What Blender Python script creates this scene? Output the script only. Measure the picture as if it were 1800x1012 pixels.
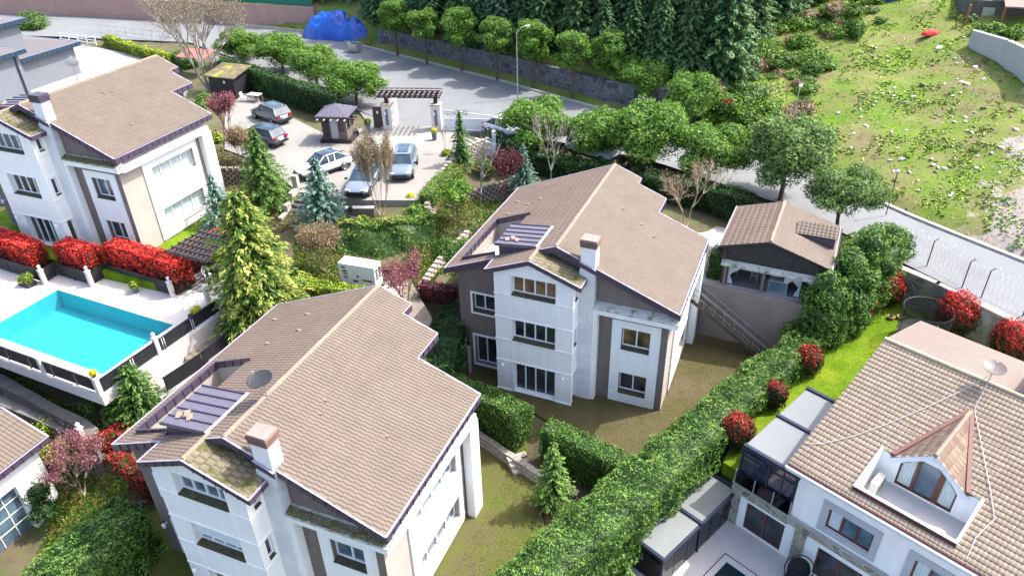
import bpy, bmesh, math, random
import numpy as np
from mathutils import Vector, Matrix, noise
R = math.radians
for o in list(bpy.data.objects): bpy.data.objects.remove(o)
SC = bpy.context.scene
COL = SC.collection
# ---------------------------------------------------------------- camera (a drone at 28.7 m)
CF, PITCH, ROLL, CH = 1304.094, R(32.508), R(-1.387), 28.70
fwd = Vector((0, math.cos(PITCH), -math.sin(PITCH))); rt = Vector((1, 0, 0)); upv = rt.cross(fwd)
RV = rt*math.cos(ROLL) + upv*math.sin(ROLL); UV = -rt*math.sin(ROLL) + upv*math.cos(ROLL)
CAMP = Vector((0, 0, CH))
cam = bpy.data.cameras.new('camera'); co = bpy.data.objects.new('camera', cam); COL.objects.link(co)
co.matrix_world = Matrix(((RV.x, UV.x, -fwd.x, 0), (RV.y, UV.y, -fwd.y, 0), (RV.z, UV.z, -fwd.z, CH), (0, 0, 0, 1)))
cam.sensor_fit = 'HORIZONTAL'; cam.sensor_width = 36; cam.lens = CF/1800*36; cam.clip_start = .5; cam.clip_end = 1500
SC.camera = co
# ---------------------------------------------------------------- world and sun
SUN_EL, SUN_DIR = R(53.5), Vector((.961, .276, 0)).normalized()
W = bpy.data.worlds.new('World'); SC.world = W; W.use_nodes = True
nt = W.node_tree; sky = nt.nodes.new('ShaderNodeTexSky'); sky.sky_type = 'NISHITA'; sky.sun_disc = False; sky.dust_density = 3.5; sky.ozone_density = .5; sky.air_density = .85
sky.sun_elevation = SUN_EL; sky.sun_rotation = math.atan2(SUN_DIR.x, SUN_DIR.y)
nt.links.new(sky.outputs[0], nt.nodes['Background'].inputs[0]); nt.nodes['Background'].inputs[1].default_value = .15
sl = bpy.data.lights.new('sun', 'SUN'); sl.energy = 2.1; sl.angle = R(.5); sl.color = (1, .97, .93)
so = bpy.data.objects.new('sun', sl); COL.objects.link(so)
sd = Vector((SUN_DIR.x*math.cos(SUN_EL), SUN_DIR.y*math.cos(SUN_EL), math.sin(SUN_EL)))
so.rotation_euler = sd.to_track_quat('Z', 'Y').to_euler(); so.location = (60, 30, 90)
SC.view_settings.view_transform = 'Standard'; SC.view_settings.look = 'None'; SC.view_settings.exposure = 1.86; SC.view_settings.gamma = 1
SC.cycles.max_bounces = 6; SC.cycles.transparent_max_bounces = 6
# ---------------------------------------------------------------- survey helper: where a sight line meets a level
def ray(x, y): return (fwd + RV*((x-900)/CF) - UV*((y-506)/CF))
def at(x, y, z):
    d = ray(x, y); t = (z-CH)/d.z; return CAMP + d*t
def P2(x, y, z): p = at(x, y, z); return (p.x, p.y)
def hit(x, y, zf):
    d = ray(x, y).normalized(); t = 30.
    while t < 260:
        p = CAMP + d*t; e = p.z - zf(p.x, p.y)
        if e <= .03: break
        t += max(.08, e*.6)
    return p
rnd = random.Random(7)
# ---------------------------------------------------------------- object helpers
def link(name, me, mat=None, parent=None):
    o = bpy.data.objects.new(name, me); COL.objects.link(o)
    if mat is not None and me is not None and not me.materials: me.materials.append(mat)
    if parent is not None: o.parent = parent
    return o
def tag(o, label, cat, group=None):
    o['label'] = label; o['category'] = cat
    if group: o['group'] = group
    return o
def thing(name, label, cat, loc=(0, 0, 0), rz=0, group=None):
    o = bpy.data.objects.new(name, None); COL.objects.link(o); o.location = loc; o.rotation_euler = (0, 0, rz)
    o.empty_display_size = .3
    return tag(o, label, cat, group)
def kids(o): return [c for c in o.children]
def copy_tree(o, parent=None, loc=None, rz=None, label=None, scale=None):
    c = o.copy(); COL.objects.link(c)
    if parent is not None: c.parent = parent
    if loc is not None: c.location = loc
    if rz is not None: c.rotation_euler = (0, 0, rz)
    if scale is not None: c.scale = scale
    if label: c['label'] = label
    for k in kids(o): copy_tree(k, c)
    return c
class MB:
    def __init__(s): s.v = []; s.f = []; s.smooth = False
    def add(s, vs, fs):
        n = len(s.v); s.v += [tuple(v) for v in vs]; s.f += [tuple(i+n for i in f) for f in fs]; return s
    def box(s, x0, x1, y0, y1, z0, z1):
        return s.add([(x0,y0,z0),(x1,y0,z0),(x1,y1,z0),(x0,y1,z0),(x0,y0,z1),(x1,y0,z1),(x1,y1,z1),(x0,y1,z1)],
                     [(0,3,2,1),(4,5,6,7),(0,1,5,4),(1,2,6,5),(2,3,7,6),(3,0,4,7)])
    def cbox(s, c, sx, sy, sz, rz=0, tilt=0):
        m = Matrix.Translation(c) @ Matrix.Rotation(rz, 4, 'Z') @ Matrix.Rotation(tilt, 4, 'X')
        vs = [m @ Vector((a*sx/2, b*sy/2, d*sz/2)) for d in (-1,1) for a, b in ((-1,-1),(1,-1),(1,1),(-1,1))]
        return s.add(vs, [(0,3,2,1),(4,5,6,7),(0,1,5,4),(1,2,6,5),(2,3,7,6),(3,0,4,7)])
    def bar(s, p0, p1, w, h, up=(0,0,1)):
        p0, p1 = Vector(p0), Vector(p1); d = (p1-p0).normalized(); up = Vector(up)
        sx = d.cross(up)
        if sx.length < 1e-4: sx = d.cross(Vector((1,0,0)))
        sx.normalize(); u = sx.cross(d).normalized()
        vs = [p + sx*(a*w/2) + u*(b*h/2) for p in (p0, p1) for a, b in ((-1,-1),(1,-1),(1,1),(-1,1))]
        return s.add(vs, [(0,1,2,3),(7,6,5,4),(0,4,5,1),(1,5,6,2),(2,6,7,3),(3,7,4,0)])
    def poly(s, pts): return s.add(pts, [tuple(range(len(pts)))])
    def prism(s, pts, z0, z1):
        n = len(pts)
        if sum(pts[i][0]*pts[(i+1)%n][1]-pts[(i+1)%n][0]*pts[i][1] for i in range(n)) < 0: pts = pts[::-1]
        z0s = z0 if isinstance(z0, (list,tuple)) else [z0]*n; z1s = z1 if isinstance(z1, (list,tuple)) else [z1]*n
        vs = [(p[0],p[1],z) for p, z in zip(pts,z0s)] + [(p[0],p[1],z) for p, z in zip(pts,z1s)]
        return s.add(vs, [tuple(range(n))[::-1], tuple(range(n,2*n))] + [(i,(i+1)%n,n+(i+1)%n,n+i) for i in range(n)])
    def cyl(s, x, y, z0, z1, r0, r1=None, n=10, cap=True):
        r1 = r0 if r1 is None else r1
        vs = [(x+r*math.cos(2*math.pi*i/n), y+r*math.sin(2*math.pi*i/n), z) for r, z in ((r0,z0),(r1,z1)) for i in range(n)]
        fs = [(i,(i+1)%n,n+(i+1)%n,n+i) for i in range(n)]
        if cap: fs += [tuple(range(n))[::-1], tuple(range(n,2*n))]
        return s.add(vs, fs)
    def lathe(s, x, y, prof, n=14):
        vs = []; fs = []
        for r, z in prof: vs += [(x+r*math.cos(2*math.pi*i/n), y+r*math.sin(2*math.pi*i/n), z) for i in range(n)]
        for k in range(len(prof)-1): fs += [(k*n+i, k*n+(i+1)%n, (k+1)*n+(i+1)%n, (k+1)*n+i) for i in range(n)]
        fs += [tuple(range(n))[::-1], tuple(range((len(prof)-1)*n, len(prof)*n))]
        return s.add(vs, fs)
    def tube(s, pts, rs, n=6):
        pts = [Vector(p) for p in pts]
        if not isinstance(rs, (list,tuple)): rs = [rs]*len(pts)
        vs = []; fs = []; pu = None
        for k, p in enumerate(pts):
            d = (pts[min(k+1,len(pts)-1)] - pts[max(k-1,0)]).normalized()
            a = d.cross(Vector((0,0,1)) if abs(d.z) < .95 else Vector((1,0,0))).normalized()
            if pu is not None:
                b = pu - d*pu.dot(d)
                if b.length > 1e-3: a = b.normalized()
            pu = a; b = d.cross(a)
            vs += [p + (a*math.cos(2*math.pi*i/n) + b*math.sin(2*math.pi*i/n))*rs[k] for i in range(n)]
        for k in range(len(pts)-1): fs += [(k*n+i, k*n+(i+1)%n, (k+1)*n+(i+1)%n, (k+1)*n+i) for i in range(n)]
        fs += [tuple(range(n)), tuple(range((len(pts)-1)*n, len(pts)*n))[::-1]]
        return s.add(vs, fs)
    def mesh(s, name='m', smooth=False):
        me = bpy.data.meshes.new(name); me.from_pydata(s.v, [], s.f); me.validate(); me.update()
        if smooth: me.polygons.foreach_set('use_smooth', [True]*len(me.polygons))
        return me
    def build(s, name, mat, parent=None, smooth=False, bevel=0):
        o = link(name, s.mesh(name, smooth), mat, parent)
        if bevel:
            b = o.modifiers.new('b', 'BEVEL'); b.width = bevel; b.segments = 2; b.limit_method = 'ANGLE'
        return o
def npmesh(name, verts, faces, attr=None):
    """verts (n,3) faces (m,4) numpy -> mesh, optional per-face float attribute 'rnd'"""
    me = bpy.data.meshes.new(name); n, m = len(verts), len(faces); k = faces.shape[1]
    me.vertices.add(n); me.vertices.foreach_set('co', np.asarray(verts, np.float32).ravel())
    me.loops.add(m*k); me.loops.foreach_set('vertex_index', np.asarray(faces, np.int32).ravel())
    me.polygons.add(m); me.polygons.foreach_set('loop_start', np.arange(0, m*k, k, dtype=np.int32))
    me.polygons.foreach_set('loop_total', np.full(m, k, np.int32))
    me.update(calc_edges=True)
    if attr is not None:
        a = me.attributes.new('rnd', 'FLOAT', 'FACE'); a.data.foreach_set('value', np.asarray(attr, np.float32))
    return me
# ---------------------------------------------------------------- materials
def newmat(name):
    m = bpy.data.materials.new(name); m.use_nodes = True; b = m.node_tree.nodes['Principled BSDF']; return m, m.node_tree, b
def L(nt, a, b): nt.links.new(a, b)
def nd(nt, t, **kw):
    n = nt.nodes.new('ShaderNode'+t)
    for k, v in kw.items(): setattr(n, k, v)
    return n
def ramp(nt, fac, stops):
    r = nd(nt, 'ValToRGB'); e = r.color_ramp.elements
    while len(e) < len(stops): e.new(.5)
    for el, (p, c) in zip(e, stops): el.position = p; el.color = (*c, 1) if len(c) == 3 else c
    L(nt, fac, r.inputs[0]); return r.outputs[0]
def ntex(nt, scale, detail=4, rough=.6, coord='Object', vec=None, typ='NoiseTexture'):
    t = nd(nt, 'TexCoord'); n = nd(nt, 'Tex'+typ.replace('Texture','')) if False else nd(nt, 'TexNoise')
    n.inputs['Scale'].default_value = scale; n.inputs['Detail'].default_value = detail; n.inputs['Roughness'].default_value = rough
    L(nt, vec if vec is not None else t.outputs[coord], n.inputs['Vector']); return n.outputs['Fac']
def mix(nt, fac, a, b, typ='MIX'):
    m = nd(nt, 'MixRGB', blend_type=typ)
    for i, v in ((0, fac), (1, a), (2, b)):
        if hasattr(v, 'links') or hasattr(v, 'is_linked'): L(nt, v, m.inputs[i])
        else: m.inputs[i].default_value = v if i == 0 else ((*v, 1) if len(v) == 3 else v)
    return m.outputs[0]
def bump(nt, b, h, strength=.3, dist=.02):
    n = nd(nt, 'Bump'); n.inputs['Strength'].default_value = strength; n.inputs['Distance'].default_value = dist
    L(nt, h, n.inputs['Height']); L(nt, n.outputs[0], b.inputs['Normal'])
MATS = {}
def simple(name, col, rough=.7, var=.12, scale=3., metal=0, bmp=.0, coord='Object', fine=None, spec=.4, dirt=None, streak=None):
    """colour varied by two noises so nothing is perfectly even"""
    if name in MATS: return MATS[name]
    m, nt, b = newmat(name); c = Vector(col)
    n = ntex(nt, scale, 6, .65, coord); f = ntex(nt, fine or scale*9, 3, .6, coord)
    c1 = ramp(nt, n, [(.3, tuple(c*(1-var))), (.7, tuple(c*(1+var*.6)))])
    c2 = ramp(nt, f, [(.3, (1-var*.7,)*3), (.7, (1, 1, 1))])
    out = mix(nt, 1., c1, c2, 'MULTIPLY')
    if dirt:
        d = ntex(nt, dirt[1], 8, .75, coord); fa = ramp(nt, d, [(dirt[2], (0,0,0)), (dirt[2]+.12, (1,1,1))]); out = mix(nt, fa, out, dirt[0])
    if streak:   # rain streaks: noise drawn out vertically
        t = nd(nt, 'TexCoord'); mp = nd(nt, 'Mapping'); mp.inputs['Scale'].default_value = (1, 1, .09); L(nt, t.outputs['Object'], mp.inputs[0])
        sn = ntex(nt, streak[1], 5, .7, vec=mp.outputs[0]); out = mix(nt, streak[2], out, ramp(nt, sn, [(.42, streak[0]), (.62, (1,1,1))]), 'MULTIPLY')
    L(nt, out, b.inputs['Base Color']); b.inputs['Roughness'].default_value = rough; b.inputs['Metallic'].default_value = metal
    b.inputs['Specular IOR Level'].default_value = spec
    if bmp: bump(nt, b, f, bmp, .02)
    MATS[name] = m; return m
def tilemat(name, ca, cb, moss=None, lichen=None):
    """tiles: every tile its own tone ('rnd'), weathering patches over them"""
    m, nt, b = newmat(name); a = nd(nt, 'Attribute', attribute_name='rnd')
    c = ramp(nt, a.outputs['Fac'], [(0, tuple(Vector(ca)*.6)), (.10, tuple(Vector(ca)*.95)), (.5, ca), (1, cb)])  # dark end of the ramp paints the shade of grooves and lips
    n = ntex(nt, .7, 6, .7); c = mix(nt, .55, c, ramp(nt, n, [(.3, (.72,.70,.68)), (.62, (1.0,1.0,1.0))]), 'MULTIPLY')
    n2 = ntex(nt, 14, 4, .7); c = mix(nt, .5, c, ramp(nt, n2, [(.35, (.75,.75,.75)), (.6, (1,1,1))]), 'MULTIPLY')
    if moss:
        g = ntex(nt, moss[1], 8, .75); fa = ramp(nt, g, [(moss[2], (0,0,0)), (moss[2]+.1, (1,1,1))]); c = mix(nt, fa, c, moss[0])
    L(nt, c, b.inputs['Base Color']); b.inputs['Roughness'].default_value = .75; b.inputs['Specular IOR Level'].default_value = .25
    bump(nt, b, n2, .25, .01); return m
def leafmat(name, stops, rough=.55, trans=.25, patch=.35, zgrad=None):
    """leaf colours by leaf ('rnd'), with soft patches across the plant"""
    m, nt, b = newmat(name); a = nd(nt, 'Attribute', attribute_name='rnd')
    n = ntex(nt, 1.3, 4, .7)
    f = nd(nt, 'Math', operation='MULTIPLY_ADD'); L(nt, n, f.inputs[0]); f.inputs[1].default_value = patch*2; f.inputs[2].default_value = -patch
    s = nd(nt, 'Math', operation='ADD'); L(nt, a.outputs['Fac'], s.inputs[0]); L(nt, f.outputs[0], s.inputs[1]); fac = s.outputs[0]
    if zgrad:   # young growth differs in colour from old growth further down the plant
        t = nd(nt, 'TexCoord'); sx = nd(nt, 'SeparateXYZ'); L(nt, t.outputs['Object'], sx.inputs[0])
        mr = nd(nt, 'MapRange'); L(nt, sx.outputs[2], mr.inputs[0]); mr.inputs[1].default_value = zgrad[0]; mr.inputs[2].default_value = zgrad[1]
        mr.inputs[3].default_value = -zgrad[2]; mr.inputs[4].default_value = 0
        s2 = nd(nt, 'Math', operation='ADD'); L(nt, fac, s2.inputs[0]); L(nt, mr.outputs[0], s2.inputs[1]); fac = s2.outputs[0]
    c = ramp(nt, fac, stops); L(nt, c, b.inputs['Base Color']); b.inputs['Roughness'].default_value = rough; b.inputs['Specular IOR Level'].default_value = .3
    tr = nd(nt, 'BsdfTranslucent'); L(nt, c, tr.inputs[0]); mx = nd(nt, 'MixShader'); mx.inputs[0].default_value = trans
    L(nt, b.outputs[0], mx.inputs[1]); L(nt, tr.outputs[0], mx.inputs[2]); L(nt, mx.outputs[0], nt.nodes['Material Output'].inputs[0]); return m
def glassmat(name, col=(.03,.035,.04), rough=.04, var=.6):
    m, nt, b = newmat(name); n = ntex(nt, 1.1, 2, .5); c = Vector(col)
    L(nt, ramp(nt, n, [(.35, tuple(c*(1-var))), (.65, tuple(c*(1+var)))]), b.inputs['Base Color'])
    b.inputs['Roughness'].default_value = rough; b.inputs['Specular IOR Level'].default_value = .7; return m
def clearglass(name, tint=(.55,.65,.68), fac=.75):
    m, nt, b = newmat(name); tr = nd(nt, 'BsdfTransparent'); tr.inputs[0].default_value = (*tint, 1)
    g = nd(nt, 'BsdfGlossy'); g.inputs['Roughness'].default_value = .03; fr = nd(nt, 'Fresnel'); fr.inputs[0].default_value = 1.5
    mx = nd(nt, 'MixShader'); L(nt, fr.outputs[0], mx.inputs[0]); L(nt, tr.outputs[0], mx.inputs[1]); L(nt, g.outputs[0], mx.inputs[2])
    L(nt, mx.outputs[0], nt.nodes['Material Output'].inputs[0]); return m
def stonemat(name, scale, cols, mortar, w=.06, stretch=(1,1,1), bmp=.6):
    """crazy-paved stone: voronoi cells with mortar joints"""
    m, nt, b = newmat(name); t = nd(nt, 'TexCoord'); mp = nd(nt, 'Mapping'); mp.inputs['Scale'].default_value = stretch
    L(nt, t.outputs['Object'], mp.inputs[0])
    nz = nd(nt, 'TexNoise'); nz.inputs['Scale'].default_value = 1.6; L(nt, mp.outputs[0], nz.inputs['Vector'])
    mv = nd(nt, 'MixRGB'); mv.inputs[0].default_value = .12; L(nt, mp.outputs[0], mv.inputs[1]); L(nt, nz.outputs['Color'], mv.inputs[2])
    v = nd(nt, 'TexVoronoi'); v.inputs['Scale'].default_value = scale; L(nt, mv.outputs[0], v.inputs['Vector'])
    e = nd(nt, 'TexVoronoi', feature='DISTANCE_TO_EDGE'); e.inputs['Scale'].default_value = scale; L(nt, mv.outputs[0], e.inputs['Vector'])
    sx = nd(nt, 'SeparateColor'); L(nt, v.outputs['Color'], sx.inputs[0])
    k = len(cols); c = ramp(nt, sx.outputs[0], [(i/(k-1), q) for i, q in enumerate(cols)])
    f2 = ntex(nt, 12, 5, .7); c = mix(nt, .6, c, ramp(nt, f2, [(.3, (.6,.6,.6)), (.7, (1,1,1))]), 'MULTIPLY')
    fa = ramp(nt, e.outputs['Distance'], [(w*.6, (0,0,0)), (w, (1,1,1))]); L(nt, mix(nt, fa, mortar, c), b.inputs['Base Color'])
    b.inputs['Roughness'].default_value = .85; bump(nt, b, fa, bmp, .03); return m
# ---------------------------------------------------------------- foliage
def unit(a): return a/np.maximum(np.linalg.norm(a, axis=1, keepdims=True), 1e-9)
def quads(c, nrm, ln, wd, g, jit=.7, tang=None):
    n = len(c); nr = unit(nrm + jit*g.normal(size=(n,3))); t = g.normal(size=(n,3)) if tang is None else tang + .35*g.normal(size=(n,3))
    t = unit(t - nr*np.sum(t*nr, 1, keepdims=True)); b = np.cross(nr, t)
    ln = np.broadcast_to(ln, (n,))[:,None]; wd = np.broadcast_to(wd, (n,))[:,None]
    v = np.stack([c-t*ln/2, c+b*wd/2-t*ln*.05, c+t*ln/2, c-b*wd/2-t*ln*.05], 1).reshape(-1,3)
    return v
def leafmesh(name, vs, rn, core=None):
    V = np.concatenate(vs); Rn = np.concatenate(rn); n = len(V)//4
    F = np.arange(n*4).reshape(-1,4)
    if core is not None:
        cv, cf, cr = core; F = np.concatenate([F, np.asarray(cf)+len(V)]); V = np.concatenate([V, cv]); Rn = np.concatenate([Rn, np.full(len(cf), cr)])
    return npmesh(name, V, F, np.clip(Rn, 0, 1))
def lump(p, s=1., k=0):
    """cheap smooth noise on points, about -1..1"""
    x, y, z = p[:,0]*s, p[:,1]*s, p[:,2]*s
    return (np.sin(1.7*x+2.3*y+k)+np.sin(2.9*y-1.3*z+1.3*k)+np.sin(3.1*z+1.9*x-k)+np.sin(4.3*x-3.7*y+2.1*z+k*2))/3.
def hedge_mesh(pts, w, h, seed=0, dens=130, leaf=.13, rough=.12, batter=.0, lowfade=0, wl=None):
    """clipped hedge along a line of local (x,y,z) points: rounded box section, leaf quads all over, solid core in a dark leaf tone that paints inner shade"""
    g = np.random.default_rng(seed); P = [Vector(p) for p in pts]; vs = []; rn = []; ring = []; w = w if isinstance(w, (list,tuple)) else [w]*len(P); h = h if isinstance(h, (list,tuple)) else [h]*len(P)
    lens = [0]
    for i in range(1, len(P)): lens.append(lens[-1] + (P[i]-P[i-1]).length)
    T = lens[-1]; S = np.array([[*p] for p in P])
    nrms = []
    for i in range(len(P)):
        d = (P[min(i+1,len(P)-1)]-P[max(i-1,0)]); d.z = 0; d.normalize(); nrms.append((-d.y, d.x, 0))
    nrms = np.array(nrms)
    def fr(s):
        c = np.stack([np.interp(s, lens, S[:,k]) for k in range(3)], 1); m = unit(np.stack([np.interp(s, lens, nrms[:,k]) for k in range(3)], 1))
        return c, m, np.interp(s, lens, w), np.interp(s, lens, h)
    def surf(s, q):
        """q in 0..1 walks left foot -> left top -> right top -> right foot"""
        c, m, ww, hh = fr(s); hw = ww/2; per = hh*2+ww; a = q*per; off = np.zeros(len(s)); z = np.zeros(len(s)); nn = np.zeros((len(s),3)); up = np.array([0,0,1.])
        L_ = a < hh; R_ = a > hh+ww; T_ = ~(L_|R_)
        off = np.where(L_, hw, np.where(R_, -hw, hw-(a-hh))); z = np.where(L_, a, np.where(R_, per-a, hh))
        nn[L_] = m[L_]; nn[R_] = -m[R_]; nn[T_] = up
        e = np.clip((z/hh-.8)/.2, 0, 1)*np.clip((np.abs(off)/hw-.7)/.3, 0, 1); off = off*(1-.16*e*e); z = z - .10*e*e*hh*.3
        off = off*(1-batter*z/hh)
        return c + m*off[:,None] + up*z[:,None], nn, z/hh
    area = T*(2*max(h)+max(w)); n = int(area*dens)
    s = g.random(n)*T; q = g.random(n); p, nn, zz = surf(s, q)
    l = lump(p, 1.1, seed)*rough + lump(p, 3.3, seed+3)*rough*.6; p = p + nn*(l + g.normal(0,.035,n))[:,None]
    ln = leaf*g.uniform(.7,1.5,n); vs.append(quads(p, nn, ln, ln*.5, g, .75)); rn.append(.5+.22*l/rough+g.normal(0,.17,n)+.08*(zz>.93))  # hollows get darker leaves, the top lighter ones: shading put into leaf tone
    for e, sg in ((0,-1),(T,1)):   # ends
        c, m, ww, hh = fr(np.array([e])); ne = int(ww[0]*hh[0]*dens); off = g.uniform(-.5,.5,ne)*ww[0]; z = g.random(ne)*hh[0]; d = np.cross(m[0], [0,0,1])*-sg*-1
        dd = P[-1]-P[-2] if sg > 0 else P[0]-P[1]; dd.z = 0; dd.normalize(); dd = np.array([*dd])
        p = c[0] + m[0]*off[:,None]*(1-batter*z/hh[0])[:,None] + np.array([0,0,1.])*z[:,None] ; l = lump(p, 1.3, seed+1)*rough
        p = p + dd*(l+g.normal(0,.03,ne))[:,None]; ln = leaf*g.uniform(.7,1.5,ne)
        vs.append(quads(p, np.tile(dd,(ne,1)), ln, ln*.5, g, .75)); rn.append(.45+.2*l/rough+g.normal(0,.17,ne))
    ns = max(int(T/.4), 2)+1; nq = 12; ss = np.repeat(np.linspace(.08, T-.08, ns), nq); qq = np.tile(np.linspace(0,1,nq), ns); p, nn, _ = surf(ss, qq)
    p = p - nn*(.09+rough*.5) + nn*(lump(p,1.1,seed)*rough)[:,None]
    F = [(i*nq+j, i*nq+j+1, (i+1)*nq+j+1, (i+1)*nq+j) for i in range(ns-1) for j in range(nq-1)]
    for i0 in (0, (ns-1)*nq):
        F += [(i0+j, i0+j+1, i0+nq-2-j, i0+nq-1-j) for j in range(nq//2-1)]
    return leafmesh('hedge', vs, rn, (p, F, .12))
def puffs_mesh(puffs, dens=60, leaf=.2, seed=0, jit=.6, asp=.5, shell=.3, core=.72, droop=0, up=0, lumps=.15):
    """crown made of leaf clumps: puffs = [(x,y,z,rx,rz)]"""
    g = np.random.default_rng(seed); vs = []; rn = []; C = []; CF_ = []; nb = 0
    for k, (x, y, z, rx, rz) in enumerate(puffs):
        n = int(4*math.pi*rx*rz*dens); d = unit(g.normal(size=(n,3))); d[:,2] += up; d = unit(d)
        rr = 1 - shell*g.random(n)**1.6; l = lump(d*rx, 3., seed+k)
        p = d*np.array([rx,rx,rz])*(rr*(1+lumps*l))[:,None] + np.array([x,y,z])
        keep = np.ones(n, bool)
        for j, (a, b, c, r2, r3) in enumerate(puffs):
            if j != k: keep &= (((p[:,0]-a)/r2)**2+((p[:,1]-b)/r2)**2+((p[:,2]-c)/r3)**2) > .62
        p = p[keep]; d = d[keep]; rr = rr[keep]; l = l[keep]; n = len(p)
        tg = None
        if droop: tg = d.copy(); tg[:,2] -= droop
        ln = leaf*g.uniform(.6,1.4,n); vs.append(quads(p, d, ln, ln*asp, g, jit, tg)); rn.append(.15+.5*(rr-1+shell)/shell*1+.12*l+g.normal(0,.15,n))  # leaves darken towards the inside, crown shade put into their tone
        if core:
            m = 8; th = np.linspace(0, math.pi, 6)
            for t in th:
                for i in range(m): C.append((x+rx*core*math.sin(t)*math.cos(i*2*math.pi/m), y+rx*core*math.sin(t)*math.sin(i*2*math.pi/m), z+rz*core*math.cos(t)))
            for a in range(5):
                for i in range(m): CF_.append((nb+a*m+i, nb+a*m+(i+1)%m, nb+(a+1)*m+(i+1)%m, nb+(a+1)*m+i))
            nb += 6*m
    return leafmesh('crown', vs, rn, (np.array(C), np.array(CF_), .1) if core else None)
def conifer_mesh(h, r, seed=0, levels=26, leaf=.22, per=9, z0=.06, droop=.25, power=.85, asp=.36, tip=.45, top=.15, width=.38, lift=.0, n_sp=26, fill=0):
    """tiers of branches carrying sprays: layered, gappy, pointed"""
    g = np.random.default_rng(seed); vs = []; rn = []
    for i in range(levels):
        f = (i+g.uniform(-.35,.35))/levels; f = min(max(f, 0), .985); z = h*(z0+(1-z0)*f); Rr = r*((1-f)**power)*g.uniform(.82,1.14)+top*.3
        nb = max(4, int(per*(.45+.55*(1-f)))); a0 = g.random()*6.28
        for b in range(nb):
            a = a0+6.283*(b+g.uniform(-.3,.3))/nb; Lb = Rr*g.uniform(.72,1.12); n = int(n_sp*(.35+.65*Lb/r)); t = g.random(n)**.7
            side = g.uniform(-1,1,n)*width*Lb*(1.05-t)*(.35+.65*np.minimum(t*3,1)); rad = Lb*t
            zz = z + lift*rad - droop*Lb*t*t + g.normal(0,.04*r/2,n); ca, sa = math.cos(a), math.sin(a)
            p = np.stack([ca*rad-sa*side, sa*rad+ca*side, zz], 1)
            tg = np.stack([ca*np.ones(n)-sa*side/max(Lb,.1)*1.6, sa*np.ones(n)+ca*side/max(Lb,.1)*1.6, lift-droop*2*t], 1)
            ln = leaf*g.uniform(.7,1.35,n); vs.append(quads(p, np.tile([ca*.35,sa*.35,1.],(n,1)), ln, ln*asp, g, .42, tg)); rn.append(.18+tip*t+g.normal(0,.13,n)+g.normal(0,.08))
    core = None
    if fill:
        m = 9; lv = np.linspace(0,.97,12); C = [(r*fill*((1-f)**power)*(.85+.15*math.sin(3*a+9*f))*math.cos(a*2*math.pi/m), r*fill*((1-f)**power)*(.85+.15*math.cos(5*a+7*f))*math.sin(a*2*math.pi/m), h*(z0+(1-z0)*f)) for f in lv for a in range(m)]
        core = (np.array(C), np.array([(k*m+i, k*m+(i+1)%m, (k+1)*m+(i+1)%m, (k+1)*m+i) for k in range(len(lv)-1) for i in range(m)]), .08)  # core in the darkest leaf tone, inner shade put into colour
    # leader
    n = 26; t = g.random(n); p = np.stack([g.normal(0,.05,n)*(1-t), g.normal(0,.05,n)*(1-t), h*(.95+.06*t)], 1); vs.append(quads(p, g.normal(size=(n,3)), leaf*.8, leaf*.25, g, 1, np.tile([0,0,1.],(n,1)))); rn.append(np.full(n,.7))
    return leafmesh('crown', vs, rn, core)
def trunk_mb(h, r0, r1, seed=0, lean=(0,0), limbs=0, limb_from=.4, spread=1.2, n=8):
    rr = random.Random(seed); mb = MB(); pts = [(lean[0]*t*h+.05*h*.2*math.sin(5*t+seed), lean[1]*t*h+.01*h*math.cos(6*t+seed), h*t) for t in (0,.25,.5,.75,1)]
    mb.tube([(pts[0][0],pts[0][1],-.3)]+pts, [r0*1.25]+[r0+(r1-r0)*t for t in (0,.25,.5,.75,1)], n)
    for i in range(limbs):
        t = limb_from+(1-limb_from)*rr.random(); a = 6.28*rr.random(); x, y, z = [pts[0][k]+(pts[-1][k]-pts[0][k])*t for k in range(3)]
        e = (x+spread*math.cos(a)*rr.uniform(.6,1), y+spread*math.sin(a)*rr.uniform(.6,1), z+spread*rr.uniform(.5,1.0)); mid = ((x*.5+e[0]*.5), (y*.5+e[1]*.5), z*.6+e[2]*.4)
        mb.tube([(x,y,z), mid, e], [r1*.75, r1*.5, r1*.2], 5)
    return mb
def branches(mb, p, d, ln, r, depth, rr, n=3, spread=.55, tips=None, up=.15, minr=.006):
    p = Vector(p); d = Vector(d).normalized(); q = p + d*ln*.5 + Vector((rr.uniform(-1,1), rr.uniform(-1,1), 0))*ln*.05; e = p + d*ln + Vector((0,0,1))*ln*up*.3
    mb.tube([p, q, e], [r, r*.85, r*.65], 6 if r > .05 else 4 if r > .02 else 3)
    if depth == 0:
        if tips is not None: tips.append(e)
        return
    for i in range(n):
        ax = Vector((rr.gauss(0,1), rr.gauss(0,1), rr.gauss(0,1))).normalized(); nd_ = (d + ax*spread*rr.uniform(.6,1.3) + Vector((0,0,up))).normalized()
        s = e if i < n-1 or depth > 2 else q
        branches(mb, s, nd_, ln*rr.uniform(.62,.86), max(r*.62, minr), depth-1, rr, n, spread, tips, up, minr)
def bushlet(tips, leaf, g, per=6, rad=.18, asp=.5):
    T = np.array([[*t] for t in tips]); n = len(T)*per; c = np.repeat(T, per, 0)+g.normal(0,rad,(n,3)); ln = leaf*g.uniform(.6,1.4,n)
    return leafmesh('leaves', [quads(c, g.normal(size=(n,3)), ln, ln*asp, g, .5)], [np.clip(g.normal(.5,.25,n),0,1)])
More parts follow.
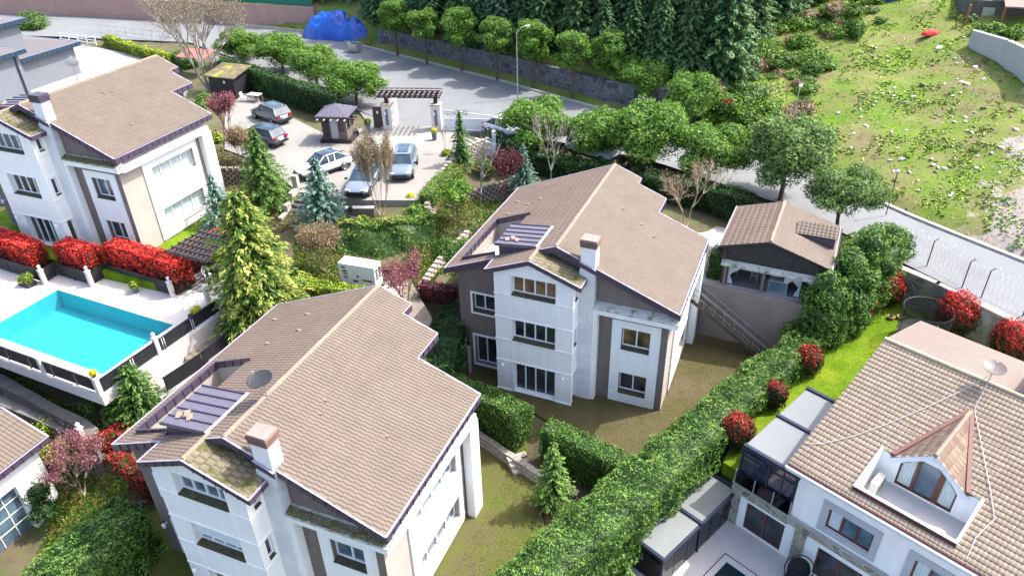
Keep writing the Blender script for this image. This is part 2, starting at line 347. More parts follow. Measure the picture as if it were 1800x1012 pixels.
# palettes (base colours)
LM = dict(
 hedge = leafmat('clipped_cypress', [(0,(.014,.035,.008)),(.3,(.04,.10,.016)),(.62,(.095,.20,.030)),(.92,(.17,.30,.05)),(1,(.25,.30,.08))]),
 hedge_dark = leafmat('dark_ivy', [(0,(.008,.02,.006)),(.4,(.02,.06,.012)),(.75,(.045,.11,.022)),(1,(.09,.18,.035))]),
 hedge_yel = leafmat('golden_privet', [(0,(.03,.07,.01)),(.35,(.11,.2,.015)),(.65,(.34,.42,.02)),(1,(.62,.58,.06))], patch=.25),
 ivy = leafmat('ivy_bank', [(0,(.016,.04,.012)),(.3,(.06,.15,.022)),(.6,(.15,.27,.04)),(.88,(.26,.26,.06)),(1,(.5,.42,.12))]),
 photinia = leafmat('red_photinia', [(0,(.04,.02,.008)),(.25,(.13,.022,.012)),(.42,(.50,.020,.015)),(.7,(.80,.035,.025)),(1,(.88,.12,.07))], patch=.15, zgrad=(0,1.5,.55)),
 spruce = leafmat('spruce', [(0,(.012,.035,.010)),(.35,(.04,.11,.022)),(.65,(.10,.20,.035)),(1,(.22,.34,.06))]),
 blue = leafmat('blue_spruce', [(0,(.016,.045,.028)),(.35,(.06,.145,.10)),(.65,(.15,.27,.20)),(1,(.30,.43,.34))]),
 gold = leafmat('golden_cedar', [(0,(.014,.035,.008)),(.35,(.045,.11,.015)),(.62,(.13,.22,.03)),(.82,(.42,.44,.08)),(1,(.62,.56,.17))], patch=.2),
 cedar = leafmat('cedar', [(0,(.009,.028,.010)),(.35,(.028,.085,.026)),(.65,(.07,.165,.05)),(1,(.16,.28,.10))]),
 cedar2 = leafmat('bluish_cedar', [(0,(.009,.028,.013)),(.35,(.035,.095,.048)),(.65,(.085,.18,.095)),(1,(.19,.30,.17))]),
 pine = leafmat('pine', [(0,(.014,.045,.009)),(.28,(.06,.15,.018)),(.58,(.14,.28,.035)),(1,(.25,.40,.06))]),
 olive = leafmat('grey_green', [(0,(.04,.08,.02)),(.5,(.13,.23,.05)),(1,(.28,.38,.12))]),
 shrub = leafmat('shrub', [(0,(.02,.05,.008)),(.35,(.07,.17,.018)),(.65,(.17,.31,.03)),(1,(.36,.46,.08))]),
 plum = leafmat('plum_leaves', [(0,(.06,.02,.03)),(.4,(.20,.06,.08)),(.7,(.36,.13,.15)),(1,(.55,.25,.25))]),
 plum_dark = leafmat('dark_plum_leaves', [(0,(.03,.012,.014)),(.4,(.09,.025,.03)),(.75,(.17,.05,.055)),(1,(.28,.1,.1))]),
 dry = leafmat('dry_twigs', [(0,(.10,.07,.035)),(.5,(.26,.19,.10)),(1,(.46,.36,.22))]),
 mixed = leafmat('mixed_shrub', [(0,(.02,.06,.01)),(.4,(.08,.18,.02)),(.7,(.20,.30,.035)),(.88,(.28,.20,.05)),(1,(.38,.2,.07))], patch=.6),
 flower = leafmat('yellow_flowers', [(0,(.25,.28,.01)),(.5,(.62,.55,.01)),(1,(.86,.74,.02))], patch=.1),
 grass = leafmat('grass_blades', [(0,(.05,.11,.008)),(.4,(.12,.25,.012)),(.75,(.24,.42,.02)),(1,(.40,.52,.05))], patch=.4),
)
BARK = simple('bark', (.13,.095,.07), .9, .35, 6, bmp=.5); BARKG = simple('pale_bark', (.34,.30,.25), .9, .25, 6, bmp=.4); TWIG = simple('twigs', (.42,.33,.22), .9, .25, 6)
TWIGR = simple('red_twigs', (.30,.13,.12), .9, .25, 6)
# ---------------------------------------------------------------- surface materials
ASPH = simple('asphalt', (.175,.182,.187), .9, .14, .35, fine=30, bmp=.15, dirt=((.135,.135,.135), .9, .58))
CONC = simple('concrete_court', (.245,.232,.21), .9, .12, .5, fine=22, bmp=.1, dirt=((.25,.23,.20), .8, .6))
DECKM = simple('travertine_deck', (.54,.50,.46), .8, .07, .8, fine=14, dirt=((.6,.54,.46), .5, .62))
PATHM = simple('dark_pavers', (.16,.155,.145), .9, .3, 1.2, fine=18, bmp=.4)
SOIL = simple('soil', (.13,.10,.06), 1, .4, .8, fine=16, bmp=.5, dirt=((.06,.10,.02), 1.6, .48))
KERB = simple('kerb_stone', (.42,.40,.37), .9, .2, 2, bmp=.2)
WHITE = simple('white_render', (.86,.86,.84), .75, .04, .8, fine=9, dirt=((.70,.70,.68), 1.3, .63), streak=((.82,.81,.79), 3., .3))
TRIM = simple('white_frame', (.84,.84,.84), .4, .03, 2)
BROWN = simple('taupe_render', (.205,.165,.148), .85, .12, 1.1, fine=40, bmp=.15, streak=((.72,.72,.72), 2.2, .6))
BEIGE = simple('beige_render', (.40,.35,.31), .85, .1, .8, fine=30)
CONCW = simple('plain_concrete', (.40,.38,.36), .9, .2, .6, fine=8, bmp=.1, dirt=((.24,.22,.20), .7, .58))
RETW = simple('stained_render_wall', (.27,.225,.20), .9, .2, .5, fine=9, dirt=((.22,.19,.18), .45, .55))
PURP = simple('violet_metal', (.085,.064,.098), .42, .12, 3, metal=.25, spec=.5)
PURPL = simple('violet_metal_roof', (.165,.15,.19), .38, .10, 1.2, metal=.35, spec=.5)
LIP = simple('pale_gutter', (.36,.32,.40), .4, .1, 3, metal=.2)
BLACKW = simple('black_timber', (.022,.022,.026), .6, .3, 2, fine=20)
DARKM = simple('dark_metal', (.035,.037,.042), .45, .2, 4, metal=.4)
NAVY = simple('navy_frame', (.018,.028,.055), .35, .2, 4, metal=.3)
GALV = simple('galvanised', (.50,.52,.53), .4, .15, 5, metal=.7)
MOSS = simple('mossy_sill', (.085,.08,.045), 1, .5, 6, fine=40, bmp=.6, dirt=((.14,.13,.03), 3., .55))
LEDGE = simple('lichen_ledge', (.50,.50,.46), .95, .25, 3, fine=30, bmp=.3, dirt=((.14,.14,.06), 2.2, .5))
GLASS = glassmat('dark_glass'); GLASSB = glassmat('blue_glass', (.09,.14,.18), .05, .3); GLASSW = glassmat('warm_glass', (.16,.10,.045), .05, .7)
CLEAR = clearglass('clear_glass')
CURT = simple('pale_curtain', (.55,.66,.66), .35, .15, 5, spec=.6)
TILE_A = tilemat('beige_tiles', (.158,.125,.099), (.184,.148,.119), ((.27,.215,.13), .5, .66))
TILE_L = tilemat('shade_lifted_tiles', (.212,.156,.120), (.252,.192,.153), ((.24,.21,.15), .6, .64))  # left-slope copy of the beige tiles, colour lightened to offset its shade
TILE_M = tilemat('mossy_tiles', (.17,.145,.095), (.235,.20,.14), ((.07,.07,.018), .9, .48))
TILE_R = tilemat('sand_roll_tiles', (.315,.245,.18), (.375,.297,.225))
RIDGE = simple('ridge_tile', (.225,.183,.142), .8, .12, 2.4, dirt=((.62,.43,.07), 1.1, .57), bmp=.2)
CHIMCAP = simple('chimney_cap', (.19,.115,.085), .8, .25, 4)
LAWN = None
def lawnmat(name, a, b, c, s=1.0, fine=.55, off=0., grav=None):
    m, nt, bs = newmat(name); n = ntex(nt, .55*s, 7, .72); f = ntex(nt, 9, 5, .8); q = ntex(nt, 55, 3, .7)
    fa = nd(nt, 'Math', operation='MULTIPLY_ADD'); L(nt, f, fa.inputs[0]); fa.inputs[1].default_value = fine; L(nt, n, fa.inputs[2])
    fo_ = fa.outputs[0]
    if off: h_ = nd(nt, 'Math', operation='MULTIPLY'); L(nt, fo_, h_.inputs[0]); h_.inputs[1].default_value = .5; fo_ = h_.outputs[0]
    col = ramp(nt, fo_, [(.50, a), (.72, b), (.94, c)] if not off else [(off-.09, a), (off, b), (off+.09, c)]); col = mix(nt, .55, col, ramp(nt, q, [(.25, (.45,.45,.45)), (.65, (1.1,1.1,1.1))]), 'MULTIPLY')
    if grav:   # bare gravel apron at the right foot of the slope, ragged edge
        t = nd(nt, 'TexCoord'); dp = nd(nt, 'VectorMath', operation='DOT_PRODUCT'); L(nt, t.outputs['Object'], dp.inputs[0]); dp.inputs[1].default_value = grav[0]
        w = nd(nt, 'Math', operation='MULTIPLY_ADD'); L(nt, ntex(nt, .35, 8, .7), w.inputs[0]); w.inputs[1].default_value = 14; L(nt, dp.outputs['Value'], w.inputs[2])
        mr = nd(nt, 'MapRange'); L(nt, w.outputs[0], mr.inputs[0]); mr.inputs[1].default_value = grav[1]+7; mr.inputs[2].default_value = grav[1]+7.7
        gc = ramp(nt, ntex(nt, 1.7, 8, .8), [(.36, (.16,.15,.145)), (.5, (.30,.27,.24)), (.62, (.38,.28,.20))]); col = mix(nt, mr.outputs[0], col, gc)
    L(nt, col, bs.inputs['Base Color']); bs.inputs['Roughness'].default_value = 1; bs.inputs['Specular IOR Level'].default_value = .1; bump(nt, bs, f, .6, .05); return m
GRASS_R = lawnmat('lush_lawn', (.045,.10,.004), (.10,.175,.008), (.19,.24,.018))
GRASS_M = lawnmat('worn_lawn', (.055,.07,.016), (.085,.075,.032), (.115,.09,.055))  # brown tones mix bare soil with yard shade put into the colour
GRASS_F = lawnmat('patchy_lawn', (.055,.11,.010), (.095,.11,.025), (.105,.085,.045))  # brown patches are dark soil plus hedge shade painted into the lawn
HILLM = lawnmat('rough_hillside', (.095,.205,.018), (.15,.205,.038), (.225,.17,.105), .5, 1.0, .487, ((.75,-.66,0), -6.0))
def struct(o, name=None): o['kind'] = 'structure'; return o
# ---------------------------------------------------------------- terrain
def pip(x, y, poly):
    c = False; n = len(poly); j = n-1
    for i in range(n):
        if (poly[i][1] > y) != (poly[j][1] > y) and x < (poly[j][0]-poly[i][0])*(y-poly[i][1])/(poly[j][1]-poly[i][1])+poly[i][0]: c = not c
        j = i
    return c
def segd(x, y, poly):
    X = x; Y = y; d = np.full(np.shape(X), 1e9)
    for i in range(len(poly)):
        ax, ay = poly[i]; bx, by = poly[(i+1)%len(poly)]; vx, vy = bx-ax, by-ay
        t = np.clip(((X-ax)*vx+(Y-ay)*vy)/(vx*vx+vy*vy+1e-9), 0, 1); d = np.minimum(d, np.hypot(X-ax-t*vx, Y-ay-t*vy))
    return d
def pipn(X, Y, poly):
    c = np.zeros(np.shape(X), bool); n = len(poly); j = n-1
    for i in range(n):
        (xi, yi), (xj, yj) = poly[i], poly[j]
        if yi != yj: c ^= ((yi > Y) != (yj > Y)) & (X < (xj-xi)*(Y-yi)/(yj-yi)+xi)
        j = i
    return c
ROAD_N = [(-95,106),(-60,100),(-40,96),(-22,79),(-13,67.8),(-2.5,64.6),(11.8,56.3),(20.7,48.0),P2(1576,459,4.02),P2(1815,577,3.95),(33.5,20)]
ROAD_F = [(-100,123),(-67,116),(-43,108),(-26,100.5),(-14.4,90.2),(-.7,78.2),(8.6,69.0),(16.6,63.8),P2(1430,302,4.2),P2(1600,378,4.1),P2(1800,460,3.98),(42,24)]
def roadz(x, y=None): return float(np.interp(x, [-60,-10,10,22,30], [5.6,5.0,4.8,4.2,3.97]))
road_poly = ROAD_N + ROAD_F[::-1]
FAR = ROAD_F + [(200,24),(200,300),(-200,300),(-200,123)]
def hillz(X, Y):
    d = segd(X, Y, [*ROAD_F, *ROAD_F[::-1]]) if np.ndim(X) else segd(np.array(X), np.array(Y), [*ROAD_F, *ROAD_F[::-1]])
    t = np.clip((np.asarray(X)-14)/12, 0, 1); t = t*t*(3-2*t)
    forest = 1.9*np.clip((d-1.9)/.6, 0, 1) + .30*d; hill = .5*(1-np.exp(-d/2)) + .30*np.minimum(d, 26) + .10*np.maximum(d-26, 0)
    gravel = np.clip((np.asarray(X)-(46+.3*(np.asarray(Y)-50)))/9, 0, 1)
    hill = hill*(1-gravel) + .6*gravel
    base = np.interp(X, [-60,-10,10,22,30], [5.6,5.0,4.8,4.2,3.97]); return base + np.where(d < .7, -.15, 0) + (forest*(1-t)+hill*t)
PADS = []   # (name, polygon, z, material)
def pad(name, poly, z, mat, base=-3.5): PADS.append((name, poly, z)); return struct(MB().prism(poly, base, z).build(name, mat))
def loc2w(f, u, v):
    x, y, z, a = f; c, s = math.cos(a), math.sin(a); return (x+u*c-v*s, y+u*s+v*c)
FM, FF, FL, FR_ = (2.472,34.139,0.,R(-22.927)), (-10.981,21.184,-.644,R(-22.678)), (-30.087,45.448,4.615,R(-22.448)), (10.76,25.3,0.,R(-47.55))
pad('lawn', [P2(*p, 0) for p in ((806,655),(900,700),(1010,770))] + [loc2w(FM,10.0,-7), loc2w(FM,13.5,2), loc2w(FM,14.5,10.5), loc2w(FM,7,9.5), loc2w(FM,-6,11), loc2w(FM,-8.2,3)], 0, GRASS_M)
pad('lawn', [loc2w(FF,-12,-6), loc2w(FF,13,-9), loc2w(FF,12.,1.5), loc2w(FF,10.2,7.5), loc2w(FF,7.2,12.8), loc2w(FF,-6,12), loc2w(FF,-8.5,3)], -.644, GRASS_F)
def lawnz(x, y): v = -(x-FR_[0])*math.sin(FR_[3])+(y-FR_[1])*math.cos(FR_[3]); return 1.1+.033*(v-.6)
_lw = [loc2w(FR_,-1.2,.6), loc2w(FR_,16,.6), loc2w(FR_,16,21), loc2w(FR_,-3,21.5), loc2w(FR_,-3.4,8.)]
struct(MB().prism(_lw, -3.5, [lawnz(*p) for p in _lw]).build('lawn', GRASS_R)); PADS.append(('lawn', _lw, 1.15))
PATM = simple('patio_tiles', (.47,.44,.43), .6, .09, .9, fine=16)
_q = lambda *l: [loc2w(FR_, *p) for p in l]
pad('patio', _q((-3.3,-9),(1.29,-9),(1.29,.4),(-3.3,.4)), -1.69, PATM); pad('patio', _q((1.29,-2.24),(18,-2.24),(18,.4),(1.29,.4)), -1.69, PATM); pad('patio', _q((6.2,-14),(18,-14),(18,-2.24),(6.2,-2.24)), -1.69, PATM)
PADS.append(('pool', _q((1.29,-9),(6.2,-9),(6.2,-2.24),(1.29,-2.24)), -3.4))
FD = (-19.83,35.65,0,R(-25.3)); _d = lambda *l: [loc2w(FD, *p) for p in l]
pad('pool_deck', _d((-20,-6.25),(1.45,-6.25),(1.45,-4.92),(-20,-4.92)), 4.0, DECKM, 3.35); pad('pool_deck', _d((0,-4.92),(1.45,-4.92),(1.9,2.5),(.9,5.5),(0,5.5)), 4.0, DECKM, 2.6)
pad('pool_deck', _d((-20,0),(0,0),(0,3.3),(-6,3.3),(-9,2.2),(-20,1.6)), 4.0, DECKM, 2.6); pad('pool_deck', _d((-20,-4.92),(-9.85,-4.92),(-9.85,0),(-20,0)), 4.0, DECKM, 2.6); pad('pool_deck', _d((-3.6,3.3),(0,3.3),(0,6.6),(-3.6,6.6)), 3.996, PATHM, 3.)
PADS.append(('pool', _d((-9.85,-4.92),(0,-4.92),(0,0),(-9.85,0)), 2.0)); PADS.append(('x', _d((-20,-6.4),(1.3,-6.4),(1.3,-4.9),(-20,-4.9)), 2.4))
pad('path', [P2(*p, 2.1) for p in ((-120,610),(0,655),(100,712),(150,735),(172,752),(168,790),(135,770),(40,728),(-120,665))], 2.1, PATHM, .5)
pad('path', [(a, b) for a, b in _d((1.7,-3.8),(1.75,3),(3.3,3.2),(3.0,-4.2))], 2.75, CONCW, 1.)
PARK = [P2(*p, 5) for p in ((395,200),(430,160),(480,190),(572,236),(655,224),(690,222),(765,222),(800,232),(862,262),(798,280),(780,318),(738,352),(690,352),(640,352),(600,345),(545,352),(505,322),(470,290),(395,262))]
pad('parking_court', PARK, 5.0, CONC)
pad('road', [P2(*p, 4.98) for p in ((652,226),(690,224),(768,224),(800,232),(872,232),(838,205),(770,165),(640,150),(600,150))], 4.985, ASPH, 4.)
pad('court_paving', [(a, b) for a, b in (P2(640,250,5),P2(752,258,5),P2(768,226,5),P2(690,226,5))], 5.004, simple('court_paving', (.31,.295,.26), .9, .1, 1.5, fine=20), 4.9)
pad('lawn', [loc2w(FL,-9,-2.6), loc2w(FL,9.8,-2.6), loc2w(FL,9.8,9), loc2w(FL,-9,12)], 4.6, GRASS_R)
pad('driveway', [P2(*p, 5) for p in ((-60,330),(-60,60),(140,78),(255,100),(300,118),(330,160),(250,330))], 5.02, simple('pale_drive', (.30,.295,.28), .9, .09, .6, fine=12))
pad('garden_path', [P2(*p, 3.0) for p in ((300,560),(420,530),(600,505),(720,490),(760,560),(740,600),(560,560),(480,610),(330,640))], 3.0, simple('garden_floor', (.24,.20,.16), .95, .3, 1., fine=12, bmp=.4))
def terrain_z(X, Y):
    pts = [(-30,46,4.3),(-38,40,3.2),(-40,30,1.4),(-25,29,1.0),(-24,24.5,-1.3),(-22,26,-.7),(-26,22,-1.5),(-32,28,.8),(-22,20,-1.2),(-35,20,-1.5),(-10,20,-1),(-4,34,-.4),(3,38,-.3),(2,26,-.6),(10,28,.0),(8,20,-1.9),(15,18,-1.9),
           (-17,40,2.9),(-12,41,2.9),(-8,42,2.9),(-14,50,4.2),(-16,56,4.8),(-8,52,4.8),(-4,50,4.3),(0,50,3.2),(-3,44,2.8),(-5,58,4.9),(3,55,4.2),(8,52,4.2),(-12,66,4.9),(-30,72,4.9),(-45,70,4.9),(-24,60,4.8),(16,44,3.7),(21,44,3.9),
           (22,35,.7),(28,28,.7),(12,50,4.1),(20,47,4.2),(25,38,.8),(-60,90,5.2),(-20,82,5.0),(-40,95,5.2),(-18,33,1.9),(-14,35,2.2),(-20,28,1.0)]
    num = np.zeros(np.shape(X)); den = np.zeros(np.shape(X))
    for x, y, z in pts: w = 1/((X-x)**2+(Y-y)**2+.6)**1.7; num += w*z; den += w
    Z = num/den + .05*np.sin(X*1.3)*np.cos(Y*1.7)
    far = pipn(X, Y, FAR); Z = np.where(far, hillz(X, Y), Z)
    lump_ = .22*np.sin(X*.55+Y*.3)*np.sin(Y*.47-X*.2)+.10*np.sin(X*1.7+1)*np.sin(Y*1.9)
    Z = np.where(far, Z+lump_*np.clip(segd(X,Y,ROAD_F+ROAD_F[::-1])/6,0,1), Z)
    rz = np.interp(X, [-60,-10,10,22,30], [5.6,5.0,4.8,4.2,3.97]); near = pipn(X, Y, road_poly); Z = np.where(near, rz-.15, Z)
    for n, p, z in PADS:
        inside = pipn(X, Y, p) | (segd(X, Y, p) < .55)
        Z = np.where(inside, np.minimum(Z, z-.12), Z) if n != 'garden_path' else np.where(pipn(X, Y, p), z-.1, Z)
    return Z
gx = np.concatenate([np.arange(-140,-45,2.5), np.arange(-45,40,.5), np.arange(40,72,.8), np.arange(72,200,3.)]); gy = np.concatenate([np.arange(4,14,2), np.arange(14,104,.5), np.arange(104,125,.9), np.arange(125,290,4.)])
GX, GY = np.meshgrid(gx, gy); GZ = terrain_z(GX, GY); nx, ny = len(gx), len(gy)
idx = np.arange(nx*ny).reshape(ny, nx); Fq = np.stack([idx[:-1,:-1], idx[:-1,1:], idx[1:,1:], idx[1:,:-1]], -1).reshape(-1,4)
Vg = np.stack([GX, GY, GZ], -1).reshape(-1,3)
cx, cy = (GX[:-1,:-1]+GX[1:,1:])/2, (GY[:-1,:-1]+GY[1:,1:])/2; isfar = pipn(cx, cy, FAR).ravel()
def submesh(mask):
    f = Fq[mask]; u, inv = np.unique(f, return_inverse=True); return Vg[u], inv.reshape(-1,4)
v_, f_ = submesh(~isfar); o = link('ground', npmesh('ground', v_, f_), SOIL); struct(o); o.data.polygons.foreach_set('use_smooth', [True]*len(o.data.polygons))
v_, f_ = submesh(isfar); hill = link('hillside', npmesh('hillside', v_, f_), HILLM); struct(hill); hill.data.polygons.foreach_set('use_smooth', [True]*len(hill.data.polygons))
def tz(x, y):   # height of the ground mesh, looked up in its own grid
    i = min(max(int(np.searchsorted(gx, x))-1, 0), nx-2); j = min(max(int(np.searchsorted(gy, y))-1, 0), ny-2); a = (x-gx[i])/(gx[i+1]-gx[i]); b = (y-gy[j])/(gy[j+1]-gy[j])
    return float((GZ[j,i]*(1-a)+GZ[j,i+1]*a)*(1-b)+(GZ[j+1,i]*(1-a)+GZ[j+1,i+1]*a)*b)
def onhill(px, py): return hit(px, py, tz)
# road strip
def strip(name, A, B, zf, mat, up=0.):
    m = MB(); n = 60; ta = np.linspace(0,1,n)
    def res(P):
        P = np.array(P); l = np.r_[0, np.cumsum(np.hypot(*np.diff(P, axis=0).T))]; l /= l[-1]; return np.stack([np.interp(ta, l, P[:,0]), np.interp(ta, l, P[:,1])], 1)
    a, b = res(A), res(B); vs = [(x, y, zf(x)+up) for x, y in a]+[(x, y, zf(x)+up) for x, y in b]
    m.add(vs, [(i, i+1, n+i+1, n+i) for i in range(n-1)]); return struct(m.build(name, mat))
strip('road', ROAD_N, ROAD_F, roadz, ASPH)
kb = MB()
for i in range(len(ROAD_F)-1):
    (x0,y0),(x1,y1) = ROAD_F[i], ROAD_F[i+1]; n = max(1, int(math.hypot(x1-x0, y1-y0)/1.0))
    for k in range(n):
        a, b = (k+.02)/n, (k+.98)/n; xa, ya, xb, yb = x0+(x1-x0)*a, y0+(y1-y0)*a, x0+(x1-x0)*b, y0+(y1-y0)*b
        kb.bar((xa,ya,roadz(xa)+.03), (xb,yb,roadz(xb)+.03), .3, .26)
struct(kb.build('kerb', KERB))
# ---------------------------------------------------------------- building helpers (local frames: x right along the front, y back, z up)
def planebasis(o, du, dn):   # wall plane: origin o, along du, outward normal dn
    return Vector(o), Vector(du), Vector(dn)
def holed(mb, basis, u0, u1, z0, z1, holes, depth=.3):
    """wall face with rectangular openings and their reveals; holes = [(ua,ub,za,zb)]"""
    o, du, dn = basis; us = sorted({u0,u1,*[h[0] for h in holes],*[h[1] for h in holes]}); zs = sorted({z0,z1,*[h[2] for h in holes],*[h[3] for h in holes]})
    P = lambda u, z, d=0: o + du*u + Vector((0,0,z)) - dn*d
    for i in range(len(us)-1):
        for j in range(len(zs)-1):
            uc, zc = (us[i]+us[i+1])/2, (zs[j]+zs[j+1])/2
            if any(h[0] < uc < h[1] and h[2] < zc < h[3] for h in holes): continue
            mb.poly([P(us[i],zs[j]), P(us[i+1],zs[j]), P(us[i+1],zs[j+1]), P(us[i],zs[j+1])])
    for a, b, c, d in holes:
        for q in (((a,c),(b,c)), ((b,c),(b,d)), ((b,d),(a,d)), ((a,d),(a,c))): mb.poly([P(*q[0]), P(*q[0],depth), P(*q[1],depth), P(*q[1])])
    return mb
def pbox(mb, basis, ua, ub, za, zb, d0, d1):
    """box on a wall plane from depth d0 (outside, negative) to d1"""
    o, du, dn = basis; P = lambda u, z, d: o + du*u + Vector((0,0,z)) - dn*d
    vs = [P(u,z,d) for d in (d0,d1) for u, z in ((ua,za),(ub,za),(ub,zb),(ua,zb))]
    return mb.add(vs, [(0,1,2,3),(7,6,5,4),(0,4,5,1),(1,5,6,2),(2,6,7,3),(3,7,4,0)])
def window(parent, basis, ua, ub, za, zb, n, depth=.3, frame=TRIM, glass=GLASS, fw=.055, sill=MOSS, name='window', mull=True, curtain=None, sillh=.10):
    """frame set back in its opening, panes as sub-parts, and a sloping sill slab"""
    f = MB(); g = MB(); s0 = za+ (sillh if sill else 0)
    d0, d1 = depth-.07, depth+.01; w = fw
    pbox(f, basis, ua, ub, s0, s0+w, d0, d1); pbox(f, basis, ua, ub, zb-w, zb, d0, d1); pbox(f, basis, ua, ua+w, s0+w, zb-w, d0, d1); pbox(f, basis, ub-w, ub, s0+w, zb-w, d0, d1)
    for k in range(1, n):
        u = ua+(ub-ua)*k/n; pbox(f, basis, u-w*.65, u+w*.65, s0+w, zb-w, d0-.004, d1)
    fo = f.build(name, frame, parent)
    if curtain:
        c = MB(); o, du, dn = basis; m = int((ub-ua)/.035); zs = (s0+w, zb-w); pts = []
        for k in range(m+1): u = ua+w+(ub-ua-2*w)*k/m; pts.append((u, depth-.005-.022*math.sin(k*1.9)))
        vs = [o+du*u+Vector((0,0,z))-dn*d for z in zs for u, d in pts]; c.add(vs, [(k,k+1,m+1+k+1,m+1+k) for k in range(m)]); c.build('curtain', curtain, fo)
    pbox(g, basis, ua+w, ub-w, s0+w, zb-w, depth-.002, depth+.02); g.build('pane', glass, fo)
    if sill:
        s = MB(); o, du, dn = basis; P = lambda u, z, d: o + du*u + Vector((0,0,z)) - dn*d
        vs = [P(ua+.005,za+.004,-.05), P(ub-.005,za+.004,-.05), P(ub-.005,za+.05,-.05), P(ua+.005,za+.05,-.05), P(ua+.005,za+.004,d0), P(ub-.005,za+.004,d0), P(ub-.005,s0-.005,d0), P(ua+.005,s0-.005,d0)]
        s.add(vs, [(0,1,2,3),(3,2,6,7),(7,6,5,4),(0,3,7,4),(1,5,6,2),(0,4,5,1)]); s.build('sill', sill, fo)
    return fo
def tile_sheet(rects, zf, course, per, amp, step, shift=0., sub=4, prof='flat', axis='u', seed=0):
    """rects (d0,d1,v0,v1): d = distance down the slope, v = along the eave; zf(d) height; returns arrays placed by mapf later"""
    V = []; F = []; Rn = []; nb = 0
    for d0, d1, v0, v1 in rects:
        k0, k1 = int(math.floor(d0/course+1e-6)), int(math.ceil(d1/course-1e-6))
        for k in range(k0, k1):
            a, b = max(k*course, d0), min((k+1)*course, d1)
            if b-a < .01: continue
            sh = (k*shift) % per; i0 = int(math.floor((v0-sh)/per))-1; i1 = int(math.ceil((v1-sh)/per))+1
            pf = np.array([0,.14,.5,.86]) if prof == 'flat' else np.array([0,.12,.3,.5,.7,.88]); vv = np.concatenate([((np.arange(i0, i1)[:,None]+pf[None,:]).ravel())*per+sh, [v0, v1]]); vv = np.unique(np.clip(vv, v0, v1)); ph = ((vv-sh)/per) % 1.
            hgt = (np.interp(ph, [0,.14,.5,.86,1], [0,.9,1,.9,0]) if prof == 'flat' else (.5-.5*np.cos(2*np.pi*ph))**.8)*amp
            n = len(vv); fb = (b-k*course)/course; fa = (a-k*course)/course
            rows = [(a, step*fa+hgt), (b, step*fb+hgt), (b+.004, step*fb+hgt-(.8*step+.3*amp if prof != 'flat' else .5*step))]
            for d, hh in rows: V.append(np.stack([np.full(n, d), vv, zf(d)+hh], 1))
            tid = np.floor(((vv[:-1]+vv[1:])/2-sh)/(per*(2 if prof == 'flat' else 1))).astype(int)
            tone = ((np.sin(tid*12.9898+k*78.233+seed)*43758.5453) % 1.)
            for r_ in range(2):
                base = nb+r_*n; i = np.arange(n-1); F.append(np.stack([base+i, base+i+1, base+n+i+1, base+n+i], 1)); Rn.append((tone*.6+.25 if r_ == 0 else tone*0+.0) if prof != 'flat' else np.where((np.diff(ph) < 0)|(ph[:-1] < .05)|(ph[:-1] > .82), .0, tone*.28+.4)*(1-.4*r_))  # grooves and lips take the dark end, their shade painted as tile tone
            nb += 3*n
    return np.concatenate(V), np.concatenate(F), np.concatenate(Rn)
def fascia(mb, lip, p0, p1, h=.36, t=.05, seam=.5, out=None):
    """vertical metal fascia under an edge p0-p1 with standing seams and a pale gutter lip on top"""
    p0, p1 = Vector(p0), Vector(p1); d = p1-p0; ln = d.length; n = max(1, int(ln/seam)); dz = Vector((0,0,-h/2))
    hd = Vector((d.x, d.y, 0)); 
    def slab(m, a, b, w, up0, up1):
        s = Vector((-hd.y, hd.x, 0)).normalized()*w/2
        vs = [q+s*k+Vector((0,0,z)) for q in (a, b) for k, z in ((-1,up0),(1,up0),(1,up1),(-1,up1))]
        m.add(vs, [(0,1,2,3),(7,6,5,4),(0,4,5,1),(1,5,6,2),(2,6,7,3),(3,7,4,0)])
    slab(mb, p0, p1, t, -h, 0)
    for k in range(1, n): q = p0+d*k/n; e = d.normalized()*.018; slab(mb, q-e, q+e, t+.07, -h-.002, .0)
    slab(lip, p0, p1, t+.03, .002, .022)
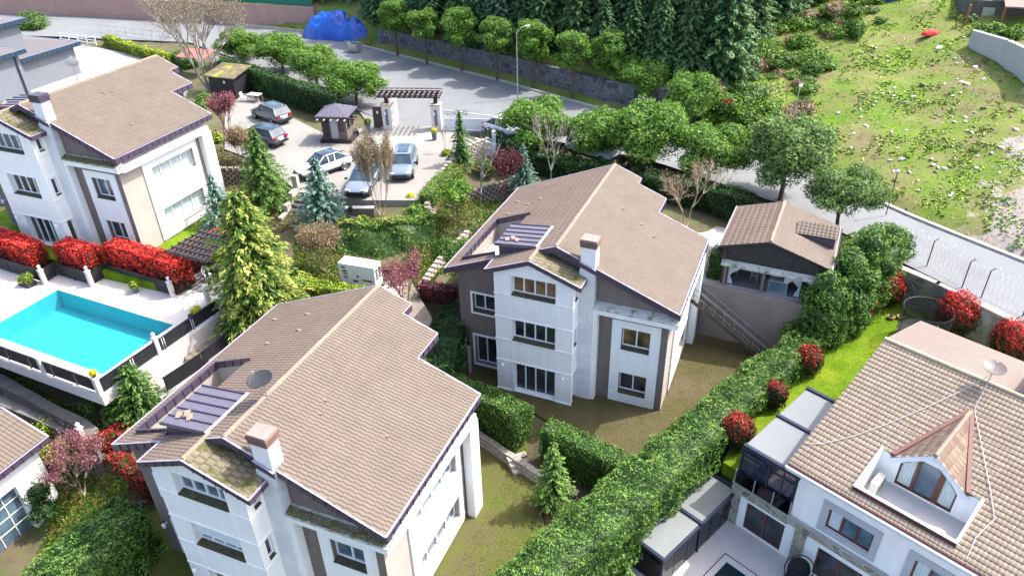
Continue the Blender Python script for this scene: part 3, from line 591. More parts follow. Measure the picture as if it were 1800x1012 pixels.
def villa(name_label, F4, opt):
    """three-storey white and taupe villa with gabled tile roof and projecting bay"""
    t = thing('villa', name_label, 'house', F4[:3], F4[3], 'matching three-storey villas')
    zr, s, Lb, Ld, Lf, uD, uE, wl, wr, vf = 9.63, .402, 11.13, 10.26, 8.22, 1.8, 3.64, 6.72, 6.77, -.36
    X = lambda u, v, z: (u, v, z)
    front = planebasis((0,0,0), (1,0,0), (0,-1,0)); bayp = planebasis((0,-1.38,0), (1,0,0), (0,-1,0)); rs = planebasis((6.25,0,0), (0,1,0), (1,0,0)); bs = planebasis((1.37,0,0), (0,1,0), (1,0,0)); ls = planebasis((-3.15,0,0), (0,1,0), (-1,0,0))
    wb = opt.get('base', -1.5)
    # main walls, taupe
    m = MB(); holesL = [(-5.18,-3.2,4.12,5.42),(-5.18,-3.2,.30,2.42)]; holesR = [(3.74,5.32,3.76,5.18),(3.74,5.32,.68,2.14)]
    holed(m, front, -6.05, -3.1, wb, 6.6, holesL, .34); holed(m, front, 2.2, 6.25, wb, 6.6, holesR, .34); m.poly([(-3.1,0,wb),(2.2,0,wb),(2.2,0,6.6),(-3.1,0,6.6)])
    zz = lambda u: zr-.14-s*abs(u)
    m.poly([(-6.05,0,6.6),(6.25,0,6.6),(6.25,0,zz(6.25)),(0,0,zz(0)),(-6.05,0,zz(6.05))])
    ring = [(-6.05,0),(-6.05,Lb-.5),(0,Lb-.5),(1.3,Lb-.5),(1.3,Ld-.5),(3.1,Ld-.5),(3.1,Lf-.5),(6.25,Lf-.5)]
    for (a, b), (c, d) in zip(ring, ring[1:]): m.poly([(a,b,wb),(c,d,wb),(c,d,zz(c)),(a,b,zz(a))])
    walls = m.build('wall', BROWN, t)
    # right side wall, beige in the sun, with two storeys of long openings in the white panel
    m = MB(); hs = [(2.4,6.2,3.75,5.15),(2.4,6.2,.68,2.18)]
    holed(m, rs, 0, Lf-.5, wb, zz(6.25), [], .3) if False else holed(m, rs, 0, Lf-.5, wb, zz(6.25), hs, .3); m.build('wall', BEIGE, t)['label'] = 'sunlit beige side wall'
    m = MB(); rp = planebasis((6.34,0,0), (0,1,0), (1,0,0)); holed(m, rp, 1.75, 6.6, .12, 5.62, hs, .09)
    for (ua, ub, za, zb) in ((1.75,6.6,5.62,5.62),): m.poly([(6.25,1.75,5.62),(6.34,1.75,5.62),(6.34,6.6,5.62),(6.25,6.6,5.62)])
    m.poly([(6.25,1.75,.12),(6.34,1.75,.12),(6.34,1.75,5.62),(6.25,1.75,5.62)]); m.poly([(6.25,6.6,.12),(6.34,6.6,.12),(6.34,6.6,5.62),(6.25,6.6,5.62)])
    for z in (.66, 2.3, 3.72, 5.28): pbox(m, rp, 1.75, 6.6, z-.015, z+.015, -.02, -.0)
    m.build('wall_panel', WHITE, t)
    sl_ = opt.get('side_sill', BEIGE)
    for za, zb in ((3.75,5.15),(.68,2.18)): window(t, rp, 2.4, 6.2, za, zb, 4, .38, glass=opt.get('side_glass', GLASS), sill=sl_, curtain=opt.get('curtain'), sillh=.06)
    # portal frame round the right bay and side
    m = MB(); m.box(2.1,2.45,-.43,-.004,wb,5.98); m.box(2.1,6.78,-.43,-.004,5.98,6.28); m.box(6.254,6.78,-.004,Lf-.6,5.86,6.28)
    m.box(6.345,6.78,6.9,Lf-.45,wb,5.86); m.build('portal_frame', WHITE, t)
    m = MB(); m.add([(2.06,-.47,6.285),(6.82,-.47,6.285),(6.82,-.47,6.33),(2.06,-.47,6.33),(2.2,-.004,6.285),(6.82,-.004,6.285),(6.82,-.004,6.58),(2.2,-.004,6.58)], [(0,1,2,3),(3,2,6,7),(7,6,5,4),(0,3,7,4),(1,5,6,2),(0,4,5,1)])
    lg = m.build('ledge', LEDGE, t)
    if opt.get('ledge_grass'):
        g = np.random.default_rng(5); n = 2600; p = np.stack([g.uniform(2.15,6.6,n), g.uniform(-.45,-.12,n), np.zeros(n)], 1); p[:,2] = 6.36+(p[:,1]+.47)*.52+.02; n_ = n
        link('ledge_grass', leafmesh('ledge_grass', [quads(p, g.normal(size=(n,3)), .09, .03, g, 1, np.tile([0,0,1.],(n,1)))], [g.random(n)]), opt['ledge_grass'], lg)
    # white window panel right of the portal
    m = MB(); pp = planebasis((0,-.05,0), (1,0,0), (0,-1,0)); holed(m, pp, 3.19, 5.87, wb, 5.64, holesR, .05)
    m.poly([(3.19,-.05,5.64),(5.87,-.05,5.64),(5.87,0,5.64),(3.19,0,5.64)]); m.poly([(3.19,-.05,wb),(3.19,-.05,5.64),(3.19,0,5.64),(3.19,0,wb)]); m.poly([(5.87,-.05,wb),(5.87,0,wb),(5.87,0,5.64),(5.87,-.05,5.64)])
    for u in (3.22,3.66,5.4,5.84): pbox(m, pp, u-.016, u+.016, .05, 5.6, -.018, 0)
    for z in (.62,2.2,3.7,5.24,5.6,.1):
        pbox(m, pp, 3.24, 3.64, z-.016, z+.016, -.02, 0); pbox(m, pp, 5.42, 5.82, z-.016, z+.016, -.02, 0)
    pbox(m, pp, 3.69, 5.37, 5.2, 5.23, -.02, 0); m.build('window_panel', WHITE, t)
    for (a, b, c, d), gk in zip(holesR, ('win_r2','win_r1')): window(t, pp, a, b, c, d, 2, .36, glass=opt.get(gk, GLASS))
    # left wall windows with white surrounds
    for a, b, c, d in holesL:
        m = MB()
        for q in ((a-.12,a,c-.12,d+.10),(a,b+.04,d,d+.10),(a,b+.04,c-.12,c)): pbox(m, front, *q, -.07, .0)
        m.build('window_surround', TRIM, t)
    window(t, front, *holesL[0], 3, .33); window(t, front, *holesL[1], 3, .33, sill=None, name='door')
    # bay
    m = MB(); bh = [(-2.15,.38,6.78,8.0),(-2.15,.38,3.75,5.18),(-2.1,.40,.05,2.14)]
    zb = lambda u: (zr-.20-s*abs(u)) if u < -1.05 else 9.02-.374*(u+1.05)
    holed(m, bayp, -3.15, 1.37, wb, 8.02, bh, .36); m.poly([(-3.15,-1.38,8.02),(1.37,-1.38,8.02),(1.37,-1.38,zb(1.37)),(-1.05,-1.38,9.02),(-3.15,-1.38,zb(-3.15))])
    sh = [(-1.05,-.68,6.95,7.85),(-1.05,-.68,3.95,5.1),(-1.05,-.6,.1,2.1)]; holed(m, bs, -1.38, 0, wb, zb(1.37), sh, .2)
    m.poly([(-3.15,-1.38,wb),(-3.15,0,wb),(-3.15,0,zb(-3.15)),(-3.15,-1.38,zb(-3.15))])
    for z in (2.2,3.7,5.22,6.72):
        pbox(m, bayp, -3.19, 1.41, z-.03, z+.03, -.04, 0); pbox(m, bs, -1.38, 0, z-.03, z+.03, -.04, 0); pbox(m, ls, -1.38, 0, z-.03, z+.03, -.04, 0)
    for u in (-2.19, .44): pbox(m, bayp, u-.02, u+.02, .1, 8.3, -.022, 0)
    for u in (-3.13, 1.35): pbox(m, bayp, u-.02, u+.02, .1, 8.0, -.022, 0)
    pbox(m, bayp, -3.2, -2.2, wb, .10, -.05, 0); pbox(m, bayp, .45, 1.42, wb, .10, -.05, 0); m.build('bay_wall', WHITE, t)
    for (a, b, c, d), gk in zip(bh[:2], ('bay3','bay2')): window(t, bayp, a, b, c, d, 4, .36, glass=opt.get(gk, GLASS))
    window(t, bayp, *bh[2], 4, .3, sill=WHITE, name='terrace_door', sillh=.05)
    for q in sh: window(t, bs, *q, 1, .18, sillh=.05)
    if opt.get('shutter'):
        m = MB(); pbox(m, bayp, -2.1, .33, 4.45, 5.12, .10, .28); m.build('roller_blind', simple('white_blind', (.62,.68,.72), .6, .05), t)
    # lanterns
    for u in opt.get('lamps', (-2.75,.93)):
        l = MB(); l.cbox((u,-1.46,1.95),.05,.14,.04); l.cbox((u,-1.56,1.9),.11,.11,.17); l.cyl(u,-1.56,1.985,2.06,.09,.02,6); l.build('wall_lantern', TRIM, t)
    l = MB(); l.cbox((-5.72,-.08,2.05),.05,.16,.04); l.cbox((-5.72,-.2,2.0),.12,.12,.18); l.cyl(-5.72,-.2,2.09,2.17,.1,.02,6); l.build('wall_lantern', TRIM, t)
    # chimney breast and stack
    m = MB(); m.box(1.374,2.2,-.5,-.004,wb,8.6); m.build('chimney_breast', simple('streaked_white', (.70,.71,.72), .8, .12, 1.2, fine=7, dirt=((.5,.5,.5), 1.8, .56)), t)
    m = MB(); m.box(1.42,2.22,-.47,.16,8.4,9.97); ch = m.build('chimney', WHITE, t)
    m = MB(); m.box(1.37,2.27,-.52,.21,9.97,10.22); m.box(1.34,2.30,-.55,.24,10.22,10.31); m.build('chimney_cap', opt.get('cap', CHIMCAP), ch); m = MB(); m.box(1.38,2.26,-.51,.20,10.312,10.42); m.build('cap_slab', opt.get('cap', simple('pinkish_slab', (.33,.21,.185), .8, .2, 4)), ch)
    # roofs
    roof = None
    def sheet(nm, rects, side, mat, zf, seed, u_of=lambda d, sd: sd*d, v_of=lambda v: v, par=t):
        V, F, Rn = tile_sheet(rects, zf, .36, .19, .042 if side > 0 else .026, .006, .055, seed=seed); V[:,0] = V[:,0]*side  # shallower grooves keep the shaded left slope lighter
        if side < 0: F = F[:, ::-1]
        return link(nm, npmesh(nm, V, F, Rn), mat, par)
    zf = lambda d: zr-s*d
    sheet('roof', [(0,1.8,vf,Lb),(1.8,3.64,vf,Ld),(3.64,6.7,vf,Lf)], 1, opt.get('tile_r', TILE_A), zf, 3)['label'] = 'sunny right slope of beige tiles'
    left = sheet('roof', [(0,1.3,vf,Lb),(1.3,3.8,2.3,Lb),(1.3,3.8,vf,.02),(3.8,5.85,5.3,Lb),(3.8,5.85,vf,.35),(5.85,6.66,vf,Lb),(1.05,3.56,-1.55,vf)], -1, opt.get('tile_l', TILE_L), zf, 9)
    # bay right slope, mossy
    zb2 = lambda d: 9.22-.374*d
    V, F, Rn = tile_sheet([(0,2.82,-1.55,0)], zb2, .34, .30, .024, .03, .15, seed=4); V[:,0] = V[:,0]-1.05; link('bay_roof', npmesh('bay_roof', V, F, Rn), TILE_M, t)
    # underside deck just below the tiles (keeps light out)
    m = MB()
    for q in ([(0,vf,0),(0,Lb,0),(-1.3,Lb,0),(-1.3,vf,0)],[(-1.3,2.3,0),(-1.3,Lb,0),(-3.8,Lb,0),(-3.8,2.3,0)],[(-3.8,5.3,0),(-3.8,Lb,0),(-5.85,Lb,0),(-5.85,5.3,0)],[(-5.85,vf,0),(-5.85,Lb,0),(-6.7,Lb,0),(-6.7,vf,0)],[(-1.3,vf,0),(-1.3,.02,0),(-3.8,.02,0),(-3.8,vf,0)],[(-3.8,vf,0),(-3.8,.35,0),(-5.85,.35,0),(-5.85,vf,0)],
              [(0,vf,0),(1.8,vf,0),(1.8,Lb,0),(0,Lb,0)],[(1.8,vf,0),(3.64,vf,0),(3.64,Ld,0),(1.8,Ld,0)],[(3.64,vf,0),(6.75,vf,0),(6.75,Lf,0),(3.64,Lf,0)],[(-3.56,-1.55,0),(-1.05,-1.55,0),(-1.05,vf,0),(-3.56,vf,0)]):
        m.poly([(u,v,zr-.06-s*abs(u)) for u, v, _ in q])
    m.poly([(-1.05,-1.55,9.16),(1.8,-1.55,8.1),(1.8,0,8.1),(-1.05,0,9.16)]); m.build('roof_deck', simple('soffit', (.30,.27,.27), .9, .1), t)
    # ridge caps
    m = MB()
    for k in range(30):
        v0 = vf+.02+(Lb-vf-.04)*k/30; v1 = v0+(Lb-vf)/30+.03; m.tube([(0,v0,zr+.0),(0,v1,zr-.012)], [.10,.115], 8)
    m.build('ridge_cap', opt.get('ridge', RIDGE), t, smooth=False); m = MB()
    for k in range(4): m.tube([(-1.05,-1.5+.37*k,9.21),(-1.05,-1.11+.37*k,9.2)], [.10,.115], 8)
    m.build('ridge_cap', opt.get('ridge', RIDGE), t)['label'] = 'short ridge cap of the bay roof'
    # fascias
    fm, lp = MB(), MB(); Z = lambda u: zr+.02-s*abs(u)
    for a, b in (((-wl,vf),(-3.56,vf)),((-.9,vf),(0,vf)),((0,vf),(1.38,vf)),((2.28,vf),(wr,vf)),((wr,vf),(wr,Lf)),((wr,Lf),(uE,Lf)),((uE,Lf),(uE,Ld)),((uE,Ld),(uD,Ld)),((uD,Ld),(uD,Lb)),((uD,Lb),(0,Lb)),((0,Lb),(-wl,Lb)),((-wl,Lb),(-wl,vf))):
        fascia(fm, lp, (*a, Z(a[0])), (*b, Z(b[0])))
    fascia(fm, lp, (1.38,-.535,Z(1.38)), (2.28,-.535,Z(2.28)), .28)
    zq = lambda u: 9.25-.374*(u+1.05)
    fascia(fm, lp, (-3.6,-1.57,Z(3.6)), (-1.05,-1.57,Z(1.05)), .27); fascia(fm, lp, (-1.05,-1.57,Z(1.05)), (1.8,-1.57,zq(1.8)), .27); fascia(fm, lp, (1.8,-1.57,zq(1.8)), (1.8,-.1,zq(1.8)), .27); fascia(fm, lp, (-3.6,-1.57,Z(3.6)), (-3.6,vf,Z(3.6)), .27)
    fm.build('fascia', PURP, t); lp.build('gutter', LIP, t)
    # roof terrace: sunk floor, walls, metal parapet
    m = MB(); zt = 6.15; z1 = zr-s*5.85; z2 = zr-s*3.8
    m.poly([(-5.85,.35,zt),(-3.8,.35,zt),(-3.8,5.3,zt),(-5.85,5.3,zt)]); m.build('terrace_floor', simple('terrace_floor', (.42,.43,.42), .8, .15, 2), t)
    m = MB(); m.poly([(-5.85,.35,zt),(-5.85,5.3,zt),(-5.85,5.3,z1),(-5.85,.35,z1)]); m.poly([(-5.85,5.3,zt),(-3.8,5.3,zt),(-3.8,5.3,z2),(-5.85,5.3,z1)]); m.poly([(-3.8,2.3,zt),(-3.8,5.3,zt),(-3.8,5.3,z2),(-3.8,2.3,z2)]); m.poly([(-5.85,.35,zt),(-3.8,.35,zt),(-3.8,.35,z2),(-5.85,.35,z1)]); m.build('terrace_wall', BEIGE, t)
    fm, lp = MB(), MB()
    fascia(fm, lp, (-5.85,.33,z1+.2), (-5.85,5.3,z1+.2), .42); fascia(fm, lp, (-5.85,5.3,z1+.2), (-3.6,5.3,z2+.24), .36); fascia(fm, lp, (-5.85,.33,z1+.2), (-3.8,.33,z2+.12), .24); fm.build('parapet', PURP, t); lp.build('parapet_cap', PURP, t)
    # shed dormer over the terrace
    m = MB(); zd = lambda u: 9.22-.10*(-u-1.25)
    m.add([(-3.4,.0,zt),(-1.3,.0,zt),(-1.3,.0,zd(-1.3)-.1),(-3.4,.0,zd(-3.4)-.1),(-3.4,2.25,zt),(-1.3,2.25,zt),(-1.3,2.25,zd(-1.3)-.1),(-3.4,2.25,zd(-3.4)-.1)], [(0,1,2,3),(7,6,5,4),(0,3,7,4)]); dm = m.build('dormer', PURP, t)
    m = MB(); m.add([(-3.62,-.1,zd(-3.62)-.1),(-1.22,-.1,zd(-1.22)-.1),(-1.22,2.4,zd(-1.22)-.1),(-3.62,2.4,zd(-3.62)-.1),(-3.62,-.1,zd(-3.62)),(-1.22,-.1,zd(-1.22)),(-1.22,2.4,zd(-1.22)),(-3.62,2.4,zd(-3.62))], [(0,3,2,1),(4,5,6,7),(0,1,5,4),(1,2,6,5),(2,3,7,6),(3,0,4,7)])
    m.build('dormer_roof', PURPL, dm)
    for k in range(6): v = -.08+2.46*k/5; m = MB(); m.bar((-3.6,v,zd(-3.6)+.03), (-1.24,v,zd(-1.24)+.03), .045, .055); m.build('standing_seam', PURP, dm)
    for k in range(3): m = MB(); m.cbox((-3.1+.28*k, .5+.16*(k % 2), zd(-3.1+.28*k)+.05), .24, .40, .04, .5+.1*k); m.build('loose_tile', RIDGE, dm)
    pn = planebasis((-3.41,0,0), (0,1,0), (-1,0,0)); window(dm, pn, .25, 2.0, zt+.05, zt+2.1, 2, .02, sill=None, name='dormer_window')
    m = MB(); m.bar((-1.16,-.1,zd(-1.2)+.03),(-1.16,2.45,zd(-1.2)+.03),.12,.03); m.build('flashing', simple('white_flashing', (.75,.74,.72), .6, .1), t)
    # small vent tiles
    vr = random.Random(opt.get('seed', 1))
    for k in range(7):
        u, v = (1 if k % 2 else -1)*vr.uniform(1.4,5.6), vr.uniform(2.5,7.2); m = MB()
        if u < 0: v = vr.uniform(6,10)
        c = Vector((u, v, zr+.045-s*abs(u))); sg = 1 if u > 0 else -1
        m.add([c+Vector((-.12*sg,-.07,.02)), c+Vector((-.12*sg,.07,.02)), c+Vector((.13*sg,.07,.02)), c+Vector((.13*sg,-.07,.02)), c+Vector((.12*sg,.07,-.05)), c+Vector((.12*sg,-.07,-.05))], [(0,1,2,3),(3,2,4,5)])
        m.build('vent_tile', simple('vent_tile', (.22,.165,.13), .8, .2), t)
    return t
GRL = leafmat('dry_moss_grass', [(0,(.10,.10,.03)),(.5,(.24,.22,.08)),(1,(.38,.34,.16))])
villa('nearest white villa with mossy bay roof and round dish on its ridge', FF, dict(ledge_grass=GRL, bay3=GLASSB, bay2=GLASSB, win_r2=GLASSB, shutter=True, side_glass=GLASSB, seed=4))
villa('white and taupe villa alone in the middle, with a full front of dark windows', FM, dict(tile_r=TILE_A, bay3=GLASSW, win_r2=GLASSW, seed=2, side_glass=GLASS))
villa('villa behind the red hedge and the blue swimming pool', FL, dict(curtain=CURT, side_glass=CURT, ledge_grass=GRL, win_r2=GLASSB, bay3=GLASSB, cap=PURP, seed=7, tile_l=TILE_A, tile_r=TILE_A))
# ---------------------------------------------------------------- villa with roll-tile roof, dormer terrace, glass rooms
def sand_villa():
    t = thing('villa', 'white villa with sand coloured roll tiles, gabled dormer and brown window frames', 'house', FR_[:3], FR_[3])
    fr = planebasis((0,0,0), (1,0,0), (0,-1,0)); S = .293; Z0 = 4.636; ZR = 6.89; VR = 7.69; UE, UR = 2.33, 19.
    BRN = simple('brown_window_frame', (.13,.045,.025), .45, .2, 5); GREYP = simple('grey_surround', (.40,.42,.45), .8, .08, 1.5); STONE = stonemat('facade_stone', 2.6, [(.13,.14,.11),(.30,.29,.22),(.20,.21,.18),(.36,.31,.20),(.10,.12,.11),(.40,.38,.31)], (.36,.35,.31), .05)
    RW = simple('villa_white', (.80,.81,.81), .8, .05, 1.0, fine=12, streak=((.85,.84,.82), 2.5, .4))
    up = [(4.36,6.36,1.60,2.80),(8.05,10.1,1.60,2.80),(11.8,13.8,1.6,2.8)]; dn = [(.70,2.72,-1.60,.20),(4.38,6.5,-1.62,.22),(8.1,10.2,-1.62,.22)]
    m = MB(); holed(m, fr, 2.8, UR-.6, 1.06, 4.25, up, .16); holed(m, fr, 0, UR-.6, -1.72, .62, dn, .16)
    m.poly([(2.8,0,1.06),(2.8,VR*2-1,1.06),(2.8,VR*2-1,4.25),(2.8,0,4.25)]); m.poly([(2.8,.3,4.25),(2.8,VR,ZR-.2),(2.8,VR*2-.5,4.3)]); m.poly([(0,0,-1.72),(0,6,-1.72),(0,6,.62),(0,0,.62)]); m.build('wall', RW, t)
    for a, b, c, d in up:
        m = MB()
        for q in ((a-.3,a,c-.3,d+.36),(b,b+.3,c-.3,d+.36),(a,b,d,d+.36),(a,b,c-.3,c)): pbox(m, fr, *q, -.045, 0)
        m.build('window_surround', GREYP, t)
    for q in up: window(t, fr, *q, 3, .14, frame=BRN, glass=GLASSB, sill=None, curtain=None, fw=.07)
    for a, b, c, d in up:
        m = MB(); pts = []; n = 14
        for k in range(n+1): pts.append((a+.09+.5*k/n, .125-.014*math.sin(k*2.1)))
        m.add([(u,v,z) for z in (c+.09,d-.09) for u, v in pts], [(k,k+1,n+2+k,n+1+k) for k in range(n)]); m.build('curtain', CURT, t)
    for q in dn: window(t, fr, *q, 2, .14, frame=BRN, glass=GLASS, sill=None, fw=.08, name='terrace_door')
    m = MB(); pbox(m, fr, -.02, 2.8, .5, 1.06, -.13, 0); pbox(m, fr, 2.8, UR-.6, .62, 1.06, -.13, 0)
    for a, b in ((-.02,.34),(3.22,3.78),(7.1,7.6)): pbox(m, fr, a, b, -1.72, .5 if a < 1 else .62, -.07, 0)
    m.box(-.16,-.02,-.13,.3,-1.72,1.06); m.build('stone_cladding', STONE, t)
    m = MB(); pbox(m, fr, 2.8, UR-.6, 1.06, 1.12, -.18, 0); pbox(m, fr, -.18, 2.8, 1.06, 1.10, -.16, 0); m.box(0,2.8,0,5.8,1.0,1.1); m.build('balcony_slab', CONCW, t)
    # front roof slope with the terrace cut out
    zf = lambda d: ZR-S*d; a, b, c, e = 5.1, 9.02, .0, 2.22
    pr_ = lambda V: np.stack([V[:,1], VR-V[:,0], V[:,2]], 1)
    D = lambda v: VR-v
    tri = []   # tiles beside and behind the dormer; the dormer roof covers the join
    rects = [(0,D(-.55),UE,a),(0,D(-.55),b,UR),(0,D(5.9),a,b),(D(c),D(-.55),a,b)]
    for k in range(11):  # stepped strips follow the dormer valley
        v0, v1 = 2.22+(5.9-2.22)*k/11, 2.22+(5.9-2.22)*(k+1)/11; w = 1.46*(1-(k+.0)/11)-.02
        rects += [(D(v1),D(v0),a,7.02-w),(D(v1),D(v0),7.02+w,b)]
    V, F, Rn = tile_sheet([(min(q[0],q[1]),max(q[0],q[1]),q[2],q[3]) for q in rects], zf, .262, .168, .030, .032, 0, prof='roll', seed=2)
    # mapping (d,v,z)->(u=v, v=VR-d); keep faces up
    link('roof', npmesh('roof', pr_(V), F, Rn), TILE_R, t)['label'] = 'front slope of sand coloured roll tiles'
    m = MB(); T = lambda u, v: (u, v, ZR-S*(VR-v)-.03)
    for q in ((UE,a,-.5,VR),(b,UR,-.5,VR),(a,b,5.9,VR),(a,b,-.5,c)): m.poly([T(q[0],q[2]),T(q[1],q[2]),T(q[1],q[3]),T(q[0],q[3])])
    m.poly([T(a,e),T(5.58,e),T(7.02,5.9),T(a,5.9)]); m.poly([T(8.46,e),T(b,e),T(b,5.9),T(7.02,5.9)]); m.build('roof_deck', simple('brown_felt', (.12,.05,.04), .9, .2), t)
    # rear slope, flat corrugated sheet look
    RS = simple('rear_sheet', (.215,.165,.14), .6, .08, 1.2, fine=20)
    m = MB(); n = 70; zb = lambda v: ZR-.285*(v-VR)
    for k in range(n):
        u0, u1 = UE+(9.2-UE)*k/n, UE+(9.2-UE)*(k+1)/n; q = u1-.025; v1 = 12.9
        m.poly([(u0,VR,ZR+.02),(q,VR,ZR+.02),(q,v1,zb(v1)+.02),(u0,v1,zb(v1)+.02)]); m.poly([(q,VR,ZR-.02),(u1,VR,ZR-.02),(u1,v1,zb(v1)-.02),(q,v1,zb(v1)-.02)]); m.poly([(q,VR,ZR-.02),(q,VR,ZR+.02),(q,v1,zb(v1)+.02),(q,v1,zb(v1)-.02)])
    m.build('rear_roof', RS, t)
    m = MB(); m.poly([(9.2,VR,ZR-.02),(UR,VR,ZR-.02),(UR,13.5,zb(13.5)-.02),(9.2,13.5,zb(13.5)-.02)]); m.poly([(2.9,12.4,.8),(UR,12.4,.8),(UR,12.4,5.4),(2.9,12.4,5.4)]); m.build('rear_wall', RW, t)
    m = MB(); m.box(8.5,13,8.5,11.5,5.6,7.35); rd = m.build('rear_dormer', RW, t)
    V, F, Rn = tile_sheet([(0,3.6,8.2,13.3)], lambda d: 7.75-.14*d, .3, .2, .05, .035, 0, prof='roll', seed=5); link('rear_dormer_roof', npmesh('rdr', np.stack([V[:,1], 8.2+V[:,0], V[:,2]],1), F[:, ::-1], Rn), TILE_R, rd)
    # ridge, mossy yellow
    m = MB()
    for k in range(42): u0 = UE+(UR-UE)*k/42; m.tube([(u0,VR,ZR+.06),(u0+.44,VR,ZR+.045)], [.10,.12], 8)
    m.build('ridge_cap', simple('lichened_ridge', (.50,.40,.27), .85, .2, 2, dirt=((.42,.33,.07), 1.3, .56), bmp=.3), t)
    # eaves: board, gutter, verge
    ze = Z0-.6*S; m = MB(); m.box(UE,UR,-.62,-.56,ze-.34,ze-.06); m.add([(UE+.02,-.56,ze-.32),(UR,-.56,ze-.32),(UR,0,ze-.30),(UE+.02,0,ze-.30)], [(0,1,2,3)])
    m.box(UE,2.8,-.6,.0,ze-.33,ze-.1); m.build('eaves', simple('pale_blue_soffit', (.55,.60,.66), .7, .06, 2), t)
    m = MB(); m.box(UE-.02,UR,-.72,-.64,ze-.12,ze-.06); m.build('gutter', TRIM, t)
    m = MB(); m.box(UE+.03,UR,-.6,-.555,ze-.06,ze+.03); m.build('eaves_board', simple('brown_board', (.12,.04,.03), .8, .2), t)  # dark brown board under the tile ends
    # recessed terrace
    m = MB(); zfl = 3.82; zr = lambda v: ZR-S*(VR-v)
    m.poly([(a,c,zfl),(b,c,zfl),(b,e+.05,zfl),(a,e+.05,zfl)]); m.build('terrace_floor', simple('terrace_tile', (.44,.43,.43), .7, .12, 1.6, fine=20), t)
    m = MB()
    for u, s_ in ((a,1),(b,-1)):
        vs = [(u,c-.12,zfl),(u,e,zfl),(u,e,zr(e)+.16),(u,c-.12,zr(c)+.19)]; m.add(vs+[(x-.10*s_,y,z) for x, y, z in vs], [(0,1,2,3),(7,6,5,4),(3,2,6,7),(0,3,7,4),(1,5,6,2)])
    m.box(a-.1,b+.1,c-.13,c,zfl-.1,zr(c)+.20); m.build('terrace_parapet', RW, t)
    m = MB(); m.box(a-.09,b+.09,c-.165,c-.132,zr(c)-.16,zr(c)+.15); m.build('flashing', simple('maroon_flashing', (.10,.022,.025), .5, .2), t)
    # dormer
    pk, sg, ul, ur_, uc = 6.36, 5.22, 5.58, 8.46, 7.02
    m = MB(); W_ = [(5.9,3.92),(8.22,3.92),(8.22,4.95),(7.5,5.75),(6.55,5.75),(5.9,5.1)]
    o_ = [(a,zfl),(b,zfl),(b,zr(e)+.10),(ur_,sg-.05),(uc,pk-.08),(ul,sg-.05),(a,zr(e)+.10)]
    # front wall built as bands round the glazed opening
    for q in ([(a,zfl),(5.9,zfl),(5.9,5.1),(ul,sg-.05),(a,zr(e)+.10)], [(b,zfl),(b,zr(e)+.10),(ur_,sg-.05),(8.22,4.95),(8.22,zfl)], [(5.9,zfl),(8.22,zfl),(8.22,3.92),(5.9,3.92)],
              [(ul,sg-.05),(5.9,5.1),(6.55,5.75),(uc,pk-.08)], [(uc,pk-.08),(6.55,5.75),(7.5,5.75)], [(uc,pk-.08),(7.5,5.75),(8.22,4.95),(ur_,sg-.05)]): m.poly([(u,e,z) for u, z in q])
    dw = m.build('dormer_wall', RW, t)
    m = MB(); m.poly([(u,e+.12,z) for u, z in W_]); gl = m.build('dormer_glass', GLASSB, dw)
    m = MB()
    for i in range(6): m.bar((W_[i][0],e+.06,W_[i][1]), (W_[(i+1)%6][0],e+.06,W_[(i+1)%6][1]), .09, .09, (0,1,0))
    for u, z in ((6.58,5.72),(7.46,5.72),(7.56,5.6)): m.bar((u,e+.05,3.94),(u,e+.05,z),.1,.1,(0,1,0))
    m.build('dormer_frame', BRN, dw)
    for u0, u1, zt in ((5.96,6.5,5.1),(7.62,8.15,4.95)):
        m = MB(); n = 16; P = [(u0+(u1-u0)*k/n, e+.10-.02*math.sin(k*2.2)) for k in range(n+1)]
        zt_ = [min(5.6, 5.08+(p[0]-5.9)*1.0) if u0 < 7 else min(5.5, 4.9+(8.22-p[0])*1.1) for p in P]
        m.add([(p[0],p[1],4.0) for p in P]+[(p[0],p[1],z) for p, z in zip(P, zt_)], [(k,k+1,n+2+k,n+1+k) for k in range(n)]); m.build('curtain', CURT, dw)
    m = MB()
    for u0, u1 in ((ul-.1,uc),(uc,ur_+.1)):
        z0_, z1_ = (sg-.08, pk) if u0 < 7 else (pk, sg-.08); m.bar((u0,e-.06,z0_-.10),(u1,e-.06,z1_-.10),.12,.22,(0,0,1))
    m.build('dormer_barge', simple('pale_barge', (.62,.68,.76), .6, .05, 2), dw)
    # dormer roof: two triangular slopes of smaller tiles
    slope = (pk-sg)/(uc-ul); nb = 0; V_, F_, R__ = [], [], []
    for sd in (-1, 1):
        rect = []
        for k in range(12):
            v0, v1 = (e-.12) + (5.95-e+.12)*k/12, (e-.12)+(5.95-e+.12)*(k+1)/12; w = (uc-ul+.14)*(1-(k)/12)
            rect.append((0, max(w-.04,.1), v0, v1))
        V, F, Rn = tile_sheet(rect, lambda d: pk+.03-slope*d, .30, .13, .022, .02, .0, prof='roll', seed=sd)
        V = np.stack([uc+sd*V[:,0], V[:,1], V[:,2]], 1); V_.append(V); F_.append((F if sd > 0 else F[:, ::-1])+nb); R__.append(Rn); nb += len(V)
    V_ = np.concatenate(V_); link('dormer_roof', npmesh('dormer_roof', V_, np.concatenate(F_), np.concatenate(R__)), tilemat('dormer_tiles', (.20,.135,.10), (.32,.25,.19)), dw)
    m = MB()
    for k in range(12): v0 = e-.14+3.75*k/12; m.tube([(uc,v0,pk+.05),(uc,v0+.34,pk+.04)], [.09,.11], 8)
    m.build('ridge_cap', RIDGE, dw)
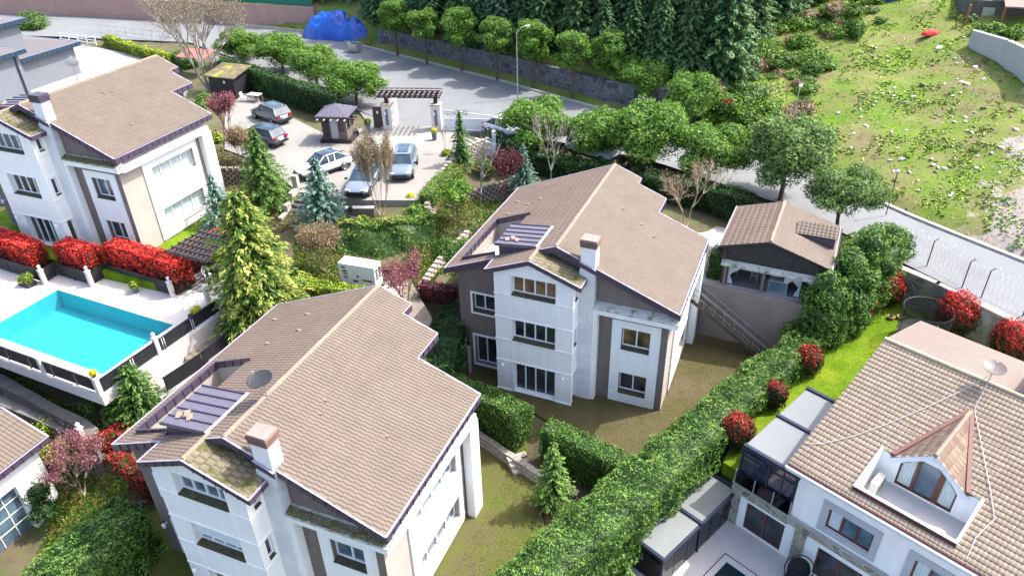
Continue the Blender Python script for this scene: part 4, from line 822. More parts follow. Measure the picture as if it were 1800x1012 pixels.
    for s_, u1 in ((-1,ul),(1,ur_)):
        m = MB(); m.bar((u1+s_*.06,e,zr(e)+.06), (uc+s_*.02,5.98,zr(5.98)+.06), .16, .05); m.build('valley', simple('copper_brown_valley', (.15,.065,.05), .6, .15, 4), dw)
    # upper winter garden on the left terrace
    wg = MB()
    for v in (-.02, 2.9, 5.8): wg.box(-.02,2.85,v-.09,v+.09,3.42,3.62)
    for u, v in ((0,0),(0,2.9),(0,5.8),(2.72,0),(1.4,0)): wg.box(u-.05,u+.05,v-.05,v+.05,1.1,3.42)
    for u in (.7,2.1): wg.box(u-.025,u+.025,-.03,.03,1.1,3.42)
    wg.box(0,2.8,-.03,.03,2.9,2.97); f = wg.build('winter_garden_frame', NAVY, t)
    m = MB(); m.box(.03,2.78,.08,2.8,3.46,3.52); m.box(.03,2.78,3.0,5.7,3.46,3.52); m.build('winter_garden_roof', simple('pale_panel_roof', (.165,.175,.18), .55, .07, .7, fine=30), f)
    m = MB(); m.box(.05,2.75,.0,.02,1.1,3.42); m.box(-.01,.01,.05,5.75,1.1,3.42); m.build('winter_garden_glass', glassmat('tinted_glass', (.012,.016,.03), .03, .8), f)
    m = MB(); m.box(-.1,2.75,-.135,-.115,1.1,1.85); m.build('balustrade_glass', CLEAR, t)
    m = MB()
    for u in (-.1,.92,1.9,2.78): m.box(u-.02,u+.02,-.16,-.10,1.06,1.95)
    m.build('balustrade_post', GALV, t)
    return t
sand_villa()
def rl(u, v, z=0):
    x, y = loc2w(FR_, u, v); return (x, y, z)
t = thing('glass_room', 'low glass room with pale panel roof and navy frame beside the patio', 'glass room', FR_[:3], FR_[3])
m = MB(); za, zb_ = .34, .26
for v in (-5.72,-2.8,.2): m.box(-2.55,.02,v-.08,v+.08,.22,.42)
m.box(-.1,.02,-5.64,.12,.12,.30); m.box(-2.6,-2.5,-5.64,.12,.15,.34)
for u, v in ((-.05,-5.7),(-.05,-2.8),(-.05,.12),(-2.5,-5.7),(-2.5,-2.8)): m.box(u-.06,u+.06,v-.06,v+.06,-1.69,.2)
m.box(-2.5,0,-5.74,-5.68,-.2,-.14); m.box(-1.3,-1.24,-5.74,-5.68,-1.69,.22); f = m.build('frame', NAVY, t)
for k in range(6):
    if k % 3 == 0: continue
    v = -5.7+2.9*k/3+.0; m = MB(); m.box(-.07,-.03,v-.025,v+.025,-1.69,.15); m.build('mullion', NAVY, f)
for v0, v1 in ((-5.63,-2.89),(-2.71,.11)):
    m = MB(); m.box(-2.49,-.11,v0,v1,.27,.32); m.build('roof_panel', simple('lichened_panel', (.165,.18,.175), .6, .12, .9, fine=24, dirt=((.42,.39,.27), 1.2, .6)), t)
for v0, v1 in ((-5.64,-3.8),(-3.75,-2.86),(-2.74,-1.8),(-1.75,-.9),(-.85,.06)):
    m = MB(); m.box(-.055,-.045,v0,v1,-1.65,.12); m.build('glass_panel', CLEAR, t)
m = MB(); m.box(-2.44,-.1,-5.71,-5.70,-1.65,.2); m.build('glass_panel', CLEAR, t)
m = MB(); m.box(-2.5,0,-5.8,.2,-1.689,-1.62); m.build('floor', simple('pale_floor', (.45,.43,.40), .5, .1, 2), t)
# patio pool
def basin(name, label, F4, u0, u1, v0, v1, ztop, depth, wall, wat, border=None):
    u0 += .02; u1 -= .02; v0 += .02; v1 -= .02
    t = thing(name, label, 'swimming pool', (*loc2w(F4, 0, 0), 0), F4[3])
    m = MB(); c = [(u0,v0),(u1,v0),(u1,v1),(u0,v1)]; zb = ztop-depth
    m.poly([(*p, zb) for p in c])
    for i in range(4): a, b = c[i], c[(i+1)%4]; m.poly([(*a,zb),(*b,zb),(*b,ztop),(*a,ztop)])
    m.build('basin', wall, t); w = MB(); n = 40
    g = np.random.default_rng(3); vs = [(u0+(u1-u0)*i/n, v0+(v1-v0)*j/n, ztop-.05) for j in range(n+1) for i in range(n+1)]
    w.add(vs, [(j*(n+1)+i, j*(n+1)+i+1, (j+1)*(n+1)+i+1, (j+1)*(n+1)+i) for j in range(n) for i in range(n)]); w.build('water', wat, t, smooth=True); return t
def watermat(name, tint):
    m, nt, b = newmat(name); tr = nd(nt, 'BsdfTransparent'); tr.inputs[0].default_value = (*tint, 1); g = nd(nt, 'BsdfGlossy'); g.inputs['Roughness'].default_value = .05; g.inputs[0].default_value = (.75,.85,.9,1)
    fr = nd(nt, 'Fresnel'); fr.inputs[0].default_value = 1.33; bn = nd(nt, 'Bump'); bn.inputs['Strength'].default_value = 1; bn.inputs['Distance'].default_value = .06; L(nt, ntex(nt, 7, 3, .6), bn.inputs['Height'])
    L(nt, bn.outputs[0], g.inputs['Normal']); L(nt, bn.outputs[0], fr.inputs['Normal']); mx = nd(nt, 'MixShader'); L(nt, fr.outputs[0], mx.inputs[0]); L(nt, tr.outputs[0], mx.inputs[1]); L(nt, g.outputs[0], mx.inputs[2]); L(nt, mx.outputs[0], nt.nodes['Material Output'].inputs[0]); return m
# ---------------------------------------------------------------- the two pools
POOLW = simple('turquoise_liner', (.10,.49,.54), .5, .10, 1.1, fine=6); POOLD = simple('deep_teal_liner', (.01,.12,.17), .5, .15, 2)
basin('swimming_pool', 'bright turquoise swimming pool on the raised pale deck', FD, -9.85, 0, -4.92, 0, 4.0, 1.25, POOLW, watermat('water', (.55,.93,.97)))
basin('swimming_pool', 'small dark teal pool set in the patio at the bottom edge', FR_, 1.29, 6.2, -9, -2.24, -1.69, 1.4, POOLD, watermat('dark_water', (.35,.7,.75)))
t = thing('pool_border', 'flush pale stone border round the small teal pool', 'border', FR_[:3], FR_[3]); m = MB(); m.box(.95,1.0,-9,-1.9,-1.688,-1.68); m.box(.95,18,-1.9,-1.85,-1.688,-1.68); m.build('joint', DARKM, t)
# ---------------------------------------------------------------- walls
def wall_line(name, label, cat, pts, h, w, mat, cap=None, capmat=None, z1=None):
    """free-standing or retaining wall along points (x,y,z); top = z+h or fixed z1"""
    t = thing(name, label, cat, pts[0]); o = Vector(pts[0]); m = MB(); c = MB()
    for p, q in zip(pts, pts[1:]):
        p, q = Vector(p)-o, Vector(q)-o; d = Vector((q.x-p.x, q.y-p.y, 0)).normalized(); s = Vector((-d.y, d.x, 0))*w/2; e = d*w*.3
        A = [p-s-e, q-s+e, q+s+e, p+s-e]; tp = [h]*4 if z1 is None else [z1-o.z-v.z for v in A]
        m.add([(v.x,v.y,v.z-.6) for v in A]+[(v.x,v.y,v.z+k) for v, k in zip(A, tp)], [(3,2,1,0),(4,5,6,7),(0,1,5,4),(1,2,6,5),(2,3,7,6),(3,0,4,7)])
        if cap:
            s2 = s*(1+.12/w); A = [p-s2-e, q-s2+e, q+s2+e, p+s2-e]
            c.add([(v.x,v.y,v.z+k+.003) for v, k in zip(A,tp)]+[(v.x,v.y,v.z+k+cap) for v, k in zip(A,tp)], [(3,2,1,0),(4,5,6,7),(0,1,5,4),(1,2,6,5),(2,3,7,6),(3,0,4,7)])
    m.build('wall', mat, t)
    if cap: c.build('coping', capmat, t)
    return t
GSTONE = stonemat('garden_stone', 2.0, [(.07,.08,.06),(.20,.21,.17),(.30,.28,.20),(.12,.14,.13),(.26,.22,.13),(.10,.10,.10),(.33,.33,.29)], (.22,.23,.21), .045)
DSTONE = stonemat('dark_road_stone', 1.9, [(.05,.055,.06),(.10,.11,.12),(.14,.145,.15),(.075,.08,.085)], (.17,.175,.175), .05)
PINKC = simple('pinkish_coping', (.47,.33,.28), .8, .12, 3)
# stone wall between the lawn and the road
GW = [at(1562,540,1.1), at(1690,600,1.1), at(1830,668,1.1)]
gA, gB = at(1562,455,3.95), at(1862,604,3.95); d_ = (gB-gA)
wall_line('stone_wall', 'crazy stone garden wall with pink coping below the wire fence', 'wall', [(gA.x-1.2,gA.y+.8,1.6),(gA.x+d_.x*.33,gA.y+d_.y*.33,1.6),(gB.x,gB.y,1.6)], 2.35, .35, GSTONE, .09, PINKC)
# retaining wall of the pavilion
FV = (11.92, 39.0, 3.8, R(-25.6)); vl = lambda u, v, z=0: (*loc2w(FV, u, v), z)
wall_line('retaining_wall', 'tall stained beige retaining wall under the pavilion', 'wall', [vl(-3.5,.18,-.2), vl(7.4,.18,-.2)], 4.0, .35, RETW)
pad('pavilion_floor', [vl(-3.6,.32)[:2], vl(7.4,.32)[:2], vl(8.5,8)[:2], vl(-3.6,8)[:2]], 3.78, CONCW, .5)
# dark road wall behind the roadside pines
wl = [(x, y) for x, y in [(-15.4,93.0),(-13.4,91.6),(.1,79.7),(9.4,70.4),(17.3,65.4)]]
wall_line('stone_wall', 'long dark grey stone wall along the far side of the road', 'wall', [(x,y,4.9) for x, y in wl], 2.3, .5, DSTONE)
# pink boundary wall with green screen, far left
PINKW = simple('pink_wall', (.42,.26,.215), .9, .1, 1, fine=12)
b0, b1, b2 = at(100,28,5.5), at(350,38,5.5), at(555,48,5.3); b00 = at(-60,22,5.6)
t = wall_line('boundary_wall', 'long pink rendered boundary wall at the top left', 'wall', [tuple(b00), tuple(b0), tuple(b1), tuple(b2)], 2.6, .4, PINKW)
for (p, q, lb) in ((b00, at(108,28,5.5), 'dark green mesh screen on the pink wall at the far left'), (at(300,34,5.4), b2, 'dark green mesh screen on the pink wall beside the blue tarpaulin')):
    s = MB(); n = 12
    for k in range(n): a, b = k/n, (k+1)/n; P = lambda a: p.lerp(q, a); s.poly([(P(a).x,P(a).y+.02*(k%2),P(a).z+2.75),(P(b).x,P(b).y+.02*((k+1)%2),P(b).z+2.75),(P(b).x,P(b).y,P(b).z+4.9),(P(a).x,P(a).y,P(a).z+4.9)])
    o = s.build('mesh_screen', simple('green_screen', (.008,.17,.11), .7, .15, 1)); tag(o, lb, 'screen')
# concrete wall top right
c0, c1, c2 = onhill(1706,80), onhill(1760,110), onhill(1812,152); zt_ = c0.z+.3
wall_line('concrete_wall', 'grey board-marked concrete retaining wall at the top right corner', 'wall', [(c0.x,c0.y,c0.z-1),(c1.x,c1.y,c1.z-1.5),(c2.x,c2.y,c2.z-2),(c2.x+6,c2.y-8,c2.z-3)], 1, .4, simple('board_concrete', (.45,.44,.42), .9, .1, .8), z1=zt_+1)
# block retaining walls round the parking court
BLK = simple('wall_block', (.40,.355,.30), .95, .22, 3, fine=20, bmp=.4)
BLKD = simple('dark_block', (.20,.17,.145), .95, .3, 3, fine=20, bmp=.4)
def block_wall(label, pts, rows, mat=BLK, bw=.42, bh=.2, back=.09, gap=.5, seed=0, grp=None):
    """dry wall of staggered planter blocks with gaps, leaning back into the bank"""
    rr = random.Random(seed); P = [Vector(p) for p in pts]; o = P[0].copy(); lens = [0]
    for i in range(1, len(P)): lens.append(lens[-1]+(Vector((P[i].x-P[i-1].x, P[i].y-P[i-1].y, 0))).length)
    m = MB()
    for r in range(rows):
        s = (r % 2)*bw*(1+gap)/2
        while s < lens[-1]:
            i = max(k for k in range(len(P)-1) if lens[k] <= s+1e-9); f = (s-lens[i])/max(lens[i+1]-lens[i], 1e-6); q = P[i].lerp(P[i+1], min(f,1)) - o; d = P[i+1]-P[i]; a = math.atan2(d.y, d.x); nb = Vector((-math.sin(a), math.cos(a), 0))
            c = q + nb*(back*r+rr.uniform(-.015,.015)) + Vector((0,0,bh*(r+.5))); m.cbox(c, bw*rr.uniform(.92,1), .34, bh*.9, a+rr.uniform(-.04,.04)); s += bw*(1+gap)
        # soil behind each course
    for k in range(len(P)-1):
        a_, b_ = P[k]-o, P[k+1]-o; d = (b_-a_).normalized(); nb = Vector((-d.y, d.x, 0)); h = rows*bh
        m2 = [a_+nb*.12-Vector((0,0,.3)), b_+nb*.12-Vector((0,0,.3)), b_+nb*(.12+back*rows)+Vector((0,0,h-.05)), a_+nb*(.12+back*rows)+Vector((0,0,h-.05))]
        m.poly(m2)
    ob = m.build('block_wall', mat); ob.location = o; tag(ob, label, 'wall', grp); return ob
block_wall('curved pale block wall climbing beside the round-crowned laurel tree', [at(768,402,3.2), at(790,345,3.4), at(822,303,4.0), at(872,283,4.0)], 10, BLK, .36, .2, .07, .35)
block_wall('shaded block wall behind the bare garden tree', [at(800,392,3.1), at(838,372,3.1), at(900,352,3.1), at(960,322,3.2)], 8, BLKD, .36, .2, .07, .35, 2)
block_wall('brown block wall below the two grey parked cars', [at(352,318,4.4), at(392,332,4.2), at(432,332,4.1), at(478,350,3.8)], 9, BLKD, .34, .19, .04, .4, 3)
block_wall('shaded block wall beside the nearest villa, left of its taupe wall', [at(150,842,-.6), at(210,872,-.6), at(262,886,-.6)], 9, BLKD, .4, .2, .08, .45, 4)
block_wall('low block edging with steps along the lawn behind the nearest villa', [at(835,772,-.64), at(880,803,-.64), at(938,842,-.64), at(1010,880,-.64)], 3, BLK, .38, .2, .05, .06, 5)
block_wall('short block wall near the generator', [at(745,520,2.3), at(780,470,2.6), at(830,420,2.9)], 4, BLK, .36, .2, .07, .4, 6)
t = thing('steps', 'three pale block steps in the gap between the clipped hedges', 'steps', at(920,830,-.64), R(25))
for k in range(3): m = MB(); m.box(-.55,.55,.3*k,.3*k+.34,.0,.17*(k+1)); m.build('tread', BLK, t)
# curved rendered wall left of the middle villa
wall_line('garden_wall', 'low taupe wall curving out from the middle villa under ivy', 'wall', [tuple(at(806,590,2.0))[:2]+(0,), tuple(at(803,640,0)), tuple(at(826,655,0))], 2.0, .25, RETW)
# ---------------------------------------------------------------- fences
def fence(label, pts, h, post_at=None, pill=(), panel=BLACKW, ph=1.35, grp=None, lamps=(), frame=LIP, thin=()):
    t = thing('fence', label, 'fence', pts[0], 0, grp); o = Vector(pts[0])
    for p, q in zip(pts, pts[1:]):
        p, q = Vector(p)-o, Vector(q)-o; n = max(1, round((q-p).length/1.9)); m = MB(); d = (q-p)
        for k in range(n):
            a, b = p+d*(k/n+.012), p+d*((k+1)/n-.012)
            for j in range(6): z = .08+(h-.12)*j/6; m.bar(a+Vector((0,0,z+(h-.12)/12)), b+Vector((0,0,z+(h-.12)/12)), .03, (h-.12)/6-.018)
            m.bar(a+Vector((.0,.0,h/2)), b+Vector((0,0,h/2)), .012, h-.14)
        m.build('panel', panel, t)
        m = MB(); m.bar(p+Vector((0,0,h+.01)), q+Vector((0,0,h+.01)), .07, .05)
        for k in range(1, n): c = p+d*k/n; m.box(c.x-.03,c.x+.03,c.y-.03,c.y+.03,c.z,c.z+h)
        m.build('rail', DARKM, t)
    return t
CREAM = simple('cream_pillar', (.60,.545,.50), .7, .08, 3)
def pillar(label, loc, rz, h=1.4, w=.3, grp='cream fence pillars round the pool terrace', lantern=True, mat=CREAM):
    t = thing('fence_pillar', label, 'pillar', loc, rz, grp); m = MB(); m.box(-w/2,w/2,-w/2,w/2,-.5,h); m.box(-w*.3,w*.3,-w/2-.015,-w/2,.15,h-.15); m.build('shaft', mat, t); m = MB(); m.box(-w*.62,w*.62,-w*.62,w*.62,h+.002,h+.08); m.build('cap', mat, t)
    if lantern: m = MB(); m.cyl(0,0,h+.08,h+.13,.05,.05,6); m.cyl(0,0,h+.13,h+.30,.055,.085,6); m.cyl(0,0,h+.30,h+.40,.12,.03,6); m.build('lantern', TRIM, t)
    return t
dl = lambda u, v, z=4.0: (*loc2w(FD, u, v), z)
fence('black timber fence along the front edge of the pool deck', [dl(-20,-6.1), dl(-7.6,-6.1), dl(1.3,-6.1)], .85)
fence('black timber fence down the right side of the pool deck', [dl(1.35,-6.1), dl(1.55,2.2)], .85)
fence('black fence in zigzag bays under the red hedge', [dl(-18,.3), dl(-11.25,.24), dl(-11.3,1.24), dl(-8.2,1.25), dl(-8.15,2.45), dl(-2.4,2.34)], .95)
for (u, v, lb) in ((1.3,-6.15,'fence pillar at the lowest corner of the pool deck under yellow flowers'),(-2.9,-6.12,'fence pillar with lantern midway along the front pool fence'),(-7.5,-6.12,'fence pillar at the left image edge of the front pool fence'),(1.42,-2.4,'fence pillar with white lantern midway down the right pool fence'),
                   (-11.2,.2,'fence pillar between the first two red hedges'),(-8.15,1.2,'fence pillar at the step of the red hedge'),(-2.35,2.3,'fence pillar where the red hedge meets the pergola'),(.35,2.5,'fence pillar left of the pool gate, the nearer of the pair'),(1.6,2.45,'fence pillar at the top of the right pool fence'),(2.2,4.4,'fence pillar right of the pergola beside the golden cedar')):
    pillar(lb, dl(u,v), FD[3], .98 if u < -10 else 1.05, .24)
fence('short black fence round the pergola corner beside the golden cedar', [dl(-2.2,5.2), dl(1.0,5.6), dl(2.1,4.3), dl(2.1,2.6)], .95)
LF = [at(-60,668,1.9), at(44,716,1.9), at(92,741,1.9), at(148,772,1.9)]
t = fence('low grey timber fence along the path below the pool', [tuple(p) for p in LF], .75, panel=simple('weathered_timber', (.15,.145,.14), .9, .25, 3)); 
pillar('white lantern pillar at the end of the low path fence', at(150,778,1.9), FD[3], 1.0, .26, None)
fence('stepped black timber fence between the concrete path and the nearest villa roof', [dl(2.9,-3.7,2.75), dl(3.15,-1.2,2.75), dl(3.3,1.2,2.95), dl(3.3,3.2,3.1)], .95)
# road fence posts with razor coil above the stone wall
def wire_post(label, p, h=1.9, grp='black posts of the wire fence'):
    t = thing('fence_post', label, 'post', p, 0, grp); m = MB(); m.tube([(0,0,-.1),(0,0,h)], .035, 6); m.build('post', DARKM, t); m = MB(); m.tube([(0,0,h),(.10,-.22,h+.28)], .025, 5); m.build('arm', DARKM, t)
pw = [(1550,441,'leftmost post of the wire fence above the big cypress'),(1628,470,'wire fence post by the crook of the stone wall'),(1690,507,'wire fence post standing above the biggest red bush'),(1724,524,'second wire fence post right of the biggest red bush'),(1797,556,'wire fence post at the right edge of the photo')]
PW = []
for x, y, lb in pw: p = at(x,y,4.0); PW.append(p); wire_post(lb, p)
t = thing('wire_mesh', 'chain link mesh topped by a coil of razor wire above the stone wall', 'wire fence', PW[0]); WIRE = simple('wire', (.45,.46,.47), .5, .1, 5, metal=.6)
for i in range(len(PW)-1):
    a, b = PW[i]-PW[0], PW[i+1]-PW[0]; n = max(2, int((b-a).length/.28)); m = MB()
    for k in range(n):
        for s_ in (0, 1):
            p0 = a.lerp(b, k/n)+Vector((0,0,.05 if s_ == 0 else 1.8)); p1 = a.lerp(b, (k+1)/n)+Vector((0,0,1.8 if s_ == 0 else .05)); 
            if k % 1 == 0: m.bar(p0, p1, .006, .006)
    for z in (.1,.95,1.8): m.bar(a+Vector((0,0,z)), b+Vector((0,0,z)), .01, .01)
    m.build('mesh', WIRE, t); m = MB(); L_ = (b-a).length; turns = int(L_/.32); pts = []
    d = (b-a).normalized(); s_ = Vector((-d.y, d.x, 0))
    for k in range(turns*8+1): an = k*math.pi/4; pts.append(a+d*L_*k/(turns*8)+s_*(.2*math.cos(an)+.05)+Vector((0,0,2.1+.2*math.sin(an))))
    m.tube(pts, .006, 3); m.build('razor_coil', WIRE, t)
# ---------------------------------------------------------------- pavilion
t = thing('pavilion', 'open-fronted garden pavilion with tiled gable and tied white curtains', 'pavilion', FV[:3], FV[3])
PL, PR, PF, PB, ZPK, SP = .55, 7.3, .45, 6.3, 3.45, .30; PUC = 3.45
m = MB(); m.box(.9,1.05,.55,6.0,0,2.4); m.box(.9,7.2,5.9,6.0,0,2.4); m.box(7.1,7.2,.9,6,0,2.4); m.build('wall', simple('dark_brown_wall', (.07,.05,.045), .9, .2, 2), t)
m = MB(); m.poly([(.75,.62,1.75),(6.7,.62,1.75),(6.7,.62,2.25),(PUC,.62,3.3),(.75,.62,2.5)]); m.build('gable', simple('flaking_dark_stone', (.045,.045,.042), .95, .4, 5, fine=14, dirt=((.28,.28,.25), 4.5, .63)), t)
m = MB(); m.add([(.85,.25,1.52),(6.6,.25,1.52),(6.6,.6,1.72),(.85,.6,1.72),(.85,.25,1.42),(6.6,.25,1.42),(6.6,.6,1.42),(.85,.6,1.42)], [(0,1,2,3),(0,4,5,1),(1,5,6,2),(0,3,7,4),(4,7,6,5)]); m.build('canopy_ledge', LEDGE, t)
m = MB()
for u in (1.15, 3.42, 6.5): m.box(u-.09,u+.09,.42,.6,0,1.45)
m.box(1.05,6.6,.45,.58,1.32,1.44); m.build('post', BROWN, t)
cm = simple('sheer_white', (.52,.56,.60), .8, .1, 4)
def drape(u, w, flip):
    m = MB(); n = 14; rows = [(1.4,1.0),(1.1,.8),(.75,.25),(.6,.22),(.3,.4),(.05,.5)]; V = []
    for z, k in rows:
        for i in range(n+1): x = u + flip*(w*k*i/n); V.append((x, .66+.03*math.sin(i*1.7), z))
    m.add(V, [(r*(n+1)+i, r*(n+1)+i+1, (r+1)*(n+1)+i+1, (r+1)*(n+1)+i) for r in range(len(rows)-1) for i in range(n)]); return m.build('curtain', cm, t, smooth=True)
drape(1.3,.75,1); drape(4.6,.6,1); drape(5.6,.7,-1); drape(6.4,.6,-1)
m = MB(); m.box(1.0,7.1,.6,5.9,.003,.02); m.build('floor', simple('grey_floor', (.16,.16,.17), .6, .15, 1), t)
V, F, Rn = tile_sheet([(0,2.9,PF,2.6),(0,2.95,2.6,PB)], lambda d: ZPK-SP*d, .34, .24, .03, .02, 0, seed=3); V2 = V.copy(); V2[:,0] = PUC-V[:,0]
link('roof', npmesh('roof', V2, F[:, ::-1], Rn), TILE_L, t)
V, F, Rn = tile_sheet([(0,3.6,PF,PB)], lambda d: ZPK-SP*d, .34, .24, .03, .02, .05, seed=6); V[:,0] = PUC+V[:,0]; link('roof', npmesh('roof', V, F, Rn), TILE_A, t)
m = MB(); m.poly([(PUC-2.9,PF,ZPK-SP*2.9-.04),(PUC,PF,ZPK-.04),(PUC,PB,ZPK-.04),(PUC-2.9,PB,ZPK-SP*2.9-.04)]); m.poly([(PUC,PF,ZPK-.04),(PUC+3.6,PF,ZPK-SP*3.6-.04),(PUC+3.6,PB,ZPK-SP*3.6-.04),(PUC,PB,ZPK-.04)]); m.build('roof_deck', simple('soffit', (.3,.27,.27)), t)
m = MB()
for k in range(16): v0 = PF+(PB-PF)*k/16; m.tube([(PUC,v0,ZPK+.04),(PUC,v0+.42,ZPK+.02)], [.10,.12], 8)
m.build('ridge_cap', RIDGE, t)
m = MB(); m.box(5.0,6.9,2.9,4.3,2.2,3.05); dm = m.build('dormer', PURP, t)
V, F, Rn = tile_sheet([(0,1.5,4.6,7.0)], lambda d: 3.3-.12*d, .34, .24, .03, .02, 0); link('dormer_roof', npmesh('dormer_roof', np.stack([V[:,1]-.0, 4.35-V[:,0], V[:,2]],1), F, Rn), TILE_A, dm)
fm, lp = MB(), MB(); fascia(fm, lp, (PUC+3.62,PF,ZPK-SP*3.62+.03), (PUC+3.62,PB,ZPK-SP*3.62+.03), .16); fm.build('fascia', PURP, t); lp.build('gutter', LIP, t); fm, lp = MB(), MB(); fascia(fm, lp, (PUC-2.92,PF,ZPK-SP*2.92+.03),(PUC-2.92,PB,ZPK-SP*2.92+.03), .14); fm.build('fascia', PURP, t); lp.build('gutter', LIP, t)
PLAST = simple('white_plastic', (.62,.62,.60), .45, .05, 4)
def chair(name, label, loc, rz, grp=None, mat=PLAST):
    t = thing(name, label, 'chair', loc, rz, grp); m = MB(); m.box(-.23,.23,-.22,.22,.42,.45); m.build('seat', mat, t, bevel=.01)
    m = MB(); m.add([(-.23,.20,.45),(.23,.20,.45),(.20,.32,.88),(-.20,.32,.88),(-.23,.235,.45),(.23,.235,.45),(.20,.355,.88),(-.20,.355,.88)], [(0,1,2,3),(7,6,5,4),(0,4,5,1),(1,5,6,2),(2,6,7,3),(3,7,4,0)]); m.build('backrest', mat, t, bevel=.02)
    for x in (-.21,.21):
        for y in (-.19,.2): m = MB(); m.tube([(x*1.15,y*1.2,0),(x,y,.42)], .02, 5); m.build('leg', mat, t)
        m = MB(); m.tube([(x*1.12,-.22,.42),(x*1.15,-.22,.64),(x*1.15,.22,.66)], .02, 5); m.build('armrest', mat, t)
    return t
GREYF = simple('grey_furniture', (.30,.33,.35), .6, .1, 4)
chair('chair', 'pale dining chair inside the pavilion, nearer the middle post', vl(2.9,1.6,3.8), FV[3]+1.2, None, GREYF); chair('chair', 'pale chair inside the pavilion just right of the middle post', vl(3.9,1.1,3.8), FV[3]-.4, None, GREYF)
t = thing('table', 'grey dining table in the shade of the pavilion', 'table', vl(2.3,2.2,3.8), FV[3]); m = MB(); m.box(-.7,.7,-.4,.4,.72,.75); m.build('tabletop', GREYF, t)
for x in (-.62,.62):
    for y in (-.33,.33): m = MB(); m.box(x-.03,x+.03,y-.03,y+.03,0,.72); m.build('leg', GREYF, t)
t = thing('glass_cabinet', 'low glass-fronted cabinet at the pavilion edge', 'cabinet', vl(4.3,.85,3.8), FV[3]); m = MB(); m.box(-.55,.55,-.2,.2,.02,.85); m.build('carcass', GREYF, t); m = MB(); m.box(-.5,.5,-.215,-.203,.08,.8); m.build('pane', GLASSB, t)
# metal staircase down the retaining wall
t = thing('staircase', 'dark metal staircase with pipe railings down the beige retaining wall', 'stairs', (0,0,0)); RUST = simple('rusty_steel', (.11,.095,.085), .7, .3, 4, metal=.4)
A, B = Vector(vl(-.9,-.55,3.7)), Vector(vl(4.6,-.55,.05)); n = 17; sd_ = Vector((math.sin(FV[3]), -math.cos(FV[3]), 0))*.75
m = MB()
for k in range(n+1): c = A.lerp(B, k/n); a = math.atan2(B.y-A.y, B.x-A.x); m.cbox(c+sd_*.5-sd_*.5*0, .28, .74, .035, FV[3])
m.build('treads', RUST, t)
for s_ in (0, 1):
    m = MB(); off = sd_*(s_-.0) + Vector((0,0,0)) ; m.bar(A+off+Vector((0,0,-.1)), B+off+Vector((0,0,-.1)), .04, .2); m.build('stringer', RUST, t); m = MB()
    for h in (.45,.9): m.tube([A+off+Vector((0,0,h)), B+off+Vector((0,0,h))], .018, 5)
    for k in range(0, n+1, 2): c = A.lerp(B, k/n)+off; m.tube([c, c+Vector((0,0,.9))], .014, 5)
    m.build('railing', simple('pale_pipe', (.33,.31,.28), .5, .2, 5), t)
# ---------------------------------------------------------------- grey villa, upper left (shares the street grid of the left villa)
GW_ = simple('grey_render', (.175,.19,.215), .85, .06, .8, fine=20); BLUEF = simple('blue_slate_fascia', (.035,.06,.10), .45, .12, 3, metal=.2); SLATE = tilemat('grey_lilac_tiles', (.27,.255,.27), (.35,.335,.35)); LIPB = simple('blue_gutter', (.17,.24,.35), .4, .1, 3)
t = thing('villa', 'grey rendered villa with blue-edged low roofs at the upper left corner', 'house', FL[:3], FL[3])
def hip(mb_wall, u0, u1, v0, v1, zw0, ze, rise, name, oh=.6):
    m = MB(); m.box(u0,u1,v0,v1,zw0,ze-.1); m.build('wall', GW_, t)
    a, b, c, d = u0-oh, u1+oh, v0-oh, v1+oh; V_, F_, R__, nb = [], [], [], 0; w = (b-a)/2; s_ = rise/w; r0, r1 = c+w*.8, d-w*.8
    m = MB(); R0, R1 = ((a+b)/2, r0, ze+rise), ((a+b)/2, r1, ze+rise)
    n = 26
    def strips(e0, e1, t0, t1):
        mm = MB(); e0, e1, t0, t1 = map(Vector, (e0, e1, t0, t1))
        for k in range(n):
            p, q = k/n, (k+1)/n; lift = Vector((0,0,.035)); mm.poly([e0.lerp(t0,p)+lift, e1.lerp(t1,p)+lift, e1.lerp(t1,q), e0.lerp(t0,q)]); mm.poly([e0.lerp(t0,q), e1.lerp(t1,q), e1.lerp(t1,q)+lift, e0.lerp(t0,q)+lift])
        return mm.build('roof_slope', TGREY, t)
    strips((b,c,ze),(b,d,ze),R0,R1); strips((a,d,ze),(a,c,ze),R1,R0); strips((a,c,ze),(b,c,ze),R0,R0); strips((b,d,ze),(a,d,ze),R1,R1)
    fm, lp = MB(), MB()
    for p, q in (((b,c),(b,d)),((a,c),(b,c)),((b,d),(a,d)),((a,d),(a,c))): fascia(fm, lp, (*p,ze+.06), (*q,ze+.06), .42, seam=.6)
    fm.build('fascia', BLUEF, t); lp.build('gutter', LIPB, t)
TGREY = simple('lilac_grey_tiles', (.17,.16,.168), .7, .14, 1.2, fine=26)
hip(t, -39.5,-31.7,22.5,29.3,-.5,3.75,.9,'wing'); hip(t, -38,-28.9,11,20.8,-.5,5.3,1.2,'mid'); hip(t, -45,-33.4,14,25.2,-.5,7.05,1.5,'top')
m = MB(); m.tube([(-28.8,20.3,5.2),(-28.8,20.3,0)], .09, 6); m.build('downpipe', BLUEF, t)
